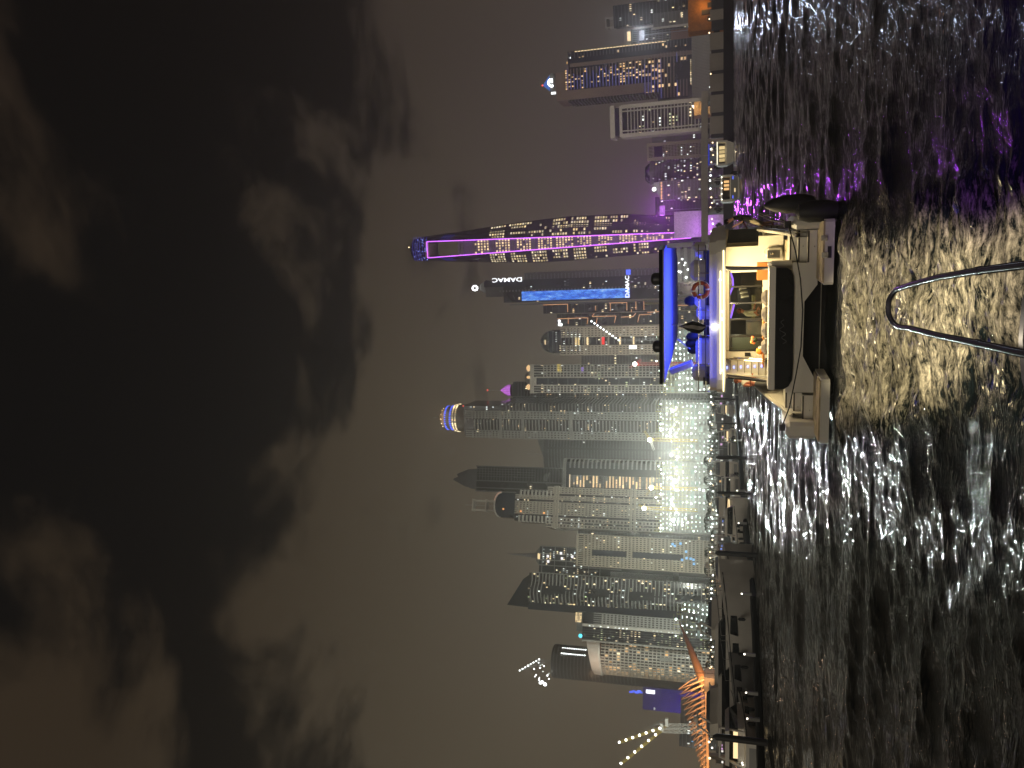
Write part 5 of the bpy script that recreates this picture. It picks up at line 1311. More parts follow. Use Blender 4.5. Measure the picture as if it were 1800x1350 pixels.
def motor_boat(name, label, x, y, rz, L_, Bm, style, hullm, seed, lit=0, tall=1.0):
    rnd = random.Random(seed); r = thing(name, label, 'boat', (x, y, 0), rz, 'boats moored along the floating dock')
    hs, hb = (.075 * L_ + .3) * tall, (.12 * L_ + .45) * tall
    MB().loft(hull_rings(L_, Bm, hs, hb)).build('hull', hullm, r, smooth=True, fix=True)
    MB().prism([(-Bm * .46, -.9), (Bm * .46, -.9), (Bm * .46, 0), (-Bm * .46, 0)], .25, .42).build('swim_platform', hullm, r)
    hc = 1.7 if style != 'open' else .9
    # cabin, tapering forward with raked windscreen
    def ring(z, y0, y1, w0, w1): return [(-w0, y0, z), (w0, y0, z), (w1, y1, z), (w1 * .5, y1 + .5, z), (-w1 * .5, y1 + .5, z), (-w1, y1, z)]
    y0, y1 = L_ * .2, L_ * .66; zt = hs + hc
    zb = hs - .1
    MB().loft([ring(zb, y0, y1, Bm * .40, Bm * .30), ring(zb + hc * .42, y0, y1 - .1 * L_ * .3, Bm * .39, Bm * .28)]).build('cabin_side', gelcoat, r)
    MB().loft([ring(zb + hc * .42 + .003, y0 + .1, y1 - .12 * L_ * .3, Bm * .38, Bm * .27), ring(zb + hc * .85, y0 + .2, y1 - .1 * L_, Bm * .36, Bm * .24)]).build('cabin_window', tint, r)
    MB().loft([ring(zb + hc * .85 + .003, y0 - L_ * .05, y1 - .09 * L_, Bm * .40, Bm * .26), ring(zt, y0 - L_ * .05, y1 - .12 * L_, Bm * .38, Bm * .22)]).build('cabin_roof', gelcoat, r)
    if style == 'fly':
        MB().loft([ring(zt + .003, y0 + .02 * L_, y1 - .17 * L_, Bm * .34, Bm * .2), ring(zt + .75, y0, y1 - .2 * L_, Bm * .37, Bm * .22)]).build('flybridge', gelcoat, r)
        a = MB()
        for s in (-1, 1): a.tube([(s * Bm * .36, y0 + .2, zt + .6), (s * Bm * .3, y0 + .9, zt + 1.9)], .09, 5)
        a.bx(-Bm * .32, Bm * .32, y0 + .6, y0 + 1.4, zt + 1.86, zt + 2.0); a.build('radar_arch', gelcoat, r)
        MB().lathe([(.3, 0), (.3, .2), (.1, .32)], 10, (0, y0 + 1, zt + 2.0)).build('radar_dome', gelcoat, r)
        MB().loft([ring(zt + .76, y0 + .3, y1 - .22 * L_, Bm * .3, Bm * .2), ring(zt + 1.1, y0 + .5, y1 - .24 * L_, Bm * .2, Bm * .15)]).build('canvas_cover', canvas, r)
    if style == 'sport':
        a = MB()
        for s in (-1, 1): a.tube([(s * Bm * .40, y0 - .6, hs), (s * Bm * .33, y0 + .3, zt + .5)], .1, 5)
        a.bx(-Bm * .34, Bm * .34, y0 + .1, y0 + .6, zt + .42, zt + .54); a.build('radar_arch', gelcoat, r)
    # bow rail
    q = MB()
    for s in (-1, 1):
        P = []
        for i in range(7):
            t = .5 + .48 * i / 6; k = max(.02, 1 - ((t - .5) / .5) ** 2.2); P.append((s * Bm / 2 * k * .95, L_ * t, hs + (hb - hs) * t ** 1.5 + .6))
        q.tube(P, .03, 4)
        for p in P[::2]: q.tube([p, (p[0], p[1], p[2] - .65)], .025, 4)
    q.build('bow_rail', chrome, r)
    for s in (-1, 1):
        w = MB(); w.tube([(s * Bm / 2 * (1 if t < .5 else max(.02, 1 - ((t - .5) / .5) ** 2.2)) * (.92 + .08 * min(1, t * 3)) * .99, L_ * t, (hs + (hb - hs) * t ** 1.5) * .93) for t in [k / 10 for k in range(10)]], .05, 4); w.build('rubbing_strake', bpy.data.materials['rubber_black'], r)
    # hull windows on both sides
    for s in (-1, 1):
        w = MB()
        for (ta, tb) in ((.34, .46), (.5, .62)):
            def hwf(t): k = 1 if t < .5 else 1 - ((t - .5) / .5) ** 2.2; return Bm / 2 * k * .985
            ha = hs + (hb - hs) * ta ** 1.5
            w.add([(s * hwf(ta) + s * .03, L_ * ta, ha * .62), (s * hwf(tb) + s * .03, L_ * tb, ha * .66), (s * hwf(tb) + s * .03, L_ * tb, ha * .88), (s * hwf(ta) + s * .03, L_ * ta + .2, ha * .9)], [(0, 1, 2, 3)])
        w.build('hull_window', tint, r)
    for k in range(3): MB().lathe([(.02, -.4), (.16, -.25), (.16, .25), (.02, .4)], 8, (Bm / 2 + .12, L_ * (.2 + .2 * k), hs * .6)).build('fender', rubber, r, smooth=True)
    q = MB(); q.bx(-Bm * .33, Bm * .33, -.02, .0, .5, hs * .8); q.build('transom_door', gelcoat2, r)
    for k in range(lit):
        MB().ball((rnd.uniform(-Bm * .4, Bm * .4), rnd.uniform(-.1, L_ * .18), rnd.uniform(.8, hs + 1.2)), rnd.uniform(.05, .09), 5).build('deck_lamp', boat_lamp, r)
    if lit > 1:
        MB().bx(-Bm * .3, Bm * .3, y0 + .06, y0 + .09, zb + .7, zb + 1.1).build('lit_saloon', win_warm, r)
    MB().tube([(0, L_ * .3, zt), (0, L_ * .29, zt + 2.6)], .03, 4).build('antenna', steel, r)
    return r
# (photo px of waterline, py, heading deg (0 = bow away), length, beam, style, hull, lit, label)
boats = [(1289, 722, 8, 12, 4.2, 'fly', gelcoat2, 2, 'small grey flybridge boat just left of the white yacht, dark windows'),
         (1294, 765, -8, 11, 4.0, 'sport', gelcoat, 3, 'white sports cruiser with a cluster of deck lamps by thin pile'),
         (1296, 792, 10, 10, 3.8, 'open', gelcoat2, 1, 'grey low cruiser covered at the stern, near the thick pile'),
         (1300, 828, 4, 12, 4.2, 'fly', gelcoat, 1, 'white flybridge boat with rounded bow left of thick pile'),
         (1303, 855, 0, 11, 4.0, 'sport', gelcoat, 1, 'white sports boat with broad plain transom in middle of row'),
         (1306, 893, -4, 13, 4.8, 'fly', gelcoat, 2, 'large white flybridge boat with flat stern and lit saloon'),
         (1311, 940, 6, 10, 3.8, 'open', gelcoat2, 1, 'low grey boat with a single amber lamp at its stern'),
         (1315, 962, 150, 11, 3.6, 'sport', gelcoat, 0, 'boat with shiny dark wraparound windscreen, bow toward the water'),
         (1320, 1008, 5, 12, 4.4, 'fly', gelcoat, 1, 'white flybridge boat with dark side bays left of pile'),
         (1323, 1040, 2, 11, 4.2, 'sport', gelcoat, 3, 'broad white cruiser with small dark lettering marks on transom'),
         (1328, 1092, 62, 14, 4.6, 'fly', gelcoat, 2, 'long white yacht moored broadside with almond hull window'),
         (1334, 1185, 72, 17, 4.8, 'sport', gelcoat, 1, 'long low white yacht broadside with pair of dark hull windows'),
         (1338, 1268, 58, 14, 4.6, 'fly', gelcoat2, 1, 'grey flybridge yacht broadside near left dock pile'),
         (1341, 1345, 20, 12, 4.2, 'sport', gelcoat, 2, 'white cruiser cut by the left photo edge beyond the pile')]
for i, (px, py, hd, L_, Bm, st, hm, lit, lab) in enumerate(boats):
    p = onz(px, py, 0)
    rz = R(-hd) - math.atan2(p.x, p.y) * .5
    if hd in (62, 72, 58): off = Vector((L_ * .4, 3.0, 0))
    elif hd == 150: off = Vector((0, L_ * .9, 0))
    else: off = Vector((0, 0, 0))
    motor_boat('moored_motorboat', lab, p.x - (off.x if hd in (62, 72, 58) else 0), p.y + off.y, rz, L_, Bm, st, hm, 700 + i, lit, 1.5 if hd in (62, 72, 58) else 1.15)
# dock pedestals with lamps
for i in range(9):
    py = 712 + i * 70 + rnd.uniform(-30, 30); k = min(len(dl) - 2, 0)
    q = onz(1298 + (py - 690) * .068, py, .5); q = Vector((q.x, q.y + .8, .55))
    t = thing('dock_pedestal', 'small lit service pedestal on the floating dock below the %s' % near(py), 'pedestal', q, 0, 'service pedestals along the dock')
    MB().bx(-.12, .12, -.12, .12, 0, .8).build('post', gelcoat2, t); MB().ball((0, -.02, .92), rnd.uniform(.05, .09), 6).build('lamp_head', boat_lamp, t)
# the two passenger yachts by the right hand shore
def passenger_yacht(name, label, px, pyc, D, w, lit):
    p = onz(px, pyc, 0); r = thing(name, label, 'boat', (p.x, p.y, 0), -math.atan2(p.x, p.y) + R(3))
    s = w / 6.2
    MB().loft(hull_rings(22 * s, 6.2 * s, 1.9 * s, 3 * s)).build('hull', gelcoat, r, smooth=True, fix=True)
    z1 = 1.9 * s; hw = 2.9 * s
    MB().bx(-hw, hw, 3.2 * s, 14 * s, z1, z1 + .25).build('main_deck', gelcoat, r)
    MB().bx(-hw, hw, .8 * s, 14 * s, z1 + 2.1 * s, z1 + 2.45 * s).build('upper_deck', gelcoat, r)
    for sx in (-1, 1): MB().bx(sx * hw - .25 * s, sx * hw + .25 * s, 1 * s, 13 * s, z1 - .4, z1 + 2.1 * s).build('side_wing', gelcoat, r)
    MB().bx(-hw * .78, hw * .78, 4.6 * s, 13.5 * s, z1 + .25, z1 + 2.05 * s).build('saloon', M('saloon_dark_%s' % name, (.1, .09, .07), .5), r)
    if lit:
        for k in range(4): MB().bx(-hw * .7 + k * hw * .36, -hw * .7 + k * hw * .36 + hw * .28, 4.5 * s, 4.58 * s, z1 + .4, z1 + 1.8 * s).build('lit_window', E('saloon_lit_%d' % k, (1, .75, .35), .6 + .3 * (k % 2)), r)
        MB().bx(-hw, hw, .78 * s, .8 * s - .01, z1 + 2.15 * s, z1 + 2.4 * s).build('led_fascia', E('white_led', (1, .93, .7), 1.4), r)
        MB().bx(-hw * .9, hw * .9, 2 * s, 10 * s, z1 + 4.4 * s, z1 + 4.55 * s).build('hardtop', E('blue_glow_hardtop', (.06, .1, 1), .5), r)  # the slab itself glows, standing for blue light on it
        lamp('cockpit_glow', 'POINT', (0, 2.6 * s, z1 + 1.9 * s), 60, (1, .85, .5), .1, parent=r)
    else:
        MB().bx(-hw * .92, hw * .92, -.05, .02, .35, z1 + .1).build('transom_panel', gelcoat2, r)
        MB().bx(-hw * .35, -hw * .05, -.1, -.06, z1 * .5, z1 * .62).build('transom_lamp', win_warm, r)
        for k in range(3): MB().bx(-hw * .1 + k * hw * .3, -hw * .1 + k * hw * .3 + hw * .2, 4.5 * s, 4.58 * s, z1 + .4, z1 + 1.7 * s).build('lit_window', bpy.data.materials['lit_room_amber'], r)
        MB().bx(-hw * .9, hw * .9, 3 * s, 9 * s, z1 + 4.2 * s, z1 + 4.35 * s).build('hardtop', gelcoat2, r)
        q = MB()
        for k in range(5): q.ball((hw * (-.9 + .45 * k), .5 * s, z1 + 2.2 * s), .13 * s, 5)
        q.build('deck_lamp', boat_lamp, r)
        for sx in (-.75, .8): MB().bx(hw * sx - .3, hw * sx + .3, -.12, -.08, z1 * .75, z1 * .85).build('blue_lamp', led_blue, r)
    for sx in (-1, 1):
        for yy in (3, 9): MB().tube([(sx * hw * .85, yy * s, z1 + 2.4 * s), (sx * hw * .85, yy * s, z1 + 4.4 * s)], .08 * s, 5).build('hardtop_post', gelcoat, r)
    q = MB()
    for sx in (-1, 1): q.tube([(sx * hw * .95, 1 * s, z1 + 3.3 * s), (sx * hw * .95, 12 * s, z1 + 3.3 * s)], .04, 4)
    q.tube([(-hw * .95, 1 * s, z1 + 3.3 * s), (hw * .95, 1 * s, z1 + 3.3 * s)], .04, 4)
    q.build('deck_rail', chrome, r)
    MB().tube([(0, 7 * s, z1 + 4.4 * s), (0, 7 * s, z1 + 6 * s)], .06, 4).build('mast', gelcoat, r)
    MB().lathe([(.02, -.8), (.4, -.5), (.4, .5), (.02, .8)], 9, (hw + .5, 1.5 * s, 1.0)).build('fender', rubber, r, smooth=True)
    return r
passenger_yacht('passenger_yacht', 'brightly lit white party yacht with glowing blue hardtop near right shore', 1290, 267, 223, 7.2, True)
passenger_yacht('passenger_yacht', 'dim grey party yacht with amber saloon windows, nearer of two by right shore', 1300, 329, 159, 5.2, False)
# long thin jetty at the right shore with two dark piles
jt = thing('jetty', 'thin dark jetty on piles in front of right hand quay', 'jetty', (0, 0, 0))
a_ = onz(1281, 118, 0); b_ = onz(1281, 205, 0)
MB().extr([Vector((a_.x, a_.y, 1.0)), Vector((b_.x, b_.y, 1.0)), Vector((b_.x, b_.y + 3, 1.0)), Vector((a_.x, a_.y + 3, 1.0))], (0, 0, .5)).build('deck', greyc, jt)
for py in (118, 152, 190): p = onz(1283, py, 0); MB().lathe([(.45, -2), (.45, 4.2)], 10, (p.x, p.y, 0)).build('pile', pile_m, jt)
# ------------------------------------------------------------------ water: one sheet, finer towards the viewer
def build_water():
    rows, cols = 1250, 640
    y = 1.2 * (330 / 1.2) ** (np.linspace(0, 1, rows)); u = np.linspace(-1, 1, cols)
    # world-space waves; the grid only decides how finely they are sampled
    Y = np.repeat(y[:, None], cols, 1); X = u[None, :] * (0.80 * Y + 9) + 0.05 * Y
    sp_ = np.maximum(Y * .0046, (0.80 * Y + 9) * .55 * 2 / cols)
    rs = np.random.RandomState(4)
    Zh = np.zeros_like(X); DX = np.zeros_like(X); DY = np.zeros_like(X)
    def spectrum(n, l0, l1, slope, spread, th0):
        for _ in range(n):
            lam = l0 * (l1 / l0) ** rs.rand(); k = 2 * np.pi / lam; th = th0 + rs.randn() * spread; ph = rs.rand() * 6.28
            a = slope / k / math.sqrt(n) * 1.4
            yield lam, k, math.cos(th), math.sin(th), ph, a
    xs, ys = YA.O.x, YA.O.y
    # wake corridor running from the yacht's stern towards the viewer
    hx, hy = YA.n.x, YA.n.y
    along = -((X - xs) * hx + (Y - ys) * hy); across = (X - xs) * hy - (Y - ys) * hx
    across = across - 0.0 * along
    axis = .69 + (Y - 9.3) * .073; across = X - axis
    half = np.maximum(.55, .205 * (Y - 5.2)) + .35 + np.where(across > 0, 1.3 * np.clip((16 - Y) / 6, 0, 1), 0)
    def noise2(x, y, f, seed):
        r = np.random.RandomState(seed); g = r.rand(64, 64); x = x * f; y = y * f
        xi = np.floor(x).astype(int); yi = np.floor(y).astype(int); xf = x - xi; yf = y - yi
        xf = xf * xf * (3 - 2 * xf); yf = yf * yf * (3 - 2 * yf)
        a = g[xi % 64, yi % 64]; b = g[(xi + 1) % 64, yi % 64]; c = g[xi % 64, (yi + 1) % 64]; d = g[(xi + 1) % 64, (yi + 1) % 64]
        return (a * (1 - xf) + b * xf) * (1 - yf) + (c * (1 - xf) + d * xf) * yf
    edge = noise2(X, Y, .35, 5) * 1.6 - .8 + (noise2(X, Y, 1.1, 6) - .5) * .8
    wake = np.clip((half + edge * .7 - np.abs(across)) / 1.5, 0, 1) * np.clip((along - .5) / .9, 0, 1)
    wake = wake * wake * (3 - 2 * wake)
    gust = .55 + .9 * noise2(X, Y, .07, 9)
    far = np.clip((Y - 22) / 50, 0, 1)
    sets = [(34, .22, .8, .13, .8, 1.75, gust), (30, .8, 2.4, .085, .75, 1.7, gust * (1 + .5 * far)), (20, 1.8, 5, .05, .55, 1.55, 1 + 1.6 * far), (7, 5, 9, .045, .25, 1.05, 1.0)]
    for n, l0, l1, sl, spd, th0, amp in sets:
        for lam, k, cx_, sy_, ph, a in spectrum(n, l0, l1, sl, spd, th0):
            fade = np.clip((lam / sp_ - 2.0) / 2.0, 0, 1) * amp
            arg = k * (X * cx_ + Y * sy_) + ph; A = a * fade
            Zh += A * np.sin(arg); DX += -A * .8 * cx_ * np.cos(arg) * -1; DY += -A * .8 * sy_ * np.cos(arg) * -1
    # turbulent churn in the wake
    tz = np.zeros_like(X)
    for f, am, sd in ((.5, .15, 21), (1.0, .12, 22), (2.1, .085, 23), (4.3, .05, 24), (8.5, .028, 25), (15, .013, 26)):
        fade = np.clip(((1 / f) / sp_ - 2) / 2, 0, 1)
        # stretched across the direction of travel
        nA = noise2(X * .6, Y * 2.0, f, sd); nB = noise2(X * 1.3 + 7, Y * .9 + 3, f * .83, sd + 40)
        tz += am * fade * (np.abs(2 * nA - 1) * -1.2 + .6 + (nB - .5))
    decay = np.exp(-np.clip(along, 0, 99) / 30)
    Zh = Zh * (1 - .35 * wake) + tz * wake * (1.15 * decay + .2)
    side = 1 - .55 * np.clip((across - half + 1.6) / 1.2, 0, 1) * np.clip((17 - Y) / 4, 0, 1)
    foam = side * wake * (.35 + .65 * decay) * np.clip(.70 + 1.2 * (noise2(X, Y * 1.6, .9, 31) * .5 + noise2(X, Y * 1.5, 2.7, 32) * .5 - .28) + tz * 2.0, 0, 1)
    co = np.stack([X + DX, Y + DY, Zh], -1).reshape(-1, 3).astype(np.float32)
    i = np.arange(rows * cols).reshape(rows, cols)
    q = np.stack([i[:-1, :-1], i[:-1, 1:], i[1:, 1:], i[1:, :-1]], -1).reshape(-1, 4)
    me = bpy.data.meshes.new('water'); me.vertices.add(len(co)); me.vertices.foreach_set('co', co.ravel())
    me.loops.add(q.size); me.loops.foreach_set('vertex_index', q.ravel().astype(np.int32)); me.polygons.add(len(q))
    me.polygons.foreach_set('loop_start', np.arange(0, q.size, 4, dtype=np.int32)); me.polygons.foreach_set('loop_total', np.full(len(q), 4, dtype=np.int32))
    me.polygons.foreach_set('use_smooth', [True] * len(q)); me.update(calc_edges=True)
    at_ = me.attributes.new('foam', 'FLOAT', 'POINT'); at_.data.foreach_set('value', foam.reshape(-1).astype(np.float32))
    m = bpy.data.materials.new('night_water'); m.use_nodes = True; nt = m.node_tree; n = nt.nodes; L = nt.links
    b = n['Principled BSDF']; b.inputs['Base Color'].default_value = (.004, .006, .007, 1); b.inputs['Roughness'].default_value = .04; b.inputs['IOR'].default_value = 1.333; b.inputs['Specular IOR Level'].default_value = .25
    tc = n.new('ShaderNodeTexCoord'); mp = n.new('ShaderNodeMapping'); mp.inputs['Scale'].default_value = (.6, 1.5, 1); L.new(tc.outputs['Object'], mp.inputs[0])
    n1 = n.new('ShaderNodeTexNoise'); n1.inputs['Scale'].default_value = 5.5; n1.inputs['Detail'].default_value = 5; n1.inputs['Roughness'].default_value = .6; L.new(mp.outputs[0], n1.inputs['Vector'])
    n2 = n.new('ShaderNodeTexNoise'); n2.inputs['Scale'].default_value = 1.3; n2.inputs['Detail'].default_value = 4; L.new(mp.outputs[0], n2.inputs['Vector'])
    ad = n.new('ShaderNodeMath'); ad.operation = 'MULTIPLY_ADD'; ad.inputs[1].default_value = .45; L.new(n1.outputs['Fac'], ad.inputs[0]); L.new(n2.outputs['Fac'], ad.inputs[2])
    n5 = n.new('ShaderNodeTexNoise'); n5.inputs['Scale'].default_value = 17; n5.inputs['Detail'].default_value = 3; L.new(mp.outputs[0], n5.inputs['Vector'])
    ad2 = n.new('ShaderNodeMath'); ad2.operation = 'MULTIPLY_ADD'; ad2.inputs[1].default_value = .16; L.new(n5.outputs['Fac'], ad2.inputs[0]); L.new(ad.outputs[0], ad2.inputs[2])
    bp = n.new('ShaderNodeBump'); bp.inputs['Strength'].default_value = 1.0; bp.inputs['Distance'].default_value = WATER_BUMP; L.new(ad2.outputs[0], bp.inputs['Height']); L.new(bp.outputs[0], b.inputs['Normal'])
    fo = n.new('ShaderNodeBsdfPrincipled'); fo.inputs['Roughness'].default_value = .55; fo.inputs['Base Color'].default_value = (.55, .50, .38, 1)
    bp2 = n.new('ShaderNodeBump'); bp2.inputs['Strength'].default_value = 1.0; bp2.inputs['Distance'].default_value = .16
    n4 = n.new('ShaderNodeTexNoise'); n4.inputs['Scale'].default_value = 7.5; n4.inputs['Detail'].default_value = 6; n4.inputs['Roughness'].default_value = .7; L.new(mp.outputs[0], n4.inputs['Vector'])
    L.new(n4.outputs['Fac'], bp2.inputs['Height']); L.new(bp2.outputs[0], fo.inputs['Normal'])
    at2 = n.new('ShaderNodeAttribute'); at2.attribute_name = 'foam'
    n3 = n.new('ShaderNodeTexNoise'); n3.inputs['Scale'].default_value = 6.5; n3.inputs['Detail'].default_value = 8; n3.inputs['Roughness'].default_value = .78; n3.inputs['Distortion'].default_value = .15; L.new(mp.outputs[0], n3.inputs['Vector'])
    s = n.new('ShaderNodeMath'); s.operation = 'SUBTRACT'; s.inputs[1].default_value = .565; L.new(n3.outputs['Fac'], s.inputs[0])
    s2 = n.new('ShaderNodeMath'); s2.operation = 'MULTIPLY_ADD'; s2.inputs[1].default_value = 5.0; L.new(s.outputs[0], s2.inputs[0]); L.new(at2.outputs['Fac'], s2.inputs[2])
    s3 = n.new('ShaderNodeMath'); s3.operation = 'MULTIPLY'; s3.use_clamp = True; L.new(s2.outputs[0], s3.inputs[0]); L.new(at2.outputs['Fac'], s3.inputs[1])
    mx = n.new('ShaderNodeMixShader'); L.new(s3.outputs[0], mx.inputs[0]); L.new(b.outputs[0], mx.inputs[1]); L.new(fo.outputs[0], mx.inputs[2])
    L.new(mx.outputs[0], n['Material Output'].inputs['Surface'])
    me.materials.append(m)
    o = link('water', me); tag(o, kind='structure', label='dark choppy marina water with a churned wake')
WATER_BUMP = .085
BOW_POWER = 38000; HAZE_D = 0.00036
# ------------------------------------------------------------------ people
skin = M('skin', (.45, .25, .17), .6); skin_red = M('sunburnt_skin', (.55, .2, .12), .6)
cl_black = M('black_cloth', (.012, .012, .014), .9); cl_beige = M('beige_cloth', (.5, .42, .3), .9); cl_white = M('white_cloth', (.7, .66, .56), .9)
cl_grey = M('grey_cloth', (.12, .12, .12), .9); hair_d = M('dark_hair', (.012, .01, .008), .7); hair_r = M('auburn_hair', (.2, .06, .03), .7)
def person(label, J, mats, zones, parent_loc, rz, hair=None, face=(0, -1, 0), group=None):
    """one continuous skinned body. J: joint positions; mats: materials; zones: bone -> material index"""
    B = [('pelvis', 'spine'), ('spine', 'chest'), ('chest', 'neck'), ('neck', 'skull'), ('skull', 'crown_'),
         ('chest', 'shL'), ('shL', 'elL'), ('elL', 'wrL'), ('wrL', 'paL'), ('chest', 'shR'), ('shR', 'elR'), ('elR', 'wrR'), ('wrR', 'paR'),
         ('pelvis', 'hiL'), ('hiL', 'knL'), ('knL', 'anL'), ('anL', 'toL'), ('pelvis', 'hiR'), ('hiR', 'knR'), ('knR', 'anR'), ('anR', 'toR')]
    rad = dict(pelvis=.15, spine=.14, chest=.155, neck=.058, skull=.088, crown_=.075, sh=.075, el=.046, wr=.031, pa=.034, hi=.105, kn=.066, an=.043, to=.034)
    J = {k: Vector(v) for k, v in J.items()}
    J['crown_'] = J['skull'] + (J['skull'] - J['neck']).normalized() * .10
    for s in 'LR':
        J['pa' + s] = J['wr' + s] + (J['wr' + s] - J['el' + s]).normalized() * .075
        if 'to' + s not in J: J['to' + s] = J['an' + s] + Vector(face).normalized() * .19 + Vector((0, 0, -.05))
    names = list(J); idx = {k: i for i, k in enumerate(names)}
    vs_ = [J[k] for k in names]; es = [(idx[a], idx[b]) for a, b in B]; rr = []
    for k in names: rr.append(rad.get(k, rad.get(k[:2], .05)))
    for s in 'LR':
        d = (J['pa' + s] - J['wr' + s]).normalized(); side = d.cross(Vector((0, 0, 1)))
        side = side.normalized() if side.length > .1 else Vector((1, 0, 0)); nrm = d.cross(side)
        for f, (o, ln) in enumerate(((-.03, .07), (-.01, .085), (.012, .078), (.032, .06), (-.05, .05))):
            a = J['pa' + s] + side * o * .9 - (d * .05 if f == 4 else Vector()); b1 = a + d * ln * .55 + side * (o * .5 if f == 4 else 0); c = b1 + d * ln * .4 + nrm * .025
            i0 = len(vs_); vs_ += [a, b1, c]; rr += [.013, .011, .008]; es += [(idx['pa' + s], i0), (i0, i0 + 1), (i0 + 1, i0 + 2)]
    me = bpy.data.meshes.new('person'); me.from_pydata(vs_, es, []); o = bpy.data.objects.new('tmp_body', me); COL.objects.link(o)
    md = o.modifiers.new('skin', 'SKIN'); md.use_smooth_shade = True
    for i, sv in enumerate(me.skin_vertices[0].data): sv.radius = (rr[i], rr[i]); sv.use_root = (i == idx['pelvis'])
    o.modifiers.new('sub', 'SUBSURF').levels = 1
    dg = bpy.context.evaluated_depsgraph_get(); m2 = bpy.data.meshes.new_from_object(o.evaluated_get(dg)); bpy.data.objects.remove(o)
    for m in mats: m2.materials.append(m)
    segs = [(J[a], J[b], zones.get(b, 0)) for a, b in B]
    for p in m2.polygons:
        c = p.center; best = 9; mi = 0
        for a, b, z in segs:
            ab = b - a; t = max(0, min(1, (c - a).dot(ab) / max(ab.length_squared, 1e-6))); q = (a + ab * t - c).length
            if q < best: best = q; mi = z
        p.material_index = mi; p.use_smooth = True
    r = link('person', m2); r.location = parent_loc; r.rotation_euler = (0, 0, rz); tag(r, label, 'person', group)
    f = Vector(face).normalized(); hd = J['skull'] + (J['crown_'] - J['skull']) * .35; up = (J['crown_'] - J['skull']).normalized(); sd = f.cross(up)
    if hair is not None:
        h = MB(); h.ball(hd - f * .022 + up * .028, .104, 10); hb = h.build('hair', hair, r, smooth=True)
    MB().add([hd + f * .085 + up * .01, hd + f * .085 - up * .035 + sd * .014, hd + f * .085 - up * .035 - sd * .014, hd + f * .118 - up * .03], [(0, 1, 3), (0, 3, 2), (1, 2, 3), (0, 2, 1)]).build('nose', mats[0], r)
    for s in (-1, 1):
        MB().ball(hd + f * .088 + sd * .034 * s + up * .012, .011, 5).build('eye', hair_d, r); MB().ball(hd + sd * .092 * s - up * .008, .022, 5).build('ear', mats[0], r)
    MB().ball(hd + f * .09 - up * .058, .016, 5, sz=.4).build('mouth', skin_red, r)
    return r

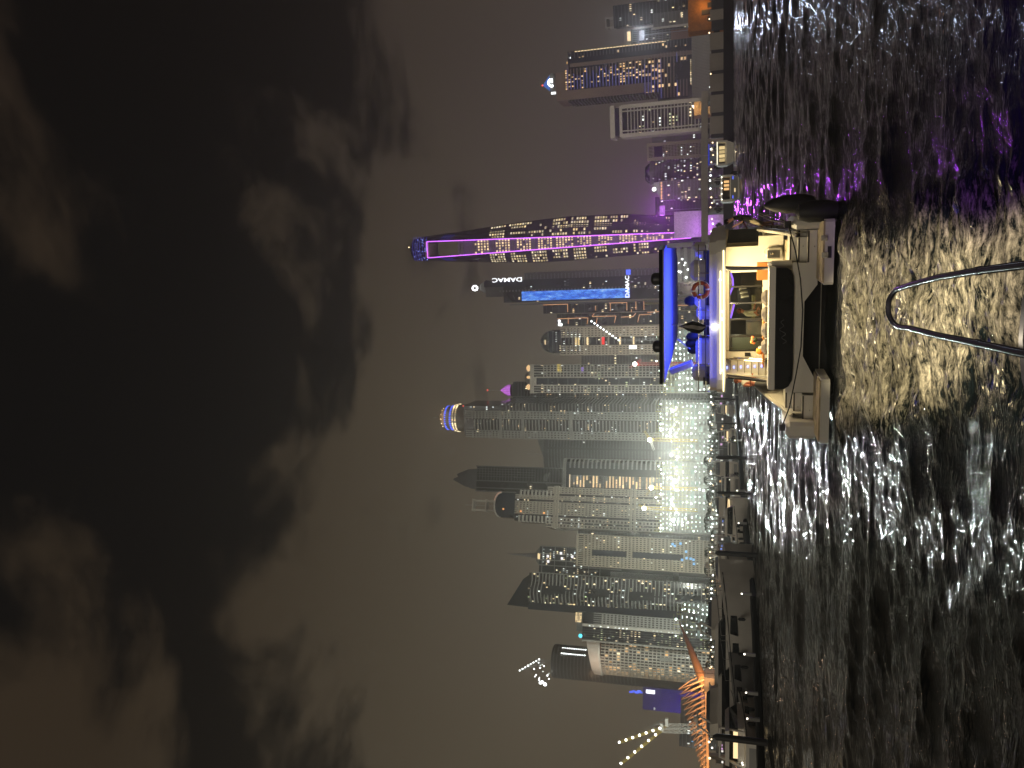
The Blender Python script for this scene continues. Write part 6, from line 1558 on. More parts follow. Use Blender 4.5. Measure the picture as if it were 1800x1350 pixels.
# ------------------------------------------------------------------ the yacht
def build_yacht():
    root = thing('motor_yacht', 'white motor yacht seen from the stern with lit cockpit and blue lit hardtop', 'yacht', YA.O, YA.rz)
    gel = M('yacht_gelcoat', (.68, .65, .58), .35, scale=.4, var=.05)
    gel_in = M('cockpit_gelcoat', (.72, .68, .58), .45, scale=.5, var=.05)
    teak = M('weathered_teak', (.42, .34, .22), .8, scale=3, var=.3)
    black_up = M('black_stern_panel', (.004, .005, .007), .12, spec=.2)
    dk_glass = bpy.data.materials['tinted_boat_glass']
    shade_paint = M('dark_paint_and_shade', (.004, .005, .008), .4, spec=.12)
    taupe = M('taupe_upholstery', (.28, .24, .19), .9, bump=.3, bscale=60)
    cover = M('grey_canvas_cover', (.5, .47, .43), .9, scale=1.5, bump=.5, bscale=12)
    wood = M('varnished_wood', (.42, .16, .04), .4, scale=2.5)
    gel_blue = gel
    X = lambda px, py, y: P(px, py, y).x
    Z = lambda px, y, py=560: P(px, py, y).z
    zp = Z(1436, 1.6, 440)                       # swim platform top
    zf = Z(1389, 2.95, 430)                      # cockpit floor
    # ---- hull: wide stern, running forward
    capP = [P(1384, 769, 1.7), P(1352, 730, 3.6), P(1320, 706, 6.0), P(1301, 694, 9.0), P(1292, 684, 13)]
    capS = [P(1384, 383, 1.7), P(1350, 371, 3.6), P(1324, 367, 6.0), P(1306, 366, 9.0), P(1296, 372, 13)]
    print('capP', [tuple(round(c, 2) for c in p) for p in capP]); print('capS', [tuple(round(c, 2) for c in p) for p in capS]); print('zp zf', zp, zf, 'O', YA.O, 'rz', math.degrees(YA.rz), YA.width)
    ys = [1.7, 1.99, 3.3, 3.6, 6.0, 9.0, 13.0, 17.0, 21.0]
    hw = [3.05, 3.06, 3.09, 3.1, 3.12, 3.1, 2.9, 2.1, .05]
    zc = [1.05, 1.10, 1.38, 1.45, 1.95, 2.3, 2.6, 2.8, 3.0]
    rings = []
    for y, h, z in zip(ys, hw, zc):
        f = .86 - .012 * y
        rings.append([(-h, y, z), (-h * .99, y, z * .6), (-h * f, y, .1), (-h * .4, y, -.5), (h * .4, y, -.5), (h * f, y, .1), (h * .99, y, z * .6), (h, y, z), (h - .14, y, z), (h - .16, y, .22 if y < 3.4 else (zf - .3)), (-h + .16, y, .22 if y < 3.4 else (zf - .3)), (-h + .14, y, z)])
    hull = MB().loft(rings, caps=False); hull.build('hull', gel, root, smooth=True, fix=True)
    # bulwark caps: steel edged
    for s in (-1, 1):
        MB().tube([(s * (h - .07), y, z + .02) for y, h, z in zip(ys[:8], hw, zc)], .055, 6).build('bulwark_cap', gel_in, root)
        MB().tube([(s * (h + .01), y, z - .06) for y, h, z in zip(ys[:8], hw, zc)], .02, 5).build('rubbing_strake', bpy.data.materials['polished_steel'], root)
    MB().bx(X(1410, 690, 2.0), X(1410, 461, 2.0), 1.95, 2.1, -.4, zf - .12).build('stern_bulkhead', shade_paint, root)  # black shadow of the stern recess put into this panel's colour
    # ---- swim platform in two wings
    xr, xri = X(1455, 385, 0), X(1455, 501, 0); xli, xl = X(1445, 668, 0), X(1445, 781, 0)
    for a, b in ((xri, xr), (xl, xli)):
        q = MB(); q.prism([(a, .0 + .08), (a + .08, 0), (b - .08, 0), (b, .08), (b, 1.7), (a, 1.7)], .1, zp - .05); pf = q.build('swim_platform', gel, root)
        n = 9
        for i in range(n): MB().bx(a + .06, b - .06, .05 + 1.6 * i / n, .05 + 1.6 * (i + 1) / n - .02, zp - .05, zp).build('deck_plank', teak, pf)
    # submerged centre of the platform and its dark gap
    MB().bx(xli + .05, xri - .05, .5, 1.9, -.35, -.25).build('lift_platform', shade_paint, root)
    for px, py in ((1449, 418), (1450, 448)): MB().box(P(px, py, -.04), (.16, .05, .18)).build('cleat', bpy.data.materials['polished_steel'], root)
    MB().box(P(1458, 443, -.02), (.34, .05, .1)).build('exhaust_slot', rubber, root)
    # ---- stairs both sides
    def stairs(pyr, pyl, pxs, flip):
        xa, xb = X(1410, pyl, 2.0), X(1410, pyr, 2.0); y = 1.6; z0 = zp - .1
        for k in range(3):
            z1 = Z(pxs[k], y, pyr)
            stp = MB().bx(min(xa, xb), max(xa, xb), y, y + .95, z0, z1).build('stair_step', gel, root)
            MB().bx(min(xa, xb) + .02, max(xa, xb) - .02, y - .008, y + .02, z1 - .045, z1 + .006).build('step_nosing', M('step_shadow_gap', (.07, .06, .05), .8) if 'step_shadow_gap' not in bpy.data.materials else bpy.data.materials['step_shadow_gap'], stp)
            MB().lathe([(.03, 0), (.03, .02)], 8, ((xa + xb) / 2, y - .01, (z0 + z1) / 2 - .02)).build('courtesy_lamp', bpy.data.materials['polished_steel'], stp)
            z0 = z1 - .02; y += .46
        return xa, xb
    stairs(404, 461, (1421, 1404, 1389), 0); stairs(690, 742, (1411, 1395, 1381), 1)
    # corner blocks beside the stairs
    def rblock(x0, x1, y0, y1, z0, z1, nm, m):
        c = .12; q = MB(); q.loft([[(x0, y0 + c, z0), (x0 + c, y0, z0), (x1 - c, y0, z0), (x1, y0 + c, z0), (x1, y1, z0), (x0, y1, z0)],
              [(x0, y0 + c, z1 - c), (x0 + c, y0, z1 - c), (x1 - c, y0, z1 - c), (x1, y0 + c, z1 - c), (x1, y1, z1 - c), (x0, y1, z1 - c)],
              [(x0 + c, y0 + 2 * c, z1), (x0 + 2 * c, y0 + c, z1), (x1 - 2 * c, y0 + c, z1), (x1 - c, y0 + 2 * c, z1), (x1 - c, y1, z1), (x0 + c, y1, z1)]]); return q.build(nm, m, root)
    rblock(X(1410, 403, 1.2), X(1410, 384, 1.2) + .05, 1.1, 3.4, zp - .02, Z(1393, 1.2, 394), 'quarter_block', gel)
    rblock(X(1410, 770, 1.2) - .02, X(1410, 742, 1.2), 1.1, 3.2, zp - .02, Z(1381, 1.2, 755), 'quarter_block', gel)
    # ---- transom: white lower panel with angular cut-out
    y = 1.62
    poly = [(1394, 462), (1437, 462), (1437, 500), (1414, 530), (1411, 626), (1433, 668), (1431, 690), (1380, 690)]
    MB().extr([P(a, b, y) for a, b in poly], (0, .12, 0)).build('transom_panel', gel, root, fix=True)
    # dark rounded stern panel
    a = [(1362, 471), (1384, 471), (1391, 475), (1395, 484), (1396, 500), (1394, 640), (1392, 668), (1386, 679), (1378, 684), (1362, 684)]
    MB().extr([P(p[0], p[1], 1.55) for p in a], (0, .1, 0)).build('stern_window', black_up, root, fix=True)
    # faded name squiggle on it (unreadable script)
    pts = []
    for k in range(34):
        t = k / 33; py = 604 - 42 * t; px = 1376 + 5 * sin(t * 19) * (1 - .4 * t) + 2.5 * sin(t * 7); pts.append(P(px, py, 1.53))
    MB().tube(pts, .012, 4).build('name_script', M('faded_script', (.08, .085, .09), .5), root)
    # sofa back rail above it
    q = MB(); c0, c1 = X(1356, 682, 1.8), X(1356, 469, 1.8); z0, z1 = Z(1362.5, 1.6), Z(1350.5, 1.9)
    q.loft([[(c0, 1.5, z0), (c1, 1.5, z0), (c1, 2.3, z0), (c0, 2.3, z0)], [(c0, 1.58, z1), (c1, 1.58, z1), (c1, 2.3, z1), (c0, 2.3, z1)]]).build('aft_rail', gel_in, root)
    MB().bx(c0, c1, 2.1, 2.3, zf, z0).build('sofa_plinth', gel_in, root)
    z2 = Z(1338, 3.0); zs = zf + .5
    xs0, xs1 = X(1342, 622, 3.0), X(1342, 508, 3.0)
    n = 4
    for i in range(n):
        u0, u1 = xs0 + (xs1 - xs0) * i / n + .02, xs0 + (xs1 - xs0) * (i + 1) / n - .02
        rblock(u0, u1, 2.62, 2.9, zs, z2, 'sofa_cushion', taupe)
    MB().bx(c0 + .1, c1 - .6, 2.32, 3.3, zf, zs).build('sofa_base', gel_in, root)
    # ---- cockpit floor
    ffl = MB(); 
    for i in range(14):
        xx = -2.7 + 5.4 * i / 14; MB().bx(xx, xx + 5.4 / 14 - .015, 2.55, 6.2, zf - .08, zf).build('deck_plank', teak, root)
    # ---- bulkhead at y=5.8
    yb = 5.8; zt = 3.17
    def wall(pl, pr, px0, px1, y, m, nm, th=.1):
        x0, x1 = X(px1, pl, y), X(px1, pr, y); return MB().bx(x0, x1, y, y + th, Z(px1, y, (pl + pr) / 2), Z(px0, y, (pl + pr) / 2)).build(nm, m, root)
    wall(476, 430, 1274, 1377, yb, gel_in, 'bulkhead'); wall(430, 413, 1334, 1377, yb - .5, gel_in, 'side_plinth', .5); wall(629, 616, 1274, 1377, yb, gel_in, 'bulkhead')
    wall(616, 476, 1340, 1378, yb, gel_in, 'door_sill'); wall(616, 476, 1272, 1283, yb, gel_in, 'door_head')
    # side window and coach side
    wall(431, 401, 1277, 1334, yb + .5, dk_glass, 'side_window', .06)
    wall(431, 425, 1277, 1334, yb + .4, taupe, 'window_post', .06)
    wall(413, 396, 1341, 1376, yb + .2, gel_in, 'side_step', .3)
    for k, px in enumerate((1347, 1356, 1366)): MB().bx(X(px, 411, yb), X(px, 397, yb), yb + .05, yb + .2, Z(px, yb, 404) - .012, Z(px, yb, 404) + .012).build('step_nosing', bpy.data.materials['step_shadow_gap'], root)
    # grill cabinet, wooden cabinet
    rblock(X(1360, 456, 5.2), X(1360, 436, 5.2), 5.1, 5.78, Z(1374, 5.1, 446), Z(1345, 5.1, 446), 'grill_cabinet', gel)
    wall(453, 439, 1349, 1371, 5.08, M('grill_door', (.06, .06, .06), .4), 'grill_door', .03)
    MB().ball(P(1357, 446, 5.06), .06, 6).build('grill_knob', bpy.data.materials['polished_steel'], root)
    wall(492, 461, 1331, 1350, 4.7, wood, 'wooden_cabinet', .35)
    rblock(X(1352, 470, 2.4), X(1352, 459, 2.4), 2.0, 2.6, zf, Z(1350, 2.2, 465), 'rail_end', gel_in)
    # ---- door: panes, mullions, frame
    pane = bpy.data.materials.new('clear_pane'); pane.use_nodes = True; nt = pane.node_tree; nn = nt.nodes; nn.clear()
    tr = nn.new('ShaderNodeBsdfTransparent'); gl = nn.new('ShaderNodeBsdfGlossy'); gl.inputs['Roughness'].default_value = .02; fr = nn.new('ShaderNodeFresnel'); mx = nn.new('ShaderNodeMixShader'); ou = nn.new('ShaderNodeOutputMaterial')
    tr.inputs[0].default_value = (.78, .8, .76, 1)
    nt.links.new(fr.outputs[0], mx.inputs[0]); nt.links.new(tr.outputs[0], mx.inputs[1]); nt.links.new(gl.outputs[0], mx.inputs[2]); nt.links.new(mx.outputs[0], ou.inputs[0])
    edges = (475.5, 503.5, 532.5, 561, 590, 616.5)
    for a, b in zip(edges[1:], edges[:-1]): wall(a - .4, b + .4, 1283, 1340, yb + .04, pane, 'door_pane', .015)
    blackf = M('black_door_frame', (.03, .028, .025), .3)
    for py in edges[1:-1]:
        x = X(1310, py, yb); MB().bx(x - .03, x + .03, yb - .02, yb + .08, Z(1340, yb), Z(1283, yb)).build('door_mullion', blackf if py != 532.5 else bpy.data.materials['polished_steel'], root)
    MB().bx(X(1310, 617, yb), X(1310, 475, yb), yb - .02, yb + .1, Z(1284, yb), Z(1281.5, yb)).build('door_track', blackf, root)
    for py in (616, 591.5): x = X(1310, py, yb); MB().bx(x - .025, x + .025, yb - .03, yb + .03, Z(1340, yb), Z(1284, yb)).build('door_stile', blackf, root)
    # ---- saloon interior
    sal = M('saloon_lining', (.30, .26, .2), .7, scale=.8); x0, x1 = X(1310, 628, yb) , X(1310, 440, yb)
    MB().bx(x0, x1, yb + .12, 12, zf - .1, zf - .02).build('saloon_floor', M('saloon_carpet', (.14, .1, .07), .9), root)
    MB().bx(x0, x1, 11.4, 11.5, zf, zt).build('saloon_wall', M('saloon_end_wall', (.14, .13, .12), .6), root)
    MB().bx(x0 - .1, x0, yb + .12, 11.4, zf, zt).build('saloon_wall', sal, root); MB().bx(x1, x1 + .1, yb + .12, 11.4, zf, zt).build('saloon_wall', sal, root)
    MB().bx(x0, x1, yb + .12, 11.4, zt - .08, zt - .02).build('saloon_ceiling', M('saloon_headliner', (.22, .2, .17), .6), root)
    wall(588, 520, 1322, 1327.5, 8.6, M('lit_counter_front', (.55, .5, .2), .5), 'bar_counter', .5)
    wall(615, 566, 1312, 1339, 7.4, cover, 'settee', .8)
    wall(500, 478, 1302, 1336, 9.5, M('sideboard', (.12, .10, .08), .5), 'sideboard', .5)
    wall(560, 508, 1296, 1318, 10.6, M('helm_console', (.05, .05, .05), .4), 'helm_console', .4)
    wall(614, 593, 1287, 1335, 7.0, M('frosted_partition', (.42, .46, .38), .5), 'frosted_partition', .05)
    for k in range(3): q = P(1312 + 2 * k, 506 + 7 * k, 9.2); MB().lathe([(.05, 0), (.06, .12), (.1, .3), (.02, .32)], 8, q).build('table_lamp', M('shade_%d' % k, (.6, .55, .4), .7), root)
    led_p = E('violet_ceiling_led', (.28, .12, 1), 3.0, sample=True); led_o = E('amber_ceiling_led', (1, .6, .3), .9)
    for pts_, y2, m, r_ in (([(1284, 479), (1288, 490), (1288.5, 504), (1284, 514), (1282, 522)], 7.5, led_p, .035), ([(1283, 483), (1285.5, 496), (1283, 510), (1281, 530)], 7.2, led_o, .02),
                            ([(1290.5, 535), (1286, 553), (1281, 568)], 7.2, led_p, .035), ([(1287, 536), (1283, 554), (1279.5, 566)], 7.0, led_o, .02)):
        MB().tube([P(a_, b_, y2) for a_, b_ in pts_], r_, 5).build('ceiling_led', m, root)
    # ---- stairs to the flybridge with blue step lamps
    for k in range(6):
        px1 = 1345 - 12.2 * k; px0 = px1 - 12.2; y = 4.9 + .24 * k
        xa, xb = X(px1, 659, y), X(px1, 633, y)
        MB().bx(xa, xb, y, y + .3, Z(px1, y, 645), Z(px0, y, 645)).build('fly_step', gel_in, root)
        MB().bx(xa, xb, y - .015, y + .02, Z(px0, y, 645) - .02, Z(px0, y, 645) + .005).build('fly_step_edge', taupe, root)
        MB().box(P((px0 + px1) / 2, 643.5 + .5 * k, y - .02), (.09, .03, .05)).build('step_lamp', E('blue_step_lamp', (.3, .35, 1), 3, sample=True) if k == 0 else bpy.data.materials['blue_step_lamp'], root)
    MB().bx(X(1345, 664, 4.9), X(1345, 659.5, 4.9), 4.85, 6.4, zf, zt).build('stair_side', gel_in, root)
    for a, b in (((1272, 631), (1345, 636)), ((1290, 628), (1345, 632))): MB().tube([P(a[0], a[1], 5.6), P((a[0] + b[0]) / 2, (a[1] + b[1]) / 2, 4.9), P(b[0], b[1], 4.6)], .022, 5).build('handrail', bpy.data.materials['polished_steel'], root)
    MB().box(P(1314, 623, yb - .03), (.14, .05, .2)).build('door_latch', blackf, root)
    MB().bx(X(1275, 640, yb + .7), X(1275, 617, yb + .7), yb + 1.5, yb + 1.6, zf, zt).build('stair_back_wall', gel_in, root)
    # ---- chrome posts carrying the overhang
    st = bpy.data.materials['polished_steel']
    MB().tube([P(1264, 473, 3.1), P(1350, 471.5, 3.1)], .055, 8).build('stanchion', st, root, smooth=True)
    MB().tube([P(1264, 469, 3.15), P(1348, 470, 3.15)], .03, 6).build('stanchion_channel', rubber, root)
    MB().tube([P(1264, 657.5, 3.1), P(1302, 662, 3.1), P(1350, 668, 3.1)], .055, 8).build('stanchion', st, root, smooth=True)
    MB().tube([P(1279, 664, 3.2), P(1352, 671, 3.2)], .03, 6).build('stanchion_channel', rubber, root)
    # ---- flybridge deck / overhang
    ya = 2.5
    xl2, xr2 = X(1266, 697, ya), X(1266, 412, ya); z_a, z_b, z_c = Z(1275.5, ya), Z(1260, ya), Z(1247, ya)
    def lens(y0, y1, z0, z1, i=0.0, r=.6): return [(xl2 + i, y0 + r), (xl2 + i + r * .35, y0 + r * .3), (xl2 + i + r, y0), (xr2 - i - r, y0), (xr2 - i - r * .35, y0 + r * .3), (xr2 - i, y0 + r), (xr2 - i, y1), (xl2 + i, y1)]
    MB().prism(lens(ya, 13, 0, 0), z_a, z_b).build('overhang', gel, root)
    MB().prism(lens(ya + .06, 13, 0, 0, .06), z_b, z_c).build('flybridge_coaming', gel, root)
    MB().extr([P(1249, 432, ya + 1.2), P(1277, 402, ya + 3), P(1281, 404, ya + 3), P(1276, 440, ya + 1.2)], (0, 1.2, 0)).build('overhang_wing', gel, root, fix=True)
    ledw = E('warm_led_strip', (1, .87, .48), 3.2, sample=True)
    for px, a, b in ((1266.5, 657, 476), (1271.8, 688, 440)): MB().bx(X(px, a, ya), X(px, b, ya), ya - .02, ya - .005, Z(px, ya) - .02, Z(px, ya) + .02).build('led_strip', ledw, root)
    for px, py in ((1266, 492), (1270, 548), (1269, 561), (1264, 573), (1268, 651)): MB().ball(P(px, py, ya - .03), .035, 6).build('downlight', E('downlight', (1, .92, .7), 5) if 'downlight' not in bpy.data.materials else bpy.data.materials['downlight'], root)
    MB().ball(P(1256, 576, ya - .05), .075, 8).build('stern_light', E('stern_light_lamp', (1, 1, 1), 12), root)
    # rail above the coaming
    for px in (1228, 1240.5): MB().tube([P(px, 690, ya + .2), P(px, 430, ya + .2)], .018, 5).build('fly_rail', st, root)
    for py in (440, 480, 545, 590, 640, 688): MB().tube([P(1226, py, ya + .2), P(1247, py, ya + .2)], .016, 5).build('fly_rail_post', st, root)
    # grey covered boxes, seats
    for (a, b, c, d, y, m, nm) in ((1217, 1240, 426, 441, ya + .5, cover, 'covered_locker'), (1214, 1240, 458, 493, ya + .45, cover, 'covered_locker'), (1215, 1239, 645, 671, ya + .45, cover, 'covered_locker'),
                                   (1221, 1240, 520, 541, ya + 2, gel, 'fly_seat'), (1224, 1246, 540, 562, ya + 3, gel, 'fly_seat'), (1222, 1246, 598, 645, ya + 2.6, gel, 'fly_sofa'), (1223, 1235, 441, 453, ya + 2.2, gel, 'fly_seat')):
        x_0, x_1 = X(b, d, y), X(b, c, y); rblock(x_0, x_1, y, y + .55, max(z_c - .02, Z(b, y)) if b < 1246 else z_c - .05, Z(a, y), nm, m)
    MB().bx(X(1244, 672, ya + .7), X(1244, 660, ya + .7), ya + .3, ya + 1.2, z_c, Z(1236, ya + .7)).build('dark_locker', rubber, root)
    for px, py in ((1217, 592), (1216, 604), (1219, 614), (1214, 529)):
        q = P(px, py, ya + 3.2); MB().lathe([(.03, -.5), (.1, -.2), (.17, -.12), (.2, .05), (.12, .2), (.02, .24)], 9, q).build('headrest', rubber, root, smooth=True)
    MB().ball(P(1232, 630, ya + 3), .10, 8).build('fly_lamp', E('fly_lamp_glow', (.95, 1, .97), 14), root)
    MB().bx(X(1246, 668, ya + 4), X(1246, 440, ya + 4), ya + 4, ya + 4.1, z_c, Z(1237, ya + 4)).build('wind_deflector', M('smoked_panel', (.05, .06, .12), .3), root)
    # ---- hardtop
    zh = Z(1166, 2.3)
    c = [Pz(1167, 440, zh), Pz(1171, 431, zh), Pz(1188, 437, zh), Pz(1191, 455, zh), Pz(1191.3, 590, zh), Pz(1180, 632, zh), Pz(1168, 673, zh)]
    print('hardtop', [tuple(round(v, 1) for v in p) for p in c])
    MB().extr(c, (0, 0, .05)).build('hardtop_lining', M('hardtop_white', (.75, .75, .75), .6, var=.03), root, fix=True)
    cen = sum(c, Vector()) / len(c); c2 = [cen + (p - cen) * 1.015 + Vector((0, 0, .052)) for p in c]
    MB().extr(c2, (0, 0, .12)).build('hardtop', shade_paint, root, fix=True)
    for px0, px1, py, r_ in ((1144, 1163, 490, .23), (1147, 1163, 609, .23)):
        q = Pz(1166, py, zh); yy = 3.4; b = P(px1, py, yy); t = P(px0, py, yy); hgt = t.z - (zh + .17)
        MB().lathe([(r_, 0), (r_, hgt * .6), (r_ * .85, hgt * .82), (r_ * .5, hgt * .96), (.02, hgt)], 14, (b.x, yy, zh + .17)).build('radome', M('dark_radome', (.03, .03, .034), .35) if 'dark_radome' not in bpy.data.materials else bpy.data.materials['dark_radome'], root, smooth=True)
    MB().tube([(cen.x, 5, zh + .17), (cen.x, 5, zh + .9)], .05, 6).build('light_mast', gel, root)
    # arms under the hardtop
    def arm(pts_, w_): 
        for (a, b) in zip(pts_[:-1], pts_[1:]):
            d_ = (b - a).normalized(); s_ = d_.cross(Vector((0, 1, 0))).normalized() * w_
            MB().extr([a + s_, b + s_, b - s_, a - s_], (0, .5, 0)).build('hardtop_arm', gel, root, fix=True)
    arm([P(1178, 655, 3.6), P(1216, 641, 3.6)], .09); arm([P(1172, 433, 3.6), P(1218, 430, 3.6)], .07)
    MB().tube([P(1191, 596, 6.5), P(1213, 613, 5.5)], .03, 5).build('hardtop_strut', gel, root)
    # ---- blue light of the flybridge, warm light of the cockpit
    def L_(kind, loc, e, col, tgt, sx=.3, sy=None, spot=None):
        a = lamp('yacht_lamp', kind, loc, e, col, sx, sy, spot=spot); a.parent = root
        if tgt is not None: a.rotation_euler = (Vector(tgt) - Vector(loc)).to_track_quat('-Z', 'Y').to_euler()
    xm = (xl2 + xr2) / 2 - .1
    L_('AREA', (xm, 5.2, z_c + .35), 270, (.035, .06, 1), (xm, 5.2, 9), 4.2, 3)
    L_('AREA', (xm - .4, 3.4, z_c + .5), 50, (.035, .06, 1), (xm - .4, 2.6, 9), 4.6, .6)
    L_('AREA', (xm - .25, ya - .16, z_c + .04), 8, (.03, .05, 1), (xm - .25, ya + .02, z_b - .1), 3.9, .06)
    L_('AREA', ((x0 + x1) / 2 + .2, 4.1, zt - .04), 290, (1, .80, .42), ((x0 + x1) / 2 + .2, 4.2, 0), 3.6, 1.6)
    L_('POINT', (1.7, 4.6, zt - .35), 55, (1, .80, .42), None, .08)
    L_('AREA', (0, 2.3, z_a - .03), 75, (1, .82, .45), (0, -2.2, 0), 5.0, .12)
    L_('AREA', (xm - .2, ya - .13, z_a - .03), 7, (1, .84, .48), (xm - .2, ya + .1, z_b + .2), 4.0, .04)
    L_('POINT', (0, 9, zt - .5), 20, (1, .85, .6), None, .2)
    L_('POINT', (x0 + .9, 6.6, zt - .4), 8, (1, .85, .55), None, .1)
    # ---- fenders, rope
    MB().lathe([(.03, -.75), (.2, -.66), (.3, -.35), (.31, .2), (.22, .6), (.09, .85), (.03, .9)], 14, P(1394, 358, 2.4)).build('big_fender', rubber, root, smooth=True)
    MB().lathe([(.03, -.72), (.24, -.62), (.33, -.25), (.33, .25), (.24, .55), (.03, .66)], 14, P(1438, 371, .6)).build('big_fender', rubber, root, smooth=True)
    MB().tube([P(1386, 395, 1.05), P(1398, 440, .9), P(1407, 490, .8), P(1411, 545, .75), P(1408, 610, .8), P(1399, 660, .85), P(1388, 715, 1.0), P(1374, 752, 1.15)], .022, 5).build('mooring_rope', M('black_rope', (.012, .012, .012), .9), root)
    for px, py in ((1385, 395), (1375, 752)): MB().box(P(px, py, 1.1) + Vector((0, .1, .0)), (.22, .18, .2)).build('mooring_cleat', rubber, root)
    MB().tube([P(1334, 374, 4.5), P(1360, 381, 3.2), P(1380, 389, 2.2)], .03, 5).build('coil_rope', rubber, root)
    MB().tube([P(1334, 378, 4.2), P(1356, 387, 3.1), P(1378, 392, 2.2)], .02, 5).build('coil_rope', rubber, root)
    return root, zf
yroot, zf_ = build_yacht()
def yworld(p): return YA.O + YA.s * p.x + YA.n * p.y + Vector((0, 0, p.z))

# lifebuoy hanging on the flybridge rail
c = P(1231.5, 510, 2.55); lb = thing('lifebuoy', 'dark red ring lifebuoy with pale bands on the flybridge rail', 'lifebuoy', yworld(c), YA.rz)
pts = [(.245 * cos(a), 0, .245 * sin(a)) for a in [2 * pi * k / 28 for k in range(28)]]
MB().tube(pts, .065, 8, closed=True).build('ring', M('lifebuoy_red', (.36, .07, .03), .6), lb, smooth=True)
for k in range(4):
    a0 = pi / 2 * k + .1; MB().tube([(.245 * cos(a), 0, .245 * sin(a)) for a in (a0 - .1, a0, a0 + .1)], .069, 8).build('band', cl_white, lb, smooth=True)
MB().tube([(.33 * cos(a), -.03, .33 * sin(a)) for a in [2 * pi * k / 20 for k in range(20)]], .009, 4, closed=True).build('grab_line', cl_white, lb)

# flag hanging from a slanted staff over the stern
b0 = P(1247, 573, 2.45); fl = thing('flag', 'limp dark flag with pale stripe on the stern staff', 'flag', yworld(b0), YA.rz)
tp = P(1180, 571, 2.1) - b0
MB().tube([(0, 0, 0), tp], .014, 5).build('staff', bpy.data.materials['galvanised_steel'], fl)
prof = [(1193, 574, 574.5), (1200, 571, 576), (1208, 568, 581), (1218, 564.5, 585), (1228, 566.5, 587), (1235, 570, 583), (1241, 573, 576)]
for k, (m, nm) in enumerate(((cl_black, 'flag_stripe'), (M('pale_flag_cloth', (.3, .28, .27), .9), 'flag_stripe'), (cl_black, 'flag_stripe'))):
    q = MB(); ra = []
    for i, (px, a, b) in enumerate(prof):
        u0, u1 = k / 3, (k + 1) / 3; yy = 2.1 + .06 * sin(i * 1.9)
        ra.append([P(px, a + (b - a) * u0, yy + .05 * sin(u0 * 6 + i)) - b0, P(px, a + (b - a) * u1, yy + .05 * sin(u1 * 6 + i)) - b0, P(px, a + (b - a) * u1, yy + .012 + .05 * sin(u1 * 6 + i)) - b0, P(px, a + (b - a) * u0, yy + .012 + .05 * sin(u0 * 6 + i)) - b0])
    q.loft(ra).build(nm, m, fl)

# table things in the cockpit
tb = P(1341, 600, 4.3); tz = P(1340.5, 600, 4.3).z
t_ = thing('cockpit_table', 'low cockpit table behind the stern sofa carrying flowers', 'table', yworld(Vector((tb.x, 4.3, zf_))), YA.rz)
MB().bx(-.9, .9, -.3, .45, tz - zf_ - .06, tz - zf_).build('table_top', bpy.data.materials['varnished_wood'], t_); MB().lathe([(.2, 0), (.06, .05), (.06, tz - zf_ - .06)], 10).build('pedestal', bpy.data.materials['polished_steel'], t_)
fb = P(1340, 597, 4.2); v = thing('flower_vase', 'small vase of orange and yellow flowers on the cockpit table', 'vase', yworld(Vector((fb.x, 4.2, tz))), YA.rz)
MB().lathe([(.05, 0), (.08, .08), (.05, .2), (.06, .24)], 10).build('vase', M('dark_vase', (.03, .03, .04), .3), v, smooth=True)
rnd = random.Random(3)
for k in range(9):
    p = Vector((rnd.uniform(-.13, .13), rnd.uniform(-.08, .08), .27 + rnd.uniform(0, .13))); MB().ball(p, .055, 5).build('flower', (M('orange_petal', (.8, .22, .08), .7) if k == 0 else bpy.data.materials['orange_petal']) if k % 2 == 0 else (M('yellow_petal', (.7, .5, .08), .7) if k == 1 else bpy.data.materials['yellow_petal']), v)
MB().ball((0, 0, .27), .1, 6).build('leaves', leaf_m, v)
for nm, lab, py, m, r in (('orange_pot', 'round orange pot at the end of the cockpit table', 617, M('orange_glaze', (.85, .28, .03), .5), .13), ('cream_pot', 'cream ribbed jar beside the orange pot on the table', 612.5, cl_white, .09)):
    b = P(1340, py, 4.25); MB().lathe([(.02, 0), (r * .8, 0), (r, r * .7), (r * .8, r * 1.5), (r * .5, r * 1.7)], 12).build(nm, m).location = yworld(Vector((b.x, 4.25, tz)))
    tag(bpy.data.objects[nm], lab, 'pot')

# people aboard
def S(px, py, y): return P(px, py, y)
yv = 6.6
pel = S(1324, 389, yv); ch = S(1301, 380, yv); nk = S(1289, 384, yv); hd = S(1280, 389, yv); f = Vector((-1, -.15, 0))
J = dict(pelvis=pel, spine=(pel + ch) / 2 + Vector((.05, 0, 0)), chest=ch, neck=nk, skull=hd,
         shL=ch + Vector((-.05, -.19, .08)), elL=S(1306, 389, yv - .25), wrL=S(1293, 396, yv - .3), shR=ch + Vector((-.05, .19, .08)), elR=S(1308, 392, yv + .2), wrR=S(1313, 402, yv + .1),
         hiL=pel + Vector((-.02, -.11, -.06)), hiR=pel + Vector((0, .11, -.06)), knL=S(1339, 397, yv - .12), knR=S(1341, 393, yv + .12), anL=S(1356, 396, yv - .12), anR=S(1357, 390, yv + .12))
person('crew member in black shirt and beige shorts leaning on the starboard side deck', J, [skin, cl_black, cl_beige],
       dict(spine=1, chest=1, neck=1, shL=1, shR=1, elL=1, elR=1, hiL=2, hiR=2, knL=2, knR=2), YA.O, YA.rz, hair_d, f)
yv = 6.55
pel = S(1335, 551, yv); ch = S(1316, 551, yv); nk = S(1307.5, 548, yv); hd = S(1302.5, 546.5, yv); f = Vector((.9, -.4, 0))
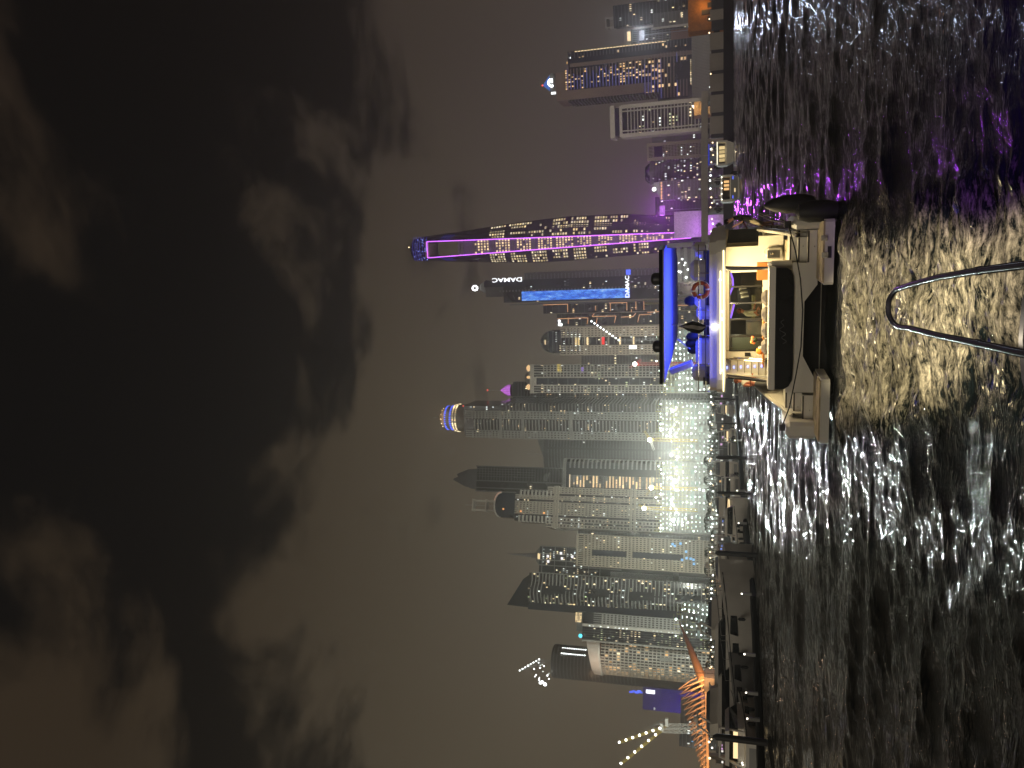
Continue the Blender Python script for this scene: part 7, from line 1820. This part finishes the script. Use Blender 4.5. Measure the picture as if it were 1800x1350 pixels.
J = dict(pelvis=pel, spine=(pel + ch) / 2, chest=ch, neck=nk, skull=hd, shL=ch + Vector((.02, .2, .08)), elL=pel + Vector((.12, .25, .2)), wrL=pel + Vector((.36, .2, .16)), shR=ch + Vector((-.02, -.2, .08)), elR=S(1328, 553, yv - .25), wrR=S(1331, 545, yv - .2),
         hiL=pel + Vector((.04, .1, -.05)), hiR=pel + Vector((0, -.1, -.05)), knL=pel + Vector((.46, .12, -.02)), knR=pel + Vector((.45, -.12, -.02)), anL=pel + Vector((.5, .12, -.46)), anR=pel + Vector((.5, -.12, -.46)))
person('seated passenger in white shirt behind the saloon door glass', J, [skin_red, cl_white, cl_grey], dict(spine=1, chest=1, neck=1, shL=1, shR=1, elL=1, elR=1, hiL=2, hiR=2, knL=2, knR=2, anL=2, anR=2), YA.O, YA.rz, hair_r, f)
yv = 4.9
pel = S(1331, 673, yv); ch = S(1311, 672, yv); nk = S(1302.5, 670, yv); hd = S(1297.5, 669.5, yv); f = Vector((.8, -.6, 0))
J = dict(pelvis=pel, spine=(pel + ch) / 2, chest=ch, neck=nk, skull=hd, shL=ch + Vector((.05, .18, .07)), elL=S(1321, 668, yv + .2), wrL=S(1322, 661, yv + .05), shR=ch + Vector((-.08, -.17, .07)), elR=S(1320, 678, yv - .2), wrR=S(1319, 671, yv - .28),
         hiL=pel + Vector((.03, .1, -.05)), hiR=pel + Vector((-.03, -.1, -.05)), knL=pel + Vector((.1, .1, -.45)), knR=pel + Vector((.02, -.14, -.46)), anL=pel + Vector((.08, .12, -.86)), anR=pel + Vector((0, -.12, -.86)))
person('passenger with auburn hair and cream top standing at port gangway', J, [skin_red, cl_white, cl_grey], dict(spine=1, chest=1, neck=1, shL=1, shR=1, hiL=2, hiR=2, knL=2, knR=2, anL=2, anR=2), YA.O, YA.rz, hair_r, f)

# white louvred building glimpsed under the hardtop
D = 640; xa, xb = at(1200, 490, D).x, at(1200, 434, D).x; w = xb - xa
r_ = thing('louvred_building', 'white stepped louvred building seen between hardtop and flybridge rail', 'building', ((xa + xb) / 2, D + 15, LZ), -math.atan2(xa, D) * .85)
hh = at(1191, 460, D).z - LZ; MB().bx(-w / 2, w / 2, -11, 15, 0, hh).build('wall', midc, r_)
for i in range(8): MB().extr([(-w / 2 - 1, -12, 2 + i * 5.2), (w / 2 + 1, -12, 1 + i * 5.6), (w / 2 + 1, -12, 3.4 + i * 5.6), (-w / 2 - 1, -12, 5.6 + i * 5.2)], (0, 2, 0)).build('louvre', greyc, r_)
q = MB(); rnd = random.Random(6)
for i in range(30): q.ball((rnd.uniform(-w * .45, w * .2), -12.4, rnd.uniform(3, hh)), rnd.uniform(.4, .8), 4)
tag(q.build('wall_lamp', lamp_white, r_), kind='stuff')

# ------------------------------------------------------------------ the viewer's own boat: bow loop rail and stem
own = thing('bow_rail', 'dark steel bow loop of our own boat reaching out over the wake', 'rail', (0, 0, 0))
zr = 2.12
edge = [(1830, 626), (1800, 621.5), (1720, 604), (1650, 590), (1600, 577)] 
arc = [(1587 - 26 * sin(a), 541 + 35 * cos(a)) for a in [pi * k / 14 for k in range(1, 14)]]
edge2 = [(1600, 501), (1650, 487.5), (1720, 476), (1800, 466), (1830, 462)]
pts = [onz(a, b, zr) for a, b in edge + arc + edge2]
dk_steel = M('dark_chrome', (.002, .002, .003), .14, spec=.025, var=.05)
MB().tube([pts[0] + Vector((-.1, -2.0, -.02))] + pts + [pts[-1] + Vector((.1, -2.0, -.02))], .0195, 14).build('loop', dk_steel, own, smooth=True)
for s, i in ((1, 2), (1, -3)): 
    MB().lathe([(.0225, -.03), (.0225, .03)], 12, (0, 0, 0)).build('sleeve', dk_steel, own, smooth=True).matrix_world = Matrix.Translation(pts[i]) @ (pts[i + 1] - pts[i - 1]).to_track_quat('Z', 'Y').to_matrix().to_4x4()
ob = thing('small_boat', 'dark bow of our own boat just entering the frame', 'boat', (0, 0, 0))
zz = 1.62; cx_ = onz(1790, 600, zz)
nose = [(cx_.x + 1.5 * sin(a), cx_.y - 4.5 * (1 - cos(a)), zz) for a in [(-1.2 + 2.4 * k / 16) for k in range(17)]]
nose = [Vector(p) for p in nose]
hl = MB(); hl.loft([[Vector((p.x, p.y, zz)) for p in nose], [Vector((cx_.x + (p.x - cx_.x) * .97, p.y - .03, zz - .06)) for p in nose], [Vector((cx_.x + (p.x - cx_.x) * .6, p.y - .8, .1)) for p in nose], [Vector((cx_.x + (p.x - cx_.x) * .3, p.y - 1.4, -.5)) for p in nose]], closed=False)
hl.build('hull', M('own_hull', (.008, .008, .01), .2), ob, smooth=True, fix=True)
MB().extr([p + Vector((0, -.02, -.015)) for p in nose], (0, 0, -.03)).build('deck', M('own_deck', (.012, .012, .014), .4), ob)
lamp('bow_floodlight', 'SPOT', (.3, -4.5, 6.2), BOW_POWER * 1.3, (1, .85, .54), .10, target=(1.1, 16.4, 0), spot=12.5, blend=.55)
lamp('bow_floodlight', 'SPOT', (.1, -4.5, 6.2), BOW_POWER * .7, (1, .84, .62), .10, target=(.62, 10.2, 0), spot=11.5, blend=.5)
lamp('violet_side_light', 'SPOT', (3.4, 1.0, 2.4), 9000, (.34, .04, 1), .2, target=(3.9, 8.2, 0), spot=30, blend=1.0)
build_water()
# ------------------------------------------------------------------ night haze over the marina
hz = bpy.data.materials.new('night_haze'); hz.use_nodes = True; _n = hz.node_tree.nodes; _n.clear()
_v = _n.new('ShaderNodeVolumePrincipled'); _v.inputs['Color'].default_value = (.95, .88, .78, 1); _v.inputs['Density'].default_value = HAZE_D; _v.inputs['Anisotropy'].default_value = .75
_o = _n.new('ShaderNodeOutputMaterial'); hz.node_tree.links.new(_v.outputs[0], _o.inputs['Volume'])
if HAZE_D > 0:
    tag(MB().bx(-1700, 1700, -30, 2700, -4, 420).build('haze', hz), kind='stuff')
